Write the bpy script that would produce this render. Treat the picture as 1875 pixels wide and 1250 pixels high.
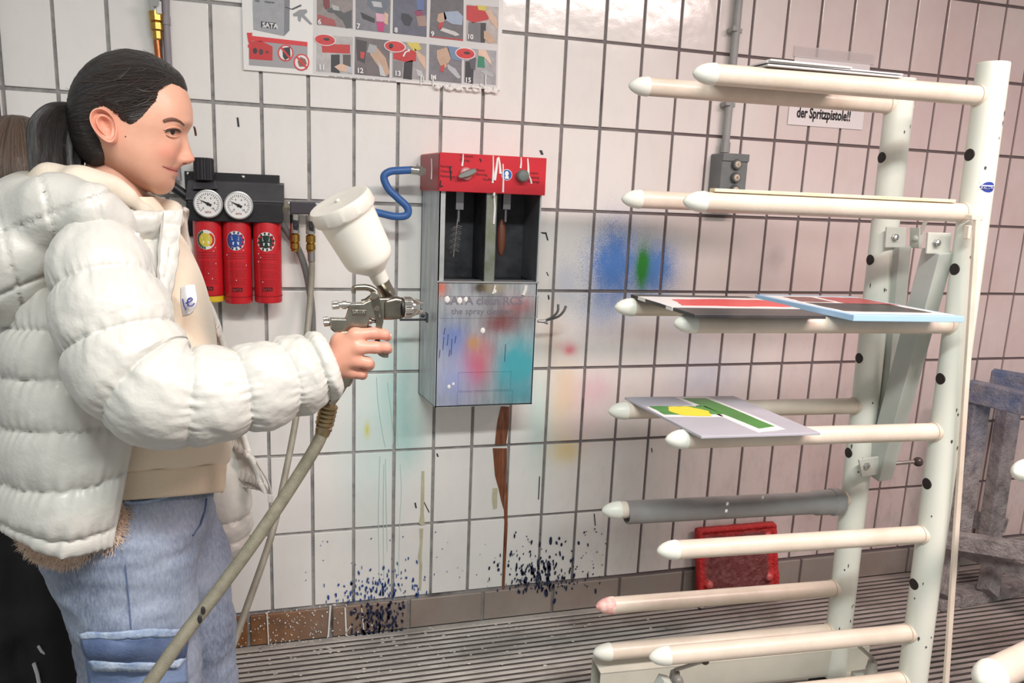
import bpy, bmesh, math, random
import numpy as np
from mathutils import Vector, Matrix, noise
from mathutils.bvhtree import BVHTree

for o in list(bpy.data.objects):
    bpy.data.objects.remove(o)
scene = bpy.context.scene
COL = scene.collection
random.seed(7)
PI = math.pi

# ------------------------------------------------------------------ camera
CAM = np.array([0.23270189, -2.26747744, 1.42787907])
RB = np.array([[0.96399885, -0.01129737, 0.2656663],
               [-0.26269317, -0.19531248, 0.94490493],
               [0.04121301, -0.98067599, -0.19124874]])
FPX = 1376.58
cam_data = bpy.data.cameras.new('camera')
cam_data.sensor_width = 36.0
cam_data.sensor_fit = 'HORIZONTAL'
cam_data.lens = FPX / 1875.0 * 36.0
cam_data.clip_start = 0.05
cam = bpy.data.objects.new('camera', cam_data)
COL.objects.link(cam)
m4 = Matrix.Identity(4)
for i in range(3):
    m4[i][0] = RB[i][0]
    m4[i][1] = -RB[i][1]
    m4[i][2] = -RB[i][2]
    m4[i][3] = CAM[i]
cam.matrix_world = m4
scene.camera = cam

# ------------------------------------------------------------------ world, lamps, exposure
world = bpy.data.worlds.new('room_ambient')
scene.world = world
world.use_nodes = True
bg = world.node_tree.nodes['Background']
bg.inputs[0].default_value = (0.98, 1.0, 0.995, 1)
bg.inputs[1].default_value = 0.34
scene.view_settings.view_transform = 'Standard'
scene.view_settings.look = 'None'
scene.view_settings.gamma = 1.0
scene.view_settings.use_curve_mapping = False
scene.view_settings.exposure = 0.27


def lamp(name, loc, target, size, energy, color):
    d = bpy.data.lights.new(name, 'AREA')
    d.shape = 'RECTANGLE'
    d.size, d.size_y = size
    d.energy = energy
    d.color = color
    o = bpy.data.objects.new(name, d)
    COL.objects.link(o)
    o.location = loc
    v = Vector(target) - Vector(loc)
    o.rotation_euler = v.to_track_quat('-Z', 'Y').to_euler()
    return o


LAMPS = [((1.95, -2.15, 2.58), 58, (1.0, 0.80, 0.765)),
         ((0.45, -2.35, 2.62), 50, (0.975, 1.0, 0.985))]
for (lx_, ly_, lz_), en, cl in LAMPS:
    lamp('tube_light', (lx_, ly_, lz_), (lx_, ly_, 0), (1.2, 0.22), en, cl)


# ------------------------------------------------------------------ pixel <-> world (photo frame 1875x1250)
def P(x, y, Y):
    """point of the place seen at photo position (x, y), at distance plane Y (wall = 0)"""
    d = RB @ np.array([(x - 937.5) / FPX, (y - 625.0) / FPX, 1.0])
    s = (Y - CAM[1]) / d[1]
    return Vector(CAM + s * d)


def PZ(x, y, Z):
    d = RB @ np.array([(x - 937.5) / FPX, (y - 625.0) / FPX, 1.0])
    s = (Z - CAM[2]) / d[2]
    return Vector(CAM + s * d)


def V(*a):
    return Vector(a)


# ------------------------------------------------------------------ materials
MATS = {}


def srgb(c):
    out = []
    for v in c[:3]:
        v = v / 255.0
        out.append(v / 12.92 if v <= 0.04045 else ((v + 0.055) / 1.055) ** 2.4)
    return (out[0], out[1], out[2], 1.0)


class NT:
    """thin node tree writer"""
    def __init__(self, name):
        self.m = bpy.data.materials.new(name)
        self.m.use_nodes = True
        self.t = self.m.node_tree
        self.b = self.t.nodes['Principled BSDF']

    def n(self, typ, **kw):
        nd = self.t.nodes.new(typ)
        for k, v in kw.items():
            setattr(nd, k, v)
        return nd

    def l(self, a, b):
        self.t.links.new(a, b)

    def math(self, op, a, b=None, c=None, clamp=False):
        nd = self.n('ShaderNodeMath', operation=op, use_clamp=clamp)
        for i, v in enumerate((a, b, c)):
            if v is None:
                continue
            if isinstance(v, (int, float)):
                nd.inputs[i].default_value = v
            else:
                self.l(v, nd.inputs[i])
        return nd.outputs[0]

    def mix(self, f, a, b, blend='MIX'):
        nd = self.n('ShaderNodeMix', data_type='RGBA', blend_type=blend)
        for s, v in ((0, f), (6, a), (7, b)):
            if isinstance(v, (int, float)):
                nd.inputs[s].default_value = v
            elif isinstance(v, tuple):
                nd.inputs[s].default_value = v
            else:
                self.l(v, nd.inputs[s])
        return nd.outputs[2]

    def noise(self, scale, detail=3.0, rough=0.55, vec=None, dist=0.0):
        nd = self.n('ShaderNodeTexNoise')
        nd.inputs['Scale'].default_value = scale
        nd.inputs['Detail'].default_value = detail
        nd.inputs['Roughness'].default_value = rough
        nd.inputs['Distortion'].default_value = dist
        if vec is not None:
            self.l(vec, nd.inputs['Vector'])
        return nd.outputs[0]

    def ramp(self, fac, stops):
        nd = self.n('ShaderNodeValToRGB')
        el = nd.color_ramp.elements
        while len(el) < len(stops):
            el.new(0.5)
        for e, (p, c) in zip(el, stops):
            e.position = p
            e.color = c if isinstance(c, tuple) else (c, c, c, 1)
        self.l(fac, nd.inputs[0])
        return nd.outputs[0]

    def bump(self, h, strength=0.3, dist=0.01):
        nd = self.n('ShaderNodeBump')
        nd.inputs['Strength'].default_value = strength
        nd.inputs['Distance'].default_value = dist
        self.l(h, nd.inputs['Height'])
        self.l(nd.outputs[0], self.b.inputs['Normal'])

    def pos(self):
        if not hasattr(self, '_pos'):
            g = self.n('ShaderNodeNewGeometry')
            self._pos = g.outputs['Position']
            s = self.n('ShaderNodeSeparateXYZ')
            self.l(self._pos, s.inputs[0])
            self.px, self.py, self.pz = s.outputs
        return self._pos

    def scaled(self, sx, sy, sz, src=None):
        mp = self.n('ShaderNodeMapping')
        mp.inputs['Scale'].default_value = (sx, sy, sz)
        self.l(src if src is not None else self.pos(), mp.inputs[0])
        return mp.outputs[0]


def mat(name, col, rough=0.5, metal=0.0, var=0.0, vscale=12.0, col2=None, bump=0.0, bscale=60.0, bdist=0.004,
        coat=0.0, spec=None, trans=0.0, emit=None, sheen=0.0, sss=0.0, stretch=None, alpha=None):
    if name in MATS:
        return MATS[name]
    t = NT(name)
    c = srgb(col)
    b = t.b
    b.inputs['Base Color'].default_value = c
    b.inputs['Roughness'].default_value = rough
    b.inputs['Metallic'].default_value = metal
    if coat:
        b.inputs['Coat Weight'].default_value = coat
        b.inputs['Coat Roughness'].default_value = 0.1
    if spec is not None:
        b.inputs['Specular IOR Level'].default_value = spec
    if trans:
        b.inputs['Transmission Weight'].default_value = trans
    if sheen:
        b.inputs['Sheen Weight'].default_value = sheen
    if sss:
        b.inputs['Subsurface Weight'].default_value = sss
        b.inputs['Subsurface Radius'].default_value = (0.012, 0.005, 0.003)
        b.inputs['Subsurface Scale'].default_value = 1.0
    if alpha is not None:
        b.inputs['Alpha'].default_value = alpha
    if emit:
        b.inputs['Emission Color'].default_value = c
        b.inputs['Emission Strength'].default_value = emit
    vec = t.pos()
    if stretch:
        vec = t.scaled(*stretch)
    if var or col2:
        nz = t.noise(vscale, 4.0, 0.6, vec)
        f = t.ramp(nz, [(0.35, 0.0), (0.7, 1.0)])
        c2 = srgb(col2) if col2 else tuple(max(0, v * (1 - var)) for v in c[:3]) + (1,)
        t.l(t.mix(f, c, c2), b.inputs['Base Color'])
    if bump:
        t.bump(t.noise(bscale, 3.0, 0.6, vec), bump, bdist)
    MATS[name] = t.m
    return t.m


# ------------------------------------------------------------------ objects
def link(name, me, m, parent=None):
    o = bpy.data.objects.new(name, me)
    COL.objects.link(o)
    if m is not None and len(me.materials) == 0:
        me.materials.append(m)
    if parent is not None:
        o.parent = parent
        o.matrix_parent_inverse = parent_inv(parent)
    return o


def parent_inv(p):
    return world_of(p).inverted()


def world_of(o):
    m = Matrix.LocRotScale(o.location, o.rotation_euler, o.scale)
    if o.parent is not None:
        return world_of(o.parent) @ o.matrix_parent_inverse @ m
    return m


def thing(name, label, cat, loc=(0, 0, 0), group=None):
    o = bpy.data.objects.new(name, None)
    o.empty_display_size = 0.05
    COL.objects.link(o)
    o.location = loc
    o['label'] = label
    o['category'] = cat
    if group:
        o['group'] = group
    return o


def tag(o, label, cat, group=None):
    o['label'] = label
    o['category'] = cat
    if group:
        o['group'] = group
    return o


def frame_of(d):
    d = Vector(d).normalized()
    up = Vector((0, 0, 1)) if abs(d.z) < 0.95 else Vector((1, 0, 0))
    u = up.cross(d).normalized()
    w = d.cross(u).normalized()
    return u, w, d


class MB:
    def __init__(self):
        self.v = []
        self.f = []

    def add(self, vs, fs):
        k = len(self.v)
        self.v += [tuple(p) for p in vs]
        self.f += [tuple(i + k for i in f) for f in fs]
        return self

    def box(self, c, s, M=None):
        c = Vector(c)
        hs = Vector(s) * 0.5
        vs = []
        for dz in (-1, 1):
            for dx, dy in ((-1, -1), (1, -1), (1, 1), (-1, 1)):
                p = Vector((dx * hs.x, dy * hs.y, dz * hs.z))
                if M is not None:
                    p = M @ p
                vs.append(c + p)
        return self.add(vs, [(3, 2, 1, 0), (4, 5, 6, 7), (0, 1, 5, 4), (1, 2, 6, 5), (2, 3, 7, 6), (3, 0, 4, 7)])

    def prism(self, poly, ext):
        ext = Vector(ext)
        n = len(poly)
        a = [Vector(p) for p in poly]
        nrm = Vector((0, 0, 0))
        for i in range(n):
            nrm += (a[i] - a[0]).cross(a[(i + 1) % n] - a[0])
        if nrm.dot(ext) > 0:
            a = a[::-1]
        b = [p + ext for p in a]
        fs = [tuple(range(n)), tuple(range(2 * n - 1, n - 1, -1))]
        for i in range(n):
            j = (i + 1) % n
            fs.append((j, i, i + n, j + n))
        return self.add(a + b, fs)

    def ring_surface(self, rings, cap=True, close=True):
        k = len(self.v)
        n = len(rings[0])
        for r in rings:
            self.v += [tuple(p) for p in r]
        for i in range(len(rings) - 1):
            for j in range(n if close else n - 1):
                a = k + i * n + j
                b = k + i * n + (j + 1) % n
                self.f.append((a, b, b + n, a + n))
        if cap and close:
            self.f.append(tuple(k + j for j in range(n - 1, -1, -1)))
            e = k + (len(rings) - 1) * n
            self.f.append(tuple(e + j for j in range(n)))
        return self

    def lathe(self, prof, o, axis, n=24, cap=True):
        o = Vector(o)
        u, w, d = frame_of(axis)
        rings = []
        for r, h in prof:
            rings.append([o + d * h + (u * math.cos(2 * PI * j / n) + w * math.sin(2 * PI * j / n)) * r for j in range(n)])
        return self.ring_surface(rings, cap)

    def cyl(self, p0, p1, r, r1=None, n=20):
        p0, p1 = Vector(p0), Vector(p1)
        L = (p1 - p0).length
        return self.lathe([(r, 0), (r if r1 is None else r1, L)], p0, p1 - p0, n)

    def sphere(self, c, r, n=16, m=10):
        c = Vector(c)
        if isinstance(r, (int, float)):
            r = (r, r, r)
        rings = []
        for i in range(m + 1):
            a = -PI / 2 + PI * i / m
            ca, sa = max(math.cos(a), 1e-3), math.sin(a)
            rings.append([c + Vector((r[0] * ca * math.cos(2 * PI * j / n), r[1] * ca * math.sin(2 * PI * j / n), r[2] * sa)) for j in range(n)])
        return self.ring_surface(rings, True)

    def tube(self, path, r, n=12, cap=True):
        path = [Vector(p) for p in path]
        k = len(path)
        rr = r if callable(r) else (lambda s: r)
        d0 = (path[1] - path[0]).normalized()
        u, w, d = frame_of(d0)
        rings = []
        for i in range(k):
            d = (path[min(i + 1, k - 1)] - path[max(i - 1, 0)]).normalized()
            u = (u - d * u.dot(d)).normalized()
            w = d.cross(u)
            R = rr(i / (k - 1))
            rings.append([path[i] + (u * math.cos(2 * PI * j / n) + w * math.sin(2 * PI * j / n)) * R for j in range(n)])
        return self.ring_surface(rings, cap)

    def build(self, name, m, parent=None, smooth=35, bevel=0.0, segs=2):
        me = bpy.data.meshes.new(name)
        me.from_pydata(self.v, [], self.f)
        me.validate()
        if smooth:
            me.polygons.foreach_set('use_smooth', [True] * len(me.polygons))
            if smooth < 180:
                me.set_sharp_from_angle(angle=math.radians(smooth))
        o = link(name, me, m, parent)
        if bevel:
            b = o.modifiers.new('bevel', 'BEVEL')
            b.width = bevel
            b.segments = segs
            b.limit_method = 'ANGLE'
            b.angle_limit = math.radians(40)
        return o


def B(*a, **k):
    return MB().box(*a, **k)


def catmull(pts, n):
    """resample an (k,d) control array to n points"""
    p = np.asarray(pts, float)
    k = len(p)
    q = np.vstack([2 * p[0] - p[1], p, 2 * p[-1] - p[-2]])
    out = []
    for i in range(n):
        t = i / (n - 1) * (k - 1)
        j = min(int(t), k - 2)
        u = t - j
        a, b, c, d = q[j], q[j + 1], q[j + 2], q[j + 3]
        out.append(0.5 * ((2 * b) + (c - a) * u + (2 * a - 5 * b + 4 * c - d) * u * u + (3 * b - a - 3 * c + d) * u ** 3))
    return np.array(out)


def curve(pts, n):
    return [Vector(p) for p in catmull([tuple(p) for p in pts], n)]


def text_mesh(name, s, size, m, parent, origin, xdir, updir, depth=0.0004, align='LEFT', shear=0.0, sx=1.0, lift=0.0006, bold=0.0):
    """flat lettering as a mesh lying on a surface"""
    cu = bpy.data.curves.new(name, 'FONT')
    cu.body = s
    cu.size = size
    cu.extrude = depth
    cu.align_x = align
    cu.shear = shear
    cu.offset = bold
    cu.resolution_u = 3
    tmp = bpy.data.objects.new(name, cu)
    COL.objects.link(tmp)
    bpy.context.view_layer.update()
    me = bpy.data.meshes.new_from_object(tmp.evaluated_get(bpy.context.evaluated_depsgraph_get()))
    bpy.data.objects.remove(tmp)
    x = Vector(xdir).normalized()
    u = Vector(updir)
    u = (u - x * u.dot(x)).normalized()
    nn = x.cross(u)
    M = Matrix(((x.x * sx, u.x, nn.x, 0), (x.y * sx, u.y, nn.y, 0), (x.z * sx, u.z, nn.z, 0), (0, 0, 0, 1)))
    me.transform(Matrix.Translation(Vector(origin) + nn * lift) @ M)
    me.materials.clear()
    return link(name, me, m, parent)


# ---- signed-distance modelling: naive surface nets
def surface_nets(fn, lo, hi, h):
    lo = np.array(lo, float)
    hi = np.array(hi, float)
    n = np.ceil((hi - lo) / h).astype(int) + 1
    ax = [lo[i] + h * np.arange(n[i]) for i in range(3)]
    X, Y, Z = np.meshgrid(*ax, indexing='ij')
    D = fn(X, Y, Z)
    ins = D < 0
    cells = [slice(0, -1), slice(1, None)]
    cnt = np.zeros(tuple(n - 1), int)
    acc = np.zeros(tuple(n - 1) + (3,))
    num = np.zeros(tuple(n - 1))
    corners = {}
    for a in (0, 1):
        for b in (0, 1):
            for c in (0, 1):
                corners[(a, b, c)] = (cells[a], cells[b], cells[c])
                cnt += ins[corners[(a, b, c)]]
    for k0 in corners:
        for axn in range(3):
            if k0[axn] == 0:
                k1 = list(k0)
                k1[axn] = 1
                d0 = D[corners[k0]]
                d1 = D[corners[tuple(k1)]]
                cr = (d0 < 0) != (d1 < 0)
                t = np.where(cr, d0 / np.where(np.abs(d0 - d1) < 1e-12, 1, d0 - d1), 0)
                for i in range(3):
                    v = k0[i] + (t if i == axn else 0)
                    acc[..., i] += np.where(cr, v, 0)
                num += cr
    act = (cnt > 0) & (cnt < 8)
    idx = -np.ones(tuple(n - 1), int)
    idx[act] = np.arange(act.sum())
    ijk = np.argwhere(act)
    verts = lo + h * (ijk + acc[act] / num[act][:, None])
    faces = []
    for axn in range(3):
        s0 = [slice(None)] * 3
        s1 = [slice(None)] * 3
        s0[axn] = slice(0, -1)
        s1[axn] = slice(1, None)
        a, b = ins[tuple(s0)], ins[tuple(s1)]
        for flip, cr in ((False, a & ~b), (True, b & ~a)):
            e = np.argwhere(cr)
            o1, o2 = [(1, 2), (2, 0), (0, 1)][axn]
            ok = (e[:, o1] > 0) & (e[:, o2] > 0) & (e[:, o1] < n[o1] - 1) & (e[:, o2] < n[o2] - 1)
            e = e[ok]
            def get(d1, d2):
                q = e.copy()
                q[:, o1] += d1
                q[:, o2] += d2
                return idx[q[:, 0], q[:, 1], q[:, 2]]
            quad = np.stack([get(-1, -1), get(0, -1), get(0, 0), get(-1, 0)], 1)
            if flip:
                quad = quad[:, ::-1]
            faces.append(quad)
    return verts, np.vstack(faces)


def smin(a, b, k):
    h = np.clip(0.5 + 0.5 * (b - a) / k, 0, 1)
    return b * (1 - h) + a * h - k * h * (1 - h)


def sd_capsule(X, Y, Z, a, b, r0, r1):
    a = np.array(a)
    b = np.array(b)
    d = b - a
    t = np.clip(((X - a[0]) * d[0] + (Y - a[1]) * d[1] + (Z - a[2]) * d[2]) / max(d @ d, 1e-12), 0, 1)
    return np.sqrt((X - a[0] - t * d[0]) ** 2 + (Y - a[1] - t * d[1]) ** 2 + (Z - a[2] - t * d[2]) ** 2) - (r0 + (r1 - r0) * t)


def sd_ellip(X, Y, Z, c, r):
    q = np.sqrt(((X - c[0]) / r[0]) ** 2 + ((Y - c[1]) / r[1]) ** 2 + ((Z - c[2]) / r[2]) ** 2)
    return (q - 1) * min(r)


def np_mesh(name, v, f, m, parent=None, smooth=180, fmat=None):
    me = bpy.data.meshes.new(name)
    me.from_pydata([tuple(p) for p in v], [], [tuple(int(i) for i in q) for q in f])
    me.validate()
    me.polygons.foreach_set('use_smooth', [True] * len(me.polygons))
    if smooth < 180:
        me.set_sharp_from_angle(angle=math.radians(smooth))
    return link(name, me, m, parent)
# ================================================================== SETTING
PITCH, ROW, ZG = 0.125, 0.254637, 0.11335


def blob_chain(t, col, blobs):
    """sprayed paint on a vertical face: (x, z, rx, rz, colour, strength, speckle)"""
    t.pos()
    fine = t.noise(420.0, 2.0, 0.6, t.pos())
    soft = t.noise(28.0, 4.0, 0.6, t.scaled(1, 1, 0.6))
    for (cx, cz, rx, rz, c, st, sp) in blobs:
        dx = t.math('MULTIPLY', t.math('SUBTRACT', t.px, cx), 1 / rx)
        dz = t.math('MULTIPLY', t.math('SUBTRACT', t.pz, cz), 1 / rz)
        d2 = t.math('ADD', t.math('MULTIPLY', dx, dx), t.math('MULTIPLY', dz, dz))
        g = t.math('POWER', 2.71828, t.math('MULTIPLY', d2, -1.0))
        g = t.math('MULTIPLY', g, t.math('ADD', t.math('MULTIPLY', soft, 0.9), 0.55))
        if sp:
            k = t.math('ADD', g, t.math('MULTIPLY', t.math('SUBTRACT', fine, 0.62), 2.2))
            k = t.math('MULTIPLY', k, t.math('MULTIPLY', g, 5.0, clamp=True))
            k = t.math('MULTIPLY', k, 1.5, clamp=True)
            g = t.math('ADD', t.math('MULTIPLY', k, sp), t.math('MULTIPLY', g, 1 - sp))
        f = t.math('MULTIPLY', g, st, clamp=True)
        col = t.mix(f, col, srgb(c))
    return col


def tile_material():
    t = NT('glazed_tile')
    oi = t.n('ShaderNodeObjectInfo')
    t.pos()
    base = t.mix(oi.outputs['Random'], srgb((247, 245, 240)), srgb((241, 239, 234)))
    # tiles turn unevenly pinkish towards the rack end of the wall
    rx = t.math('MULTIPLY', t.math('SUBTRACT', t.px, 0.9), 0.75, clamp=True)
    nz = t.noise(3.0, 4.0, 0.6, t.pos())
    f = t.math('MULTIPLY', rx, t.math('ADD', t.math('MULTIPLY', nz, 0.6), 0.32), clamp=True)
    base = t.mix(f, base, srgb((202, 164, 160)))
    # faint streaky grime
    st = t.noise(9.0, 5.0, 0.65, t.scaled(2.5, 1, 1.2))
    low = t.math('MULTIPLY', t.math('SUBTRACT', 1.15, t.pz), 0.5, clamp=True)
    f2 = t.math('MULTIPLY', t.ramp(st, [(0.48, 0.0), (0.75, 1.0)]), t.math('ADD', t.math('MULTIPLY', t.math('MULTIPLY', low, rx), 0.9), 0.06), clamp=True)
    base = t.mix(f2, base, srgb((150, 143, 140)))
    base = blob_chain(t, base, [
        (1.205, 1.215, 0.10, 0.15, (86, 134, 206), 1.25, 0.75),
        (1.345, 1.205, 0.095, 0.105, (94, 140, 208), 1.2, 0.75),
        (1.17, 1.07, 0.10, 0.09, (120, 150, 200), 0.42, 0.8),
        (1.04, 1.16, 0.05, 0.09, (140, 165, 215), 0.35, 0.9),
        (1.304, 1.215, 0.024, 0.075, (52, 138, 58), 1.5, 0.4),
        (0.50, 0.80, 0.085, 0.20, (170, 220, 214), 0.8, 0.15),
        (0.42, 0.62, 0.10, 0.25, (206, 234, 230), 0.6, 0.1),
        (0.545, 0.66, 0.05, 0.12, (150, 208, 202), 0.55, 0.25),
        (0.38, 0.92, 0.12, 0.10, (214, 240, 236), 0.5, 0.1),
        (0.98, 0.72, 0.05, 0.20, (178, 222, 216), 0.6, 0.2),
        (1.067, 0.938, 0.022, 0.018, (240, 92, 118), 0.9, 0.1),
        (1.045, 0.955, 0.045, 0.02, (240, 170, 180), 0.4, 0.2),
        (1.06, 0.80, 0.05, 0.10, (240, 196, 140), 0.55, 0.2),
        (1.075, 0.595, 0.055, 0.045, (235, 208, 120), 0.75, 0.1),
        (1.05, 0.70, 0.05, 0.12, (240, 222, 190), 0.55, 0.15),
        (1.16, 0.80, 0.07, 0.07, (236, 170, 190), 0.45, 0.35),
        (1.14, 0.68, 0.08, 0.08, (240, 200, 205), 0.4, 0.2),
        (1.00, 0.98, 0.04, 0.14, (222, 190, 160), 0.4, 0.2),
        (1.57, 0.83, 0.14, 0.10, (170, 180, 210), 0.42, 0.4),
        (1.50, 1.02, 0.10, 0.07, (176, 184, 212), 0.3, 0.5),
        (1.80, 1.255, 0.05, 0.05, (160, 150, 152), 0.5, 0.3),
        (0.416, 0.694, 0.008, 0.024, (216, 216, 80), 0.9, 0.0),
    ])
    t.l(base, t.b.inputs['Base Color'])
    t.b.inputs['Roughness'].default_value = 0.15
    wv = t.noise(11.0, 2.0, 0.5, t.pos())
    pit = t.noise(160.0, 2.0, 0.5, t.pos())
    t.bump(t.math('ADD', wv, t.math('MULTIPLY', pit, 0.05)), 0.12, 0.015)
    return t.m


def grout_material():
    t = NT('grout')
    t.pos()
    n1 = t.noise(14.0, 5.0, 0.7, t.pos())
    c = t.ramp(n1, [(0.3, srgb((120, 118, 118))), (0.5, srgb((158, 156, 154))), (0.72, srgb((178, 176, 172)))])
    rx = t.math('MULTIPLY', t.math('SUBTRACT', t.px, 0.55), 1.1, clamp=True)
    c = t.mix(rx, c, srgb((112, 100, 100)))
    n2 = t.noise(5.0, 3.0, 0.6, t.pos())
    c = t.mix(t.ramp(n2, [(0.6, 0.0), (0.72, 0.8)]), c, srgb((70, 66, 66)))
    t.l(c, t.b.inputs['Base Color'])
    t.b.inputs['Roughness'].default_value = 0.9
    t.bump(t.noise(220.0, 2, 0.6, t.pos()), 0.4, 0.003)
    return t.m


M_TILE, M_GROUT = tile_material(), grout_material()
wall = B((1.2, 0.056, 1.36), (5.2, 0.1, 2.78)).build('wall_back', M_GROUT, None, smooth=0)
wall['kind'] = 'structure'

tile_me = None
C0, C1, NR = -6, 25, 9
for r in range(NR):
    for c in range(C0, C1):
        if tile_me is None:
            mb = B((0, 0, 0), (PITCH - 0.0095, 0.012, ROW - 0.0095))
            o = mb.build('tile', M_TILE, wall, smooth=0, bevel=0.0018, segs=2)
            tile_me = o.data
        else:
            o = bpy.data.objects.new('tile', tile_me)
            COL.objects.link(o)
            o.parent = wall
            b = o.modifiers.new('bevel', 'BEVEL')
            b.width = 0.0018
            b.segments = 2
        o.location = ((c + 0.5) * PITCH + random.uniform(-.0005, .0005), 0.006 + random.uniform(-0.0006, 0.0006),
                      ZG + (r + 0.5) * ROW + random.uniform(-.0005, .0005))
        o.rotation_euler = (random.uniform(-.0025, .0025), 0, random.uniform(-.004, .004))


# tiles past the ends and top of the field in view
mb = MB()
for r in range(NR + 1):
    for c in range(-12, 31):
        if r < NR and C0 <= c < C1:
            continue
        mb.box(((c + 0.5) * PITCH, 0.006, ZG + (r + 0.5) * ROW), (PITCH - 0.0095, 0.012, ROW - 0.0095))
o = mb.build('tile_field', M_TILE, wall, smooth=0)
o['kind'] = 'stuff'


def base_material():
    t = NT('skirting_tile')
    t.pos()
    n1 = t.noise(18.0, 5.0, 0.65, t.pos())
    c = t.ramp(n1, [(0.3, srgb((112, 72, 36))), (0.6, srgb((146, 98, 52))), (0.8, srgb((168, 112, 62)))])
    rx = t.math('MULTIPLY', t.math('SUBTRACT', t.px, 0.0), 1.5, clamp=True)
    n2 = t.noise(6.0, 4.0, 0.6, t.pos())
    f = t.math('MULTIPLY', rx, t.math('ADD', t.math('MULTIPLY', n2, 0.7), 0.5), clamp=True)
    c = t.mix(f, c, srgb((158, 151, 145)))
    o_ = t.math('MULTIPLY', t.math('SUBTRACT', -0.1, t.px), 3.0, clamp=True)
    c = t.mix(o_, c, srgb((176, 92, 34)))
    t.l(c, t.b.inputs['Base Color'])
    t.b.inputs['Roughness'].default_value = 0.42
    t.bump(n1, 0.15, 0.01)
    return t.m


baseb = B((1.2, 0.045, ZG / 2 - 0.002), (5.2, 0.09, ZG - 0.002)).build('baseboard_back', M_GROUT, None, smooth=0)
baseb['kind'] = 'structure'
baseb.location.y = -0.004 + 0.006
bx0 = P(457, 1180, 0).x
M_BASE = base_material()
bt_me = None
for k in range(-6, 13):
    x0 = bx0 + k * 0.25
    if bt_me is None:
        o = B((0, 0, 0), (0.25 - 0.010, 0.012, ZG - 0.012)).build('skirting_tile', M_BASE, baseb, smooth=0)
        bt_me = o.data
    else:
        o = bpy.data.objects.new('skirting_tile', bt_me)
        COL.objects.link(o)
        o.parent = baseb
    o.location = (x0 + 0.125, -0.0005 - 0.002, ZG / 2 - 0.001)
    b = o.modifiers.new('bevel', 'BEVEL')
    b.width = 0.002

# ---- floor: steel grating bars over a dark pit slab
floor = B((1.2, -1.75, -0.055), (5.2, 3.7, 0.04)).build('floor', mat('pit_floor', (62, 58, 56), 0.8, var=0.4, vscale=5), None, smooth=0)
floor['kind'] = 'structure'


def bar_material():
    t = NT('grating_steel')
    t.pos()
    n1 = t.noise(7.0, 5.0, 0.65, t.scaled(0.6, 1, 1))
    c = t.ramp(n1, [(0.28, srgb((138, 134, 128))), (0.5, srgb((184, 180, 173))), (0.75, srgb((214, 210, 203)))])
    rx = t.math('MULTIPLY', t.math('SUBTRACT', t.px, 1.3), 0.7, clamp=True)
    c = t.mix(t.math('MULTIPLY', rx, 0.55), c, srgb((160, 130, 126)))
    n2 = t.noise(55.0, 3.0, 0.7, t.pos())
    c = t.mix(t.ramp(n2, [(0.66, 0.0), (0.74, 0.7)]), c, srgb((226, 222, 214)))
    n3 = t.noise(16.0, 4.0, 0.7, t.pos())
    c = t.mix(t.ramp(n3, [(0.64, 0.0), (0.74, 0.7)]), c, srgb((84, 74, 72)))
    t.l(c, t.b.inputs['Base Color'])
    t.b.inputs['Roughness'].default_value = 0.55
    t.b.inputs['Metallic'].default_value = 0.1
    t.bump(t.noise(180.0, 3, 0.6, t.pos()), 0.3, 0.002)
    return t.m


M_BAR = bar_material()
bar_me = None
y = -0.022
k = 0
while y > -2.75:
    if bar_me is None:
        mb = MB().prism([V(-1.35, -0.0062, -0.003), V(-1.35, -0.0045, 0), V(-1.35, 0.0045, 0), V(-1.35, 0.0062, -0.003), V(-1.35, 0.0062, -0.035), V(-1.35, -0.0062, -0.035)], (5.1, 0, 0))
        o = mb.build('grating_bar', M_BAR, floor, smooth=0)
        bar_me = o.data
        bar_me.materials.append(mat('bar_side_shade', (124, 117, 112), 0.6, 0.2, var=0.3, vscale=9))  # shade of the gaps put into the colour of the bar sides
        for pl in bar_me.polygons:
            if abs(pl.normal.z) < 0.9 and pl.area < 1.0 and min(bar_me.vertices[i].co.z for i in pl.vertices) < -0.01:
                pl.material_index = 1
    else:
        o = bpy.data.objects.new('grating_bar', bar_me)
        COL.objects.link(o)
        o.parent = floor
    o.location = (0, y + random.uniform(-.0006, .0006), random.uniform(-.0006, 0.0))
    y -= 0.0245
edge = B((1.2, -0.009, -0.016), (5.1, 0.014, 0.032)).build('grating_edge', M_BAR, floor, smooth=0)

ceil = B((1.2, -1.75, 2.78), (5.2, 3.7, 0.06)).build('ceiling', mat('ceiling_paint', (226, 224, 220), 0.9, var=0.05), None, smooth=0)
ceil['kind'] = 'structure'
trim = B((-0.55, -0.012, 1.25), (0.085, 0.03, 2.4)).build('trim_1', mat('dark_trim', (58, 50, 66), 0.5, var=0.3), None, smooth=0, bevel=0.004)
trim['kind'] = 'structure'

lab = {0: 'fluorescent ceiling luminaire above the drying rack end', 1: 'fluorescent ceiling luminaire above the poster and the girl'}
for i, ((lx_, ly_, lz_), en, cl) in enumerate(LAMPS):
    t_ = thing('ceiling_luminaire', lab[i], 'lamp', (lx_, ly_, 2.75), 'ceiling luminaires')
    B((lx_, ly_, 2.70), (1.3, 0.26, 0.10)).build('housing', mat('lamp_housing', (232, 232, 230), 0.4), t_, smooth=0, bevel=0.008)
    for s in (-1, 1):
        B((lx_, ly_ + s * 0.125, 2.635), (1.3, 0.012, 0.05)).build('reflector_edge', mat('lamp_housing', (232, 232, 230), 0.4), t_, smooth=0)
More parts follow.
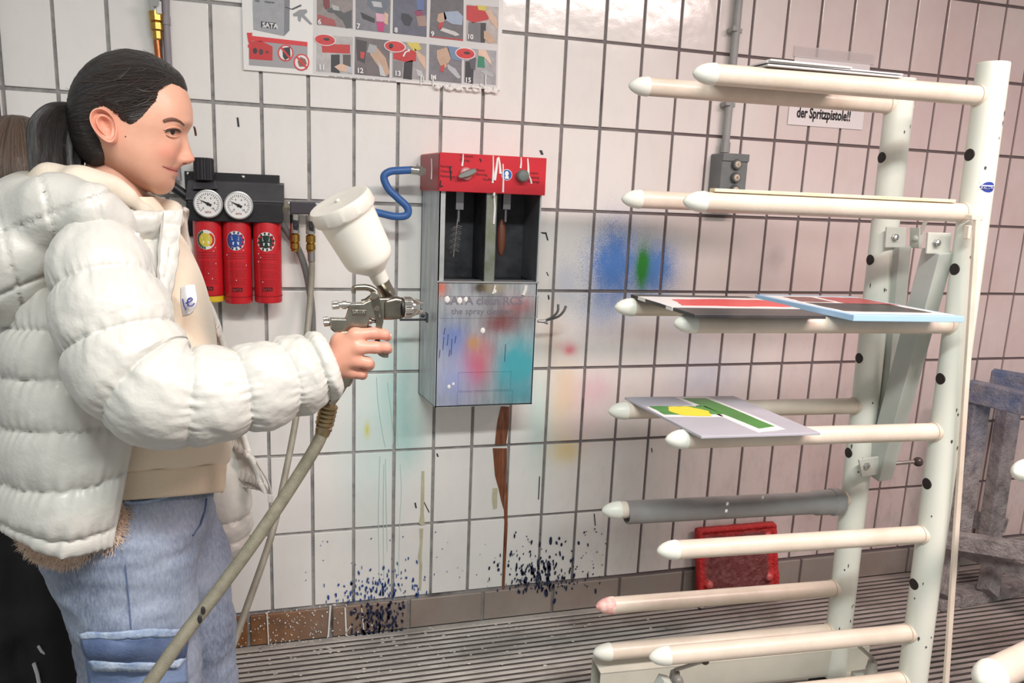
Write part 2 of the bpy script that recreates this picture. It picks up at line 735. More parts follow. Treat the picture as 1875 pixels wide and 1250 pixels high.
# ================================================================== THINGS ON THE WALL
WHITE = mat('white_paint_drip', (244, 243, 238), 0.45)
BLACKP = mat('black_plastic', (34, 34, 38), 0.42, var=0.25, vscale=30, bump=0.1, bscale=200)
STEEL = mat('bright_steel', (196, 196, 194), 0.25, 1.0, var=0.12, vscale=40)
BRASS = mat('brass', (196, 158, 84), 0.28, 1.0, var=0.2, vscale=50)
CHROME = mat('chrome', (214, 212, 206), 0.14, 1.0)


def wpoly(mb, pts, Y0, th):
    """flat piece from photo outline, lying at plane Y0, th thick towards the room"""
    mb.prism([P(x, y, Y0) for x, y in pts], (0, -th, 0))
    return mb


# ---- paint runs and splatter stuck on the wall
spl = MB()


def splat(mb, x, y, rx, ry, Y=-0.0005, th=0.0012, n=9):
    c = P(x, y, Y)
    pts = []
    ph = random.random() * 6
    for j in range(n):
        a = 2 * PI * j / n
        k = 1 + 0.25 * math.sin(2 * a + ph) + random.uniform(-.12, .12)
        pts.append(c + Vector((rx * k * math.cos(a), 0, ry * k * math.sin(a))))
    mb.prism(pts, (0, -th, 0))


SC = 1 / 620.0
rng = random.Random(3)
navy, blue = MB(), MB()
for i in range(230):
    u = rng.gauss(0, 1)
    x = 990 + 42 * u
    y = 1085 - abs(rng.gauss(0, 46)) + 14 * abs(u) * 0
    if y < 960:
        continue
    s = rng.uniform(1.0, 3.0)
    splat(navy, x, y, s * SC * 0.8, s * SC * rng.uniform(1.0, 2.4), -0.0025 if y < 1052 else -0.0095)
for (x, y, rx, ry) in [(975, 1045, 4, 12), (1005, 1036, 5, 12), (1003, 1060, 4, 14), (985, 1030, 3, 8), (1008, 990, 4, 8), (962, 1062, 5, 7), (1000, 1085, 5, 8), (1015, 1100, 4, 6), (958, 1050, 4, 4)]:
    splat(navy, x, y, rx * SC, ry * SC, -0.0025 if y < 1052 else -0.0095)
for i in range(60):
    x, y = rng.uniform(1060, 1110), rng.uniform(960, 1055)
    if rng.random() < .35:
        splat(navy, x, y, rng.uniform(.6, 1.8) * SC, rng.uniform(.6, 1.8) * SC, -0.0025)
for i in range(150):
    x = rng.gauss(690, 48)
    top = 1112 - (x - 560) * 0.1
    y = top - abs(rng.gauss(0, 26)) - 2
    s = rng.uniform(0.8, 2.6)
    splat(blue, x, y, s * SC * 0.8, s * SC * rng.uniform(1.2, 3.0), -0.0025)
for i in range(170):
    x = rng.gauss(690, 28)
    y = rng.uniform(1105, 1165) - (x - 690) * 0.11
    if not 640 < x < 742:
        continue
    s = rng.uniform(0.8, 2.9)
    splat(navy, x, y, s * SC, s * SC * rng.uniform(0.9, 3.2), -0.0095)
for i in range(40):
    x, y = rng.uniform(560, 1000), rng.uniform(960, 1080)
    splat(blue, x, y, rng.uniform(.5, 1.4) * SC, rng.uniform(.5, 1.6) * SC, -0.0025)
navy_o = navy.build('paint_splatter', mat('navy_paint', (38, 46, 74), 0.35), wall, smooth=0)
navy_o['kind'] = 'stuff'
o = blue.build('paint_splatter', mat('blue_paint', (52, 84, 148), 0.35), wall, smooth=0)
o['kind'] = 'stuff'
wht = MB()
for i in range(170):
    x = rng.gauss(540, 60)
    if not 430 < x < 720:
        continue
    y = rng.uniform(1118, 1185) - (x - 500) * 0.11
    s = rng.uniform(0.5, 1.6)
    splat(wht, x, y, s * SC, s * SC * rng.uniform(.8, 1.5), -0.0095)
for (x0, y0, x1, y1, w) in [(605, 1108, 601, 1166, 3.2), (632, 1112, 634, 1163, 3.0), (489, 1122, 492, 1180, 2.2), (662, 1112, 666, 1152, 2.0), (632, 1160, 646, 1140, 1.5)]:
    a, b = P(x0, y0, -0.0095), P(x1, y1, -0.0095)
    w *= SC
    wht.prism([a + V(-w / 2, 0, 0), a + V(w / 2, 0, 0), b + V(w / 2, 0, 0), b + V(-w / 2, 0, 0)], (0, -0.001, 0))
o = wht.build('white_flecks', WHITE, wall, smooth=0)
o['kind'] = 'stuff'
# thick rust-brown run under the cleaner cabinet
M_RUN = mat('brown_paint_run', (150, 92, 62), 0.35, col2=(92, 50, 32), vscale=40, stretch=(3, 1, 0.3), bump=0.5, bscale=60, bdist=0.004)
run = MB()
wpoly(run, [(917, 744), (932, 744), (931, 780), (926, 813), (906, 813), (908, 790), (911, 770)], 0.0, 0.004)
wpoly(run, [(902, 820), (928, 820), (927, 860), (925, 900), (922, 932), (917, 915), (913, 895), (906, 870)], 0.0, 0.0035)
wpoly(run, [(922, 930), (928, 880), (929, 960), (924, 1060), (921, 1125), (918, 1125), (920, 1060), (923, 960)], 0.004, 0.006)
run.build('paint_run', M_RUN, wall, smooth=0, bevel=0.001)
M_YR = mat('yellow_paint_run', (206, 202, 176), 0.4, col2=(190, 184, 150), vscale=30)
run = MB()
wpoly(run, [(772, 862), (777, 862), (777, 900), (776, 940), (778, 960), (773, 962), (767, 958), (770, 940), (771, 900)], -0.0012, 0.0012)
wpoly(run, [(768, 967), (775, 967), (774, 985), (772, 1020), (773, 1035), (771, 1080), (767, 1080), (768, 1035), (765, 1020), (769, 995)], -0.0012, 0.0012)
wpoly(run, [(902, 893), (911, 893), (910, 930), (903, 932), (901, 915)], -0.0012, 0.0012)
run.build('paint_run', M_YR, wall, smooth=0)
run = MB()
for x0, pts in ((696, [(0, 835), (-2, 900), (-3, 960), (-1, 1075)]), (706, [(0, 840), (1, 900), (2, 955), (3, 1010)]), (703, [(0, 850), (-1, 960), (0, 1060)]), (733, [(0, 850), (2, 900), (-1, 960), (-3, 1050)]), (690, [(0, 690), (3, 740), (12, 800), (16, 818)]), (710, [(0, 700), (5, 740), (10, 800), (8, 818)]), (726, [(0, 720), (2, 800), (3, 815)])):
    q = curve([P(x0 + a, b, -0.0010) for a, b in pts], 12)
    MB().tube(q, 0.0013, 5).build('paint_run', mat('pale_teal_run', (196, 222, 216), 0.35), wall, smooth=60)
run = MB()
for (x0, y0, x1, y1, w) in [(988, 872, 986, 914, 2.0), (776, 918, 786, 938, 2), (760, 920, 762, 930, 3), (1088, 940, 1090, 962, 2.2), (1193, 820, 1194, 828, 2), (435, 215, 437, 232, 3), (999, 425, 1003, 440, 3), (993, 425, 997, 428, 8), (1004, 540, 1005, 548, 3), (1001, 498, 1004, 505, 2), (990, 275, 993, 283, 5), (800, 830, 802, 836, 3), (216, 96, 218, 99, 3)]:
    a, b = P(x0, y0, -0.0008), P(x1, y1, -0.0008)
    w *= SC
    run.prism([a + V(-w / 2, 0, 0), a + V(w / 2, 0, 0), b + V(w / 2, 0, 0), b + V(-w / 2, 0, 0)], (0, -0.0008, 0))
run.build('dark_mark', mat('dark_mark', (52, 50, 56), 0.6), wall, smooth=0)

# ---- instruction poster
PY = -0.004
post = thing('instruction_poster', 'large instruction poster board with numbered photo panels above the filter unit', 'poster', P(680, 150, PY))
x0, x1 = P(446, 128, PY).x, P(915, 167, PY).x
zb = 1.7300
wp = mat('poster_white', (244, 242, 238), 0.35, var=0.05, vscale=6)
B(((x0 + x1) / 2, -0.004, zb + 0.18), (x1 - x0, 0.008, 0.36)).build('board', wp, post, smooth=0, bevel=0.001)
YP = -0.0082
layer = [0]


def flat(name, pts, col, lay=1, rough=0.4, var=0.0):
    mb = MB()
    wpoly(mb, pts, YP - 0.0004 * (lay - 1), 0.0004)
    return mb.build(name, mat('print_%d_%d_%d' % col, col, rough, var=var, vscale=60), post, smooth=0)


def ell(cx, cy, rx, ry, n=16, rot=0.0):
    return [(cx + rx * math.cos(2 * PI * j / n) * math.cos(rot) - ry * math.sin(2 * PI * j / n) * math.sin(rot),
             cy + rx * math.cos(2 * PI * j / n) * math.sin(rot) + ry * math.sin(2 * PI * j / n) * math.cos(rot)) for j in range(n)]


flat('field_print', [(574, -60), (914, -28), (911, 160), (573, 135)], (220, 218, 216), 1)
# left column: drawing of the grey cleaner with a gun, and the warning picture
flat('cabinet_print', [(461, -50), (521, -50), (520, 66), (464, 54)], (170, 172, 176), 2, var=0.15)
flat('cabinet_side_print', [(521, -50), (531, -50), (530, 56), (520, 66)], (128, 130, 136), 2)
flat('name_plate_print', [(478, 39), (506, 42), (505, 53), (478, 50)], (38, 38, 42), 3)
text_mesh('lettering_print', 'SATA', 0.0175, mat('print_letter_white', (238, 238, 238), 0.5), post, P(480.5, 49.5, YP - 0.0012), P(506, 42, 0) - P(478, 39, 0), (0, 0, 1), bold=0.0006, sx=0.95)
text_mesh('lettering_print', 'the     cleaner', 0.009, mat('print_letter_grey', (84, 86, 92), 0.5), post, P(467, 3, YP - 0.0009), (1, 0, 0), (0, 0, 1))
flat('gun_print', [(522, 12), (534, 16), (551, 8), (552, 11), (536, 18), (522, 14)], (60, 60, 64), 3)
flat('gun_print', [(536, 26), (548, 18), (561, 17), (563, 22), (557, 27), (572, 44), (568, 45), (552, 30), (550, 40), (546, 38), (545, 29), (538, 30)], (152, 154, 158), 3)
flat('warning_print', [(456, 73), (563, 84), (563, 127), (456, 119)], (168, 166, 168), 2)
flat('warning_print', [(456, 65), (563, 77), (563, 85), (456, 74)], (226, 46, 54), 3)
flat('warning_print', [(456, 76), (478, 75), (499, 85), (499, 111), (456, 108)], (206, 44, 46), 3)
flat('warning_print', ell(467, 93, 4, 5.5), (60, 40, 42), 4)
flat('warning_print', ell(478, 95, 4, 5.5), (80, 50, 52), 4)
flat('warning_print', ell(489, 95.5, 3, 2.5), (110, 50, 50), 4)
for cx, cy in ((523, 97), (552, 114)):
    flat('forbidden_print', ell(cx, cy, 14.5, 15.5, 24), (222, 50, 58), 4)
    flat('forbidden_print', ell(cx, cy, 12, 13, 24), (238, 236, 232), 5)
flat('forbidden_print', [(517, 88), (531, 86), (532, 104), (522, 110), (518, 104)], (42, 44, 48), 6)
flat('forbidden_print', [(545, 113), (550, 104), (559, 108), (562, 117), (556, 122), (548, 122)], (146, 92, 76), 6)
flat('forbidden_print', [(513, 88), (516, 86), (533, 106), (530, 108)], (222, 50, 58), 7)
flat('forbidden_print', [(542, 105), (545, 103), (562, 122), (559, 124)], (222, 50, 58), 7)
flat('exclamation_print', [(452, 60), (462, 60), (460, 79), (455, 78)], (222, 44, 50), 4)
flat('exclamation_print', [(454, 81), (461, 82), (461, 87), (454, 87)], (222, 44, 50), 4)

SK, SK2, RD, DK, GY, LB = (206, 172, 146), (226, 190, 164), (204, 44, 44), (52, 48, 52), (140, 136, 138), (168, 184, 206)
panels = {
    '6': [(580, -40), (646, -32), (646, 53), (580, 45)], '7': [(651, -30), (716, -24), (714, 61), (651, 54)],
    '8': [(720, -22), (782, -15), (781, 68), (719, 61)], '9': [(789, -14), (849, -6), (848, 75), (786, 68)],
    '10': [(855, 8), (913, 13), (911, 81), (853, 75)],
    '11': [(580, 63), (646, 68), (645, 136), (579, 131)], '12': [(650, 67), (714, 74), (713, 142), (649, 136)],
    '13': [(718, 75), (781, 80), (780, 147), (718, 142)], '14': [(786, 81), (846, 88), (845, 153), (785, 147)],
    '15': [(850, 88), (909, 93), (908, 156), (849, 151)]}
bgc = {'6': (156, 144, 140), '7': (134, 132, 140), '8': (104, 104, 122), '9': (112, 108, 112), '10': (196, 188, 184), '11': (198, 194, 192),
       '12': (122, 112, 114), '13': (176, 170, 170), '14': (130, 126, 132), '15': (178, 176, 180)}
for k_, q in panels.items():
    flat('picture_print', q, bgc[k_], 2, var=0.25)
extra = [
    ([(590, -30), (602, -30), (604, 14), (596, 18), (592, 10)], (130, 36, 44), 3), ([(582, 26), (612, 36), (616, 48), (581, 44)], (176, 78, 80), 3),
    ([(598, 14), (618, 16), (630, 24), (644, 18), (644, 50), (634, 52), (628, 38), (612, 24), (600, 22)], (86, 84, 88), 4),
    ([(607, 8), (620, 12), (622, 20), (610, 18)], (188, 190, 190), 5),
    ([(672, -26), (706, -24), (712, 12), (700, 24), (684, 20), (672, 8)], (110, 118, 132), 3), ([(660, 22), (686, 34), (686, 42), (664, 34)], (40, 38, 42), 4),
    ([(688, 24), (704, 26), (703, 40), (689, 39)], (232, 176, 196), 4), ([(689, 40), (705, 42), (702, 58), (692, 57)], (206, 36, 120), 4),
    ([(704, 22), (711, 26), (710, 46), (703, 42)], SK2, 5), ([(680, 2), (698, 4), (700, 14), (684, 12)], (200, 202, 204), 4),
    ([(735, 24), (748, 26), (756, 34), (750, 48), (740, 46), (734, 34)], (44, 44, 52), 3), ([(758, 20), (772, 18), (776, 28), (764, 34)], (150, 52, 96), 3),
    ([(762, 30), (780, 28), (781, 48), (766, 48)], (168, 140, 128), 4), ([(762, -18), (776, -18), (776, 18), (764, 20)], (98, 120, 170), 3),
    ([(802, 26), (814, 22), (818, 34), (808, 44), (800, 38)], SK, 4), ([(812, 22), (838, 20), (848, 30), (846, 46), (828, 44), (814, 36)], LB, 4),
    ([(804, 42), (812, 40), (808, 54), (802, 52)], RD, 5), ([(808, 50), (834, 58), (842, 64), (834, 66), (806, 56)], (214, 212, 210), 5), ([(787, 66), (848, 72), (848, 75), (787, 68)], (190, 60, 62), 4),
    ([(854, 10), (884, 12), (896, 26), (894, 36), (866, 42), (854, 36)], RD, 3), ([(874, 9), (892, 12), (890, 20), (876, 18)], (224, 206, 90), 4),
    ([(888, 20), (898, 18), (910, 36), (911, 54), (902, 44)], SK2, 4), ([(858, 40), (880, 42), (880, 78), (856, 75)], (120, 118, 122), 3), ([(880, 42), (890, 42), (888, 78), (880, 78)], (50, 46, 50), 4), ([(886, 56), (898, 62), (908, 76), (896, 80), (886, 70)], SK, 5),
    ([(589, 80), (641, 82), (641, 98), (590, 96)], (206, 52, 48), 3), ([(606, 100), (622, 100), (622, 134), (606, 132)], (52, 50, 54), 3), ([(628, 100), (642, 100), (642, 126), (628, 124)], (92, 84, 84), 3), ([(612, 122), (624, 116), (640, 122), (640, 132), (622, 130)], (232, 196, 172), 4), ([(636, 122), (645, 123), (645, 135), (636, 132)], (196, 202, 212), 5),
    ([(652, 72), (672, 76), (668, 116), (654, 110)], (72, 62, 66), 3), ([(660, 94), (668, 96), (666, 108), (660, 106)], (220, 66, 60), 4), ([(674, 88), (686, 82), (706, 106), (714, 134), (706, 140), (690, 118), (678, 100)], SK, 4), ([(676, 80), (690, 84), (688, 98), (672, 96)], (178, 180, 182), 5), ([(692, 110), (700, 122), (706, 140), (696, 138)], (206, 208, 212), 5),
    ([(720, 98), (748, 90), (762, 94), (762, 112), (744, 114), (720, 108)], RD, 3), ([(740, 114), (756, 110), (754, 146), (738, 144)], (50, 44, 48), 3), ([(720, 110), (738, 114), (736, 142), (720, 140)], (138, 134, 136), 3), ([(744, 78), (766, 78), (772, 90), (758, 94)], (224, 206, 92), 4), ([(758, 88), (778, 104), (780, 128), (768, 112)], SK2, 4), ([(762, 126), (772, 130), (776, 142), (764, 138)], (206, 206, 208), 4),
    ([(800, 92), (820, 86), (826, 106), (816, 124), (806, 120), (800, 106)], SK, 4), ([(818, 84), (846, 88), (846, 112), (826, 108)], (120, 142, 176), 4), ([(808, 120), (814, 118), (812, 132), (806, 130)], (220, 56, 52), 5), ([(818, 116), (834, 126), (844, 142), (838, 144), (820, 126)], (192, 194, 198), 4),
    ([(852, 112), (868, 112), (866, 154), (851, 150)], (50, 48, 54), 3), ([(858, 104), (872, 106), (870, 128), (862, 126)], (92, 90, 96), 4), ([(876, 102), (886, 102), (888, 124), (874, 123)], (40, 140, 104), 4), ([(876, 90), (890, 92), (898, 110), (906, 140), (900, 120), (886, 104), (876, 102)], (236, 204, 180), 5), ([(878, 130), (890, 128), (906, 138), (900, 142), (888, 136)], (186, 188, 190), 5)]
for q, c, l_ in extra:
    flat('picture_print', q, c, l_, var=0.12)
for cx, cy, rx, ry in ((595, 73, 20, 11), (723, 85, 20, 11), (852, 98, 18.5, 11)):
    flat('callout_print', ell(cx, cy, rx, ry, 24, 0.12), (240, 238, 236), 7)
    flat('callout_print', ell(cx, cy, rx - 1.6, ry - 1.6, 24, 0.12), (216, 48, 50), 8)
    flat('callout_print', ell(cx + 3, cy - 1, 6, 2.6, 12, 0.1) if cx != 723 else ell(cx - 7, cy - 1, 4, 4.6), (40, 38, 42), 9)
    for dx in (-11, 9):
        flat('callout_print', [(cx + dx, cy + 2), (cx + dx + 6, cy + 2.6), (cx + dx + 6, cy + 3.4), (cx + dx, cy + 2.8)], (150, 34, 38), 9)
flat('arrow_print', [(737, 103), (741, 95), (747, 92), (746, 89), (751, 91), (749, 96), (748, 94), (743, 97), (740, 104)], (240, 236, 232), 9)
NW = mat('print_letter_white', (240, 240, 240), 0.5)
for s, x, y in (('6', 582, 44), ('7', 653, 52), ('8', 722, 59), ('9', 789, 66), ('10', 855, 71), ('11', 583, 127), ('12', 653, 133), ('13', 722, 138), ('14', 787, 145), ('15', 851, 150)):
    text_mesh('number_print', s, 0.0185, NW, post, P(x, y, YP - 0.0042), (1, 0, 0), (0, 0, 1), bold=0.0007)
for k_ in range(9):
    flat('small_print', [(602 + k_ * 14, 138.4 + k_ * 1.1), (602 + k_ * 14 + 11, 139.2 + k_ * 1.1), (602 + k_ * 14 + 11, 140.6 + k_ * 1.1), (602 + k_ * 14, 139.8 + k_ * 1.1)], (150, 150, 152), 2)
# white paint crusted on the lower right edge
mb = MB()
rg = random.Random(5)
for i in range(60):
    x = rg.uniform(800, 914)
    yb = 159 + (x - 800) * 0.075
    mb.sphere(P(x, yb - abs(rg.gauss(0, 4.5)) + 2, YP - 0.003), (rg.uniform(.003, .009), 0.003, rg.uniform(.003, .006)), 8, 5)
for x, y0, y1 in ((771, 138, 155), (775, 140, 150), (793, 138, 158), (889, 136, 165)):
    mb.tube([P(x, y0, YP - 0.004), P(x, (y0 + y1) / 2, YP - 0.004), P(x, y1, YP - 0.004)], 0.0022, 6)
o = mb.build('paint_crust', WHITE, post, smooth=60)
o['kind'] = 'stuff'

# ---- copper pipe with brass ball valve, and the grey conduit beside it (top left)
cp = thing('copper_pipe', 'copper air pipe with brass screw fitting running down beside the grey conduit', 'pipe', P(290, 120, -0.03))
MB().tube([P(286.5, 66, -0.03), P(292, 120, -0.03), P(297, 180, -0.03), P(310, 330, -0.03)], 0.009, 14).build('pipe', mat('copper', (190, 116, 76), 0.25, 1.0, var=0.25, vscale=30), cp)
ax = P(288, 70, -0.03) - P(284, 20, -0.03)
mb = MB().lathe([(0.0125, 0), (0.0175, 0.002), (0.0175, 0.024), (0.014, 0.027), (0.0165, 0.030), (0.0165, 0.046), (0.0125, 0.05), (0.0125, 0.068), (0.010, 0.072)], P(284.5, 20, -0.03), ax, 8)
mb.build('brass_nut', BRASS, cp, smooth=20)
mb = MB().cyl(P(284, 22, -0.03), P(280, -60, -0.03), 0.0155)
mb.cyl(P(282, 2, -0.03), P(282, 2, -0.06), 0.012)
mb.build('ball_valve', CHROME, cp)
B(P(291, 14, -0.045), (0.012, 0.006, 0.03)).build('valve_lever', mat('lever_white', (228, 228, 226), 0.4), cp, bevel=0.001)
cd = thing('conduit_pipe', 'grey plastic conduit pipe running down beside the copper pipe', 'pipe', P(305, 100, -0.02))
MB().tube([P(302, -60, -0.02), P(304, 40, -0.02), P(309, 130, -0.02), P(326, 330, -0.02)], 0.0095, 14).build('tube', mat('conduit_grey', (152, 146, 152), 0.5, var=0.15), cd)
MB().cyl(P(303.4, 30, -0.02), P(304, 46, -0.02), 0.0115).build('coupling', mat('conduit_grey', (152, 146, 152), 0.5), cd)

# ---- compressed-air filter unit
FY = -0.06
fu = thing('air_filter_unit', 'black compressed air filter unit with three red bowls and two pressure gauges', 'filter unit', P(430, 420, 0))
mb = MB()
wpoly(mb, [(338, 313), (512, 321), (513, 437), (345, 432)], -0.002, 0.006)
mb.build('back_plate', BLACKP, fu, smooth=0, bevel=0.001)
# sloped cover and main block
a = P(338, 330, -0.008)
xl, xr = P(343, 360, -0.09).x, P(517, 380, -0.09).x
zt_, zm, zl = 1.428, 1.385, 1.325
mb = MB().prism([V(xl - .004, -0.008, zt_ + .006), V(xl - .004, -0.05, zt_), V(xl - .004, -0.098, zm), V(xl - .004, -0.098, zm - .006), V(xl - .004, -0.008, zm - .006)], (xr - xl + .008, 0, 0))
mb.build('sloped_cover', mat('cover_grey', (70, 70, 74), 0.5, var=0.25, vscale=25, bump=0.15, bscale=240), fu, smooth=0, bevel=0.002)
mb = B(((xl + xr) / 2, -0.052, (zm + zl) / 2 - .003), (xr - xl, 0.088, zm - zl - .006))
mb.build('block', BLACKP, fu, smooth=0, bevel=0.003)
for x, y in ((344, 318), (445, 324)):
    MB().lathe([(0.0058, 0), (0.0058, 0.002), (0.0035, 0.004), (0.0012, 0.0045)], P(x, y, -0.008), (0, -1, 0), 12).build('screw', CHROME, fu)
# adjusting knob
kb = P(374, 329, -0.05)
kt = P(374, 289, -0.05)
rk = 0.026
rings = []
for r_, z in ((rk, kb.z), (rk, kt.z - 0.003), (rk - 0.003, kt.z), (rk * .6, kt.z + 0.0005)):
    rings.append([V(kb.x + (r_ - (0.0016 if j % 3 == 0 else 0)) * math.cos(2 * PI * j / 48), kb.y + (r_ - (0.0016 if j % 3 == 0 else 0)) * math.sin(2 * PI * j / 48), z) for j in range(48)])
MB().ring_surface(rings).build('pressure_knob', BLACKP, fu, smooth=30)
mb = MB().prism([P(352, 346, -0.09), P(398, 346, -0.09), P(394, 331, -0.05), P(357, 330, -0.05)], (0, 0.04, 0))
mb.build('knob_base', mat('cover_grey', (70, 70, 74), 0.5), fu, smooth=0, bevel=0.002)
# gauges
DIAL = mat('dial_white', (236, 236, 234), 0.4)
for gx, gy in ((381, 373), (437, 376)):
    gc = P(gx, gy, -0.115)
    g = MB().lathe([(0.030, 0.0), (0.0365, 0.002), (0.0375, 0.014), (0.0365, 0.018), (0.0338, 0.0185), (0.0332, 0.0155), (0.001, 0.0152)], gc + V(0, 0.0165, 0), (0, -1, 0), 40).build('gauge', mat('gauge_rim', (206, 206, 204), 0.3, 0.8), fu)
    fc = gc + V(0, 0.001, 0)
    MB().lathe([(0.0332, 0), (0.0332, 0.0006), (0.0005, 0.0007)], fc, (0, -1, 0), 32).build('dial', DIAL, g)
    mk = MB()
    for j in range(25):
        a = math.radians(225 - j * 270 / 24)
        L = 0.008 if j % 4 == 0 else 0.005
        d = V(math.cos(a), 0, math.sin(a))
        n = V(-d.z, 0, d.x)
        c = fc + V(0, -0.0010, 0)
        w = 0.0006
        mk.prism([c + d * .0285 + n * w, c + d * .0285 - n * w, c + d * (.0285 - L) - n * w, c + d * (.0285 - L) + n * w], (0, -0.0003, 0))
    mk.build('dial_marks', mat('dial_ink', (44, 44, 46), 0.5), g, smooth=0)
    for j, s in enumerate(('0', '2', '4', '6', '8', '10')):
        a = math.radians(225 - j * 270 / 5)
        text_mesh('dial_number', s, 0.0066, mat('dial_ink', (44, 44, 46), 0.5), g, fc + V(math.cos(a) * .0165, -0.0012, math.sin(a) * .0165 - .002), (1, 0, 0), (0, 0, 1), align='CENTER')
    text_mesh('dial_lettering', 'SATA', 0.0062, mat('dial_red', (176, 52, 56), 0.5), g, fc + V(0, -0.0012, -.0235), (1, 0, 0), (0, 0, 1), align='CENTER')
    nd = MB()
    a = math.radians(153)
    d = V(math.cos(a), 0, math.sin(a))
    n = V(-d.z, 0, d.x)
    c = fc + V(0, -0.0022, 0)
    nd.prism([c + d * .024, c - d * .009 + n * .0035, c - d * .009 - n * .0035], (0, -0.0008, 0))
    nd.lathe([(0.0042, 0), (0.0042, 0.002), (0.002, 0.003)], c + V(0, 0.0008, 0), (0, -1, 0), 12)
    nd.build('needle', mat('needle_black', (30, 30, 32), 0.4), g, smooth=0)
    MB().lathe([(0.012, 0), (0.012, 0.02)], gc + V(0, 0.034, 0), (0, -1, 0), 16).build('stem', BLACKP, g)
# three red filter bowls
RED = mat('filter_red', (206, 34, 44), 0.32, var=0.12, vscale=18, coat=0.2)
REDD = mat('filter_red_dark', (150, 26, 34), 0.4)
BY = -0.058
for i, (xt, yt, xb, yb, rpx) in enumerate([(379.5, 397, 385, 551, 25.0), (434, 399, 437, 553, 24.3), (489, 401, 491.5, 552, 24.0)]):
    a, b = P(xt, yt, BY), P(xb, yb, BY)
    axx = V((a.x + b.x) / 2, BY, 0)
    R = 0.0372
    zt2, zb2 = a.z + 0.01, b.z
    yel = i == 0
    prof = [(R * .96, 0), (R, 0.004), (R, zt2 - zb2 - 0.004), (R * .97, zt2 - zb2)]
    bw = MB().lathe(prof, V(axx.x, BY, zb2 + (0.018 if yel else 0)), (0, 0, 1), 36).build('filter_bowl', RED, fu)
    if yel:
        MB().lathe([(R * .9, 0), (R * 1.0, 0.003), (R * 1.0, 0.0185)], V(axx.x, BY, zb2), (0, 0, 1), 36).build('yellow_ring', mat('yellow_plastic', (222, 190, 44), 0.35), bw)
        MB().lathe([(0.008, 0), (0.010, 0.01), (0.006, 0.02)], V(axx.x - .008, BY, zb2 - .02), (0, 0, 1), 12).build('drain_valve', BLACKP, bw)
    MB().lathe([(R + 0.001, 0), (R + .0012, 0.002)], V(axx.x, BY, zb2 + 0.018), (0, 0, 1), 36, cap=False).build('ridge', REDD, bw)

    def on_bowl(u, v, off=0.0004, R=R, cx=axx.x):
        ang = u / R
        return V(cx + (R + off) * math.sin(ang), BY - (R + off) * math.cos(ang), v)

    def patch(mb, pts, off):
        mb.add([on_bowl(u, v, off) for u, v in pts], [tuple(range(len(pts)))])

    zc = P(xt, yt + 40, BY).z
    vd = 0.008 * (0 if i == 0 else 0)
    ucs = -0.002
    cols = [((36, 92, 60), (214, 196, 70)), ((226, 230, 236), (40, 78, 152)), ((226, 230, 226), (30, 52, 46))][i]
    mb = MB()
    for j in range(18):
        a0, a1 = 2 * PI * j / 18, 2 * PI * (j + 1) / 18
        patch(mb, [(ucs + .0245 * math.cos(a_), zc + .0265 * math.sin(a_)) for a_ in (a0, a1)] + [(ucs + .001 * math.cos(a_), zc + .001 * math.sin(a_)) for a_ in (a1, a0)], 0.0004)
    mb.build('dial_sticker', mat('sticker_rim', (226, 226, 222), 0.4), bw, smooth=0)
    mb = MB()
    for j in range(24):
        if i == 0 and not 7 <= j <= 17:
            continue
        if i == 1 and j % 2 == 1 and not 8 <= j <= 16:
            continue
        if i == 2 and j % 2 == 1:
            continue
        a0, a1 = 2 * PI * (j + .08) / 24, 2 * PI * (j + .92) / 24
        patch(mb, [(ucs + .0235 * math.cos(a0), zc + .0255 * math.sin(a0)), (ucs + .0235 * math.cos(a1), zc + .0255 * math.sin(a1)), (ucs + .0175 * math.cos(a1), zc + .019 * math.sin(a1)), (ucs + .0175 * math.cos(a0), zc + .019 * math.sin(a0))], 0.0007)
    mb.build('sticker_scale', mat('sticker_scale_%d' % i, [(44, 92, 62), (40, 66, 120), (28, 44, 42)][i], 0.4), bw, smooth=0)
    mb = MB()
    for j in range(16):
        a0, a1 = 2 * PI * j / 16, 2 * PI * (j + 1) / 16
        patch(mb, [(ucs + .0168 * math.cos(a_), zc + .018 * math.sin(a_)) for a_ in (a0, a1)] + [(ucs + .0005 * math.cos(a_), zc + .0005 * math.sin(a_)) for a_ in (a1, a0)], 0.0009)
    mb.build('sticker_core', mat('sticker_core_%d' % i, cols[1], 0.4), bw, smooth=0)
    mb = MB()
    patch(mb, [(ucs - .007, zc - .011), (ucs + .009, zc - .011), (ucs + .009, zc - .003), (ucs - .007, zc - .003)], 0.0012)
    for q in range(3):
        patch(mb, [(ucs - .010, zc + .002 + q * .004), (ucs + .010, zc + .002 + q * .004), (ucs + .010, zc + .0035 + q * .004), (ucs - .010, zc + .0035 + q * .004)], 0.0011)
    mb.build('sticker_text', mat('sticker_text_%d' % i, [(236, 232, 214), (226, 230, 238), (220, 226, 222)][i], 0.5), bw, smooth=0)
    rr = random.Random(i)
    mb = MB()
    zz = P(xt, yt + 64, BY).z
    for ln in range(3):
        for seg in range(4):
            u0 = -.026 + seg * .013
            patch(mb, [(u0, zz), (u0 + .0115, zz), (u0 + .0115, zz + .0028), (u0, zz + .0028)], 0.0005)
        zz -= 0.0068
    for ln in range(13):
        zz -= 0.0044 + (0.003 if ln in (4, 9) else 0)
        u0 = -.021
        while u0 < .02:
            w = rr.uniform(.003, .008)
            patch(mb, [(u0, zz), (u0 + w, zz), (u0 + w, zz + .0014), (u0, zz + .0014)], 0.0005)
            u0 += w + .0014
    mb.build('printed_lines', REDD, bw, smooth=0)
    zn = zb2 + 0.034
    mb = MB()
    patch(mb, [(-.013, zn), (0, zn), (.013, zn), (.013, zn + .011), (0, zn + .011), (-.013, zn + .011)], 0.0008)
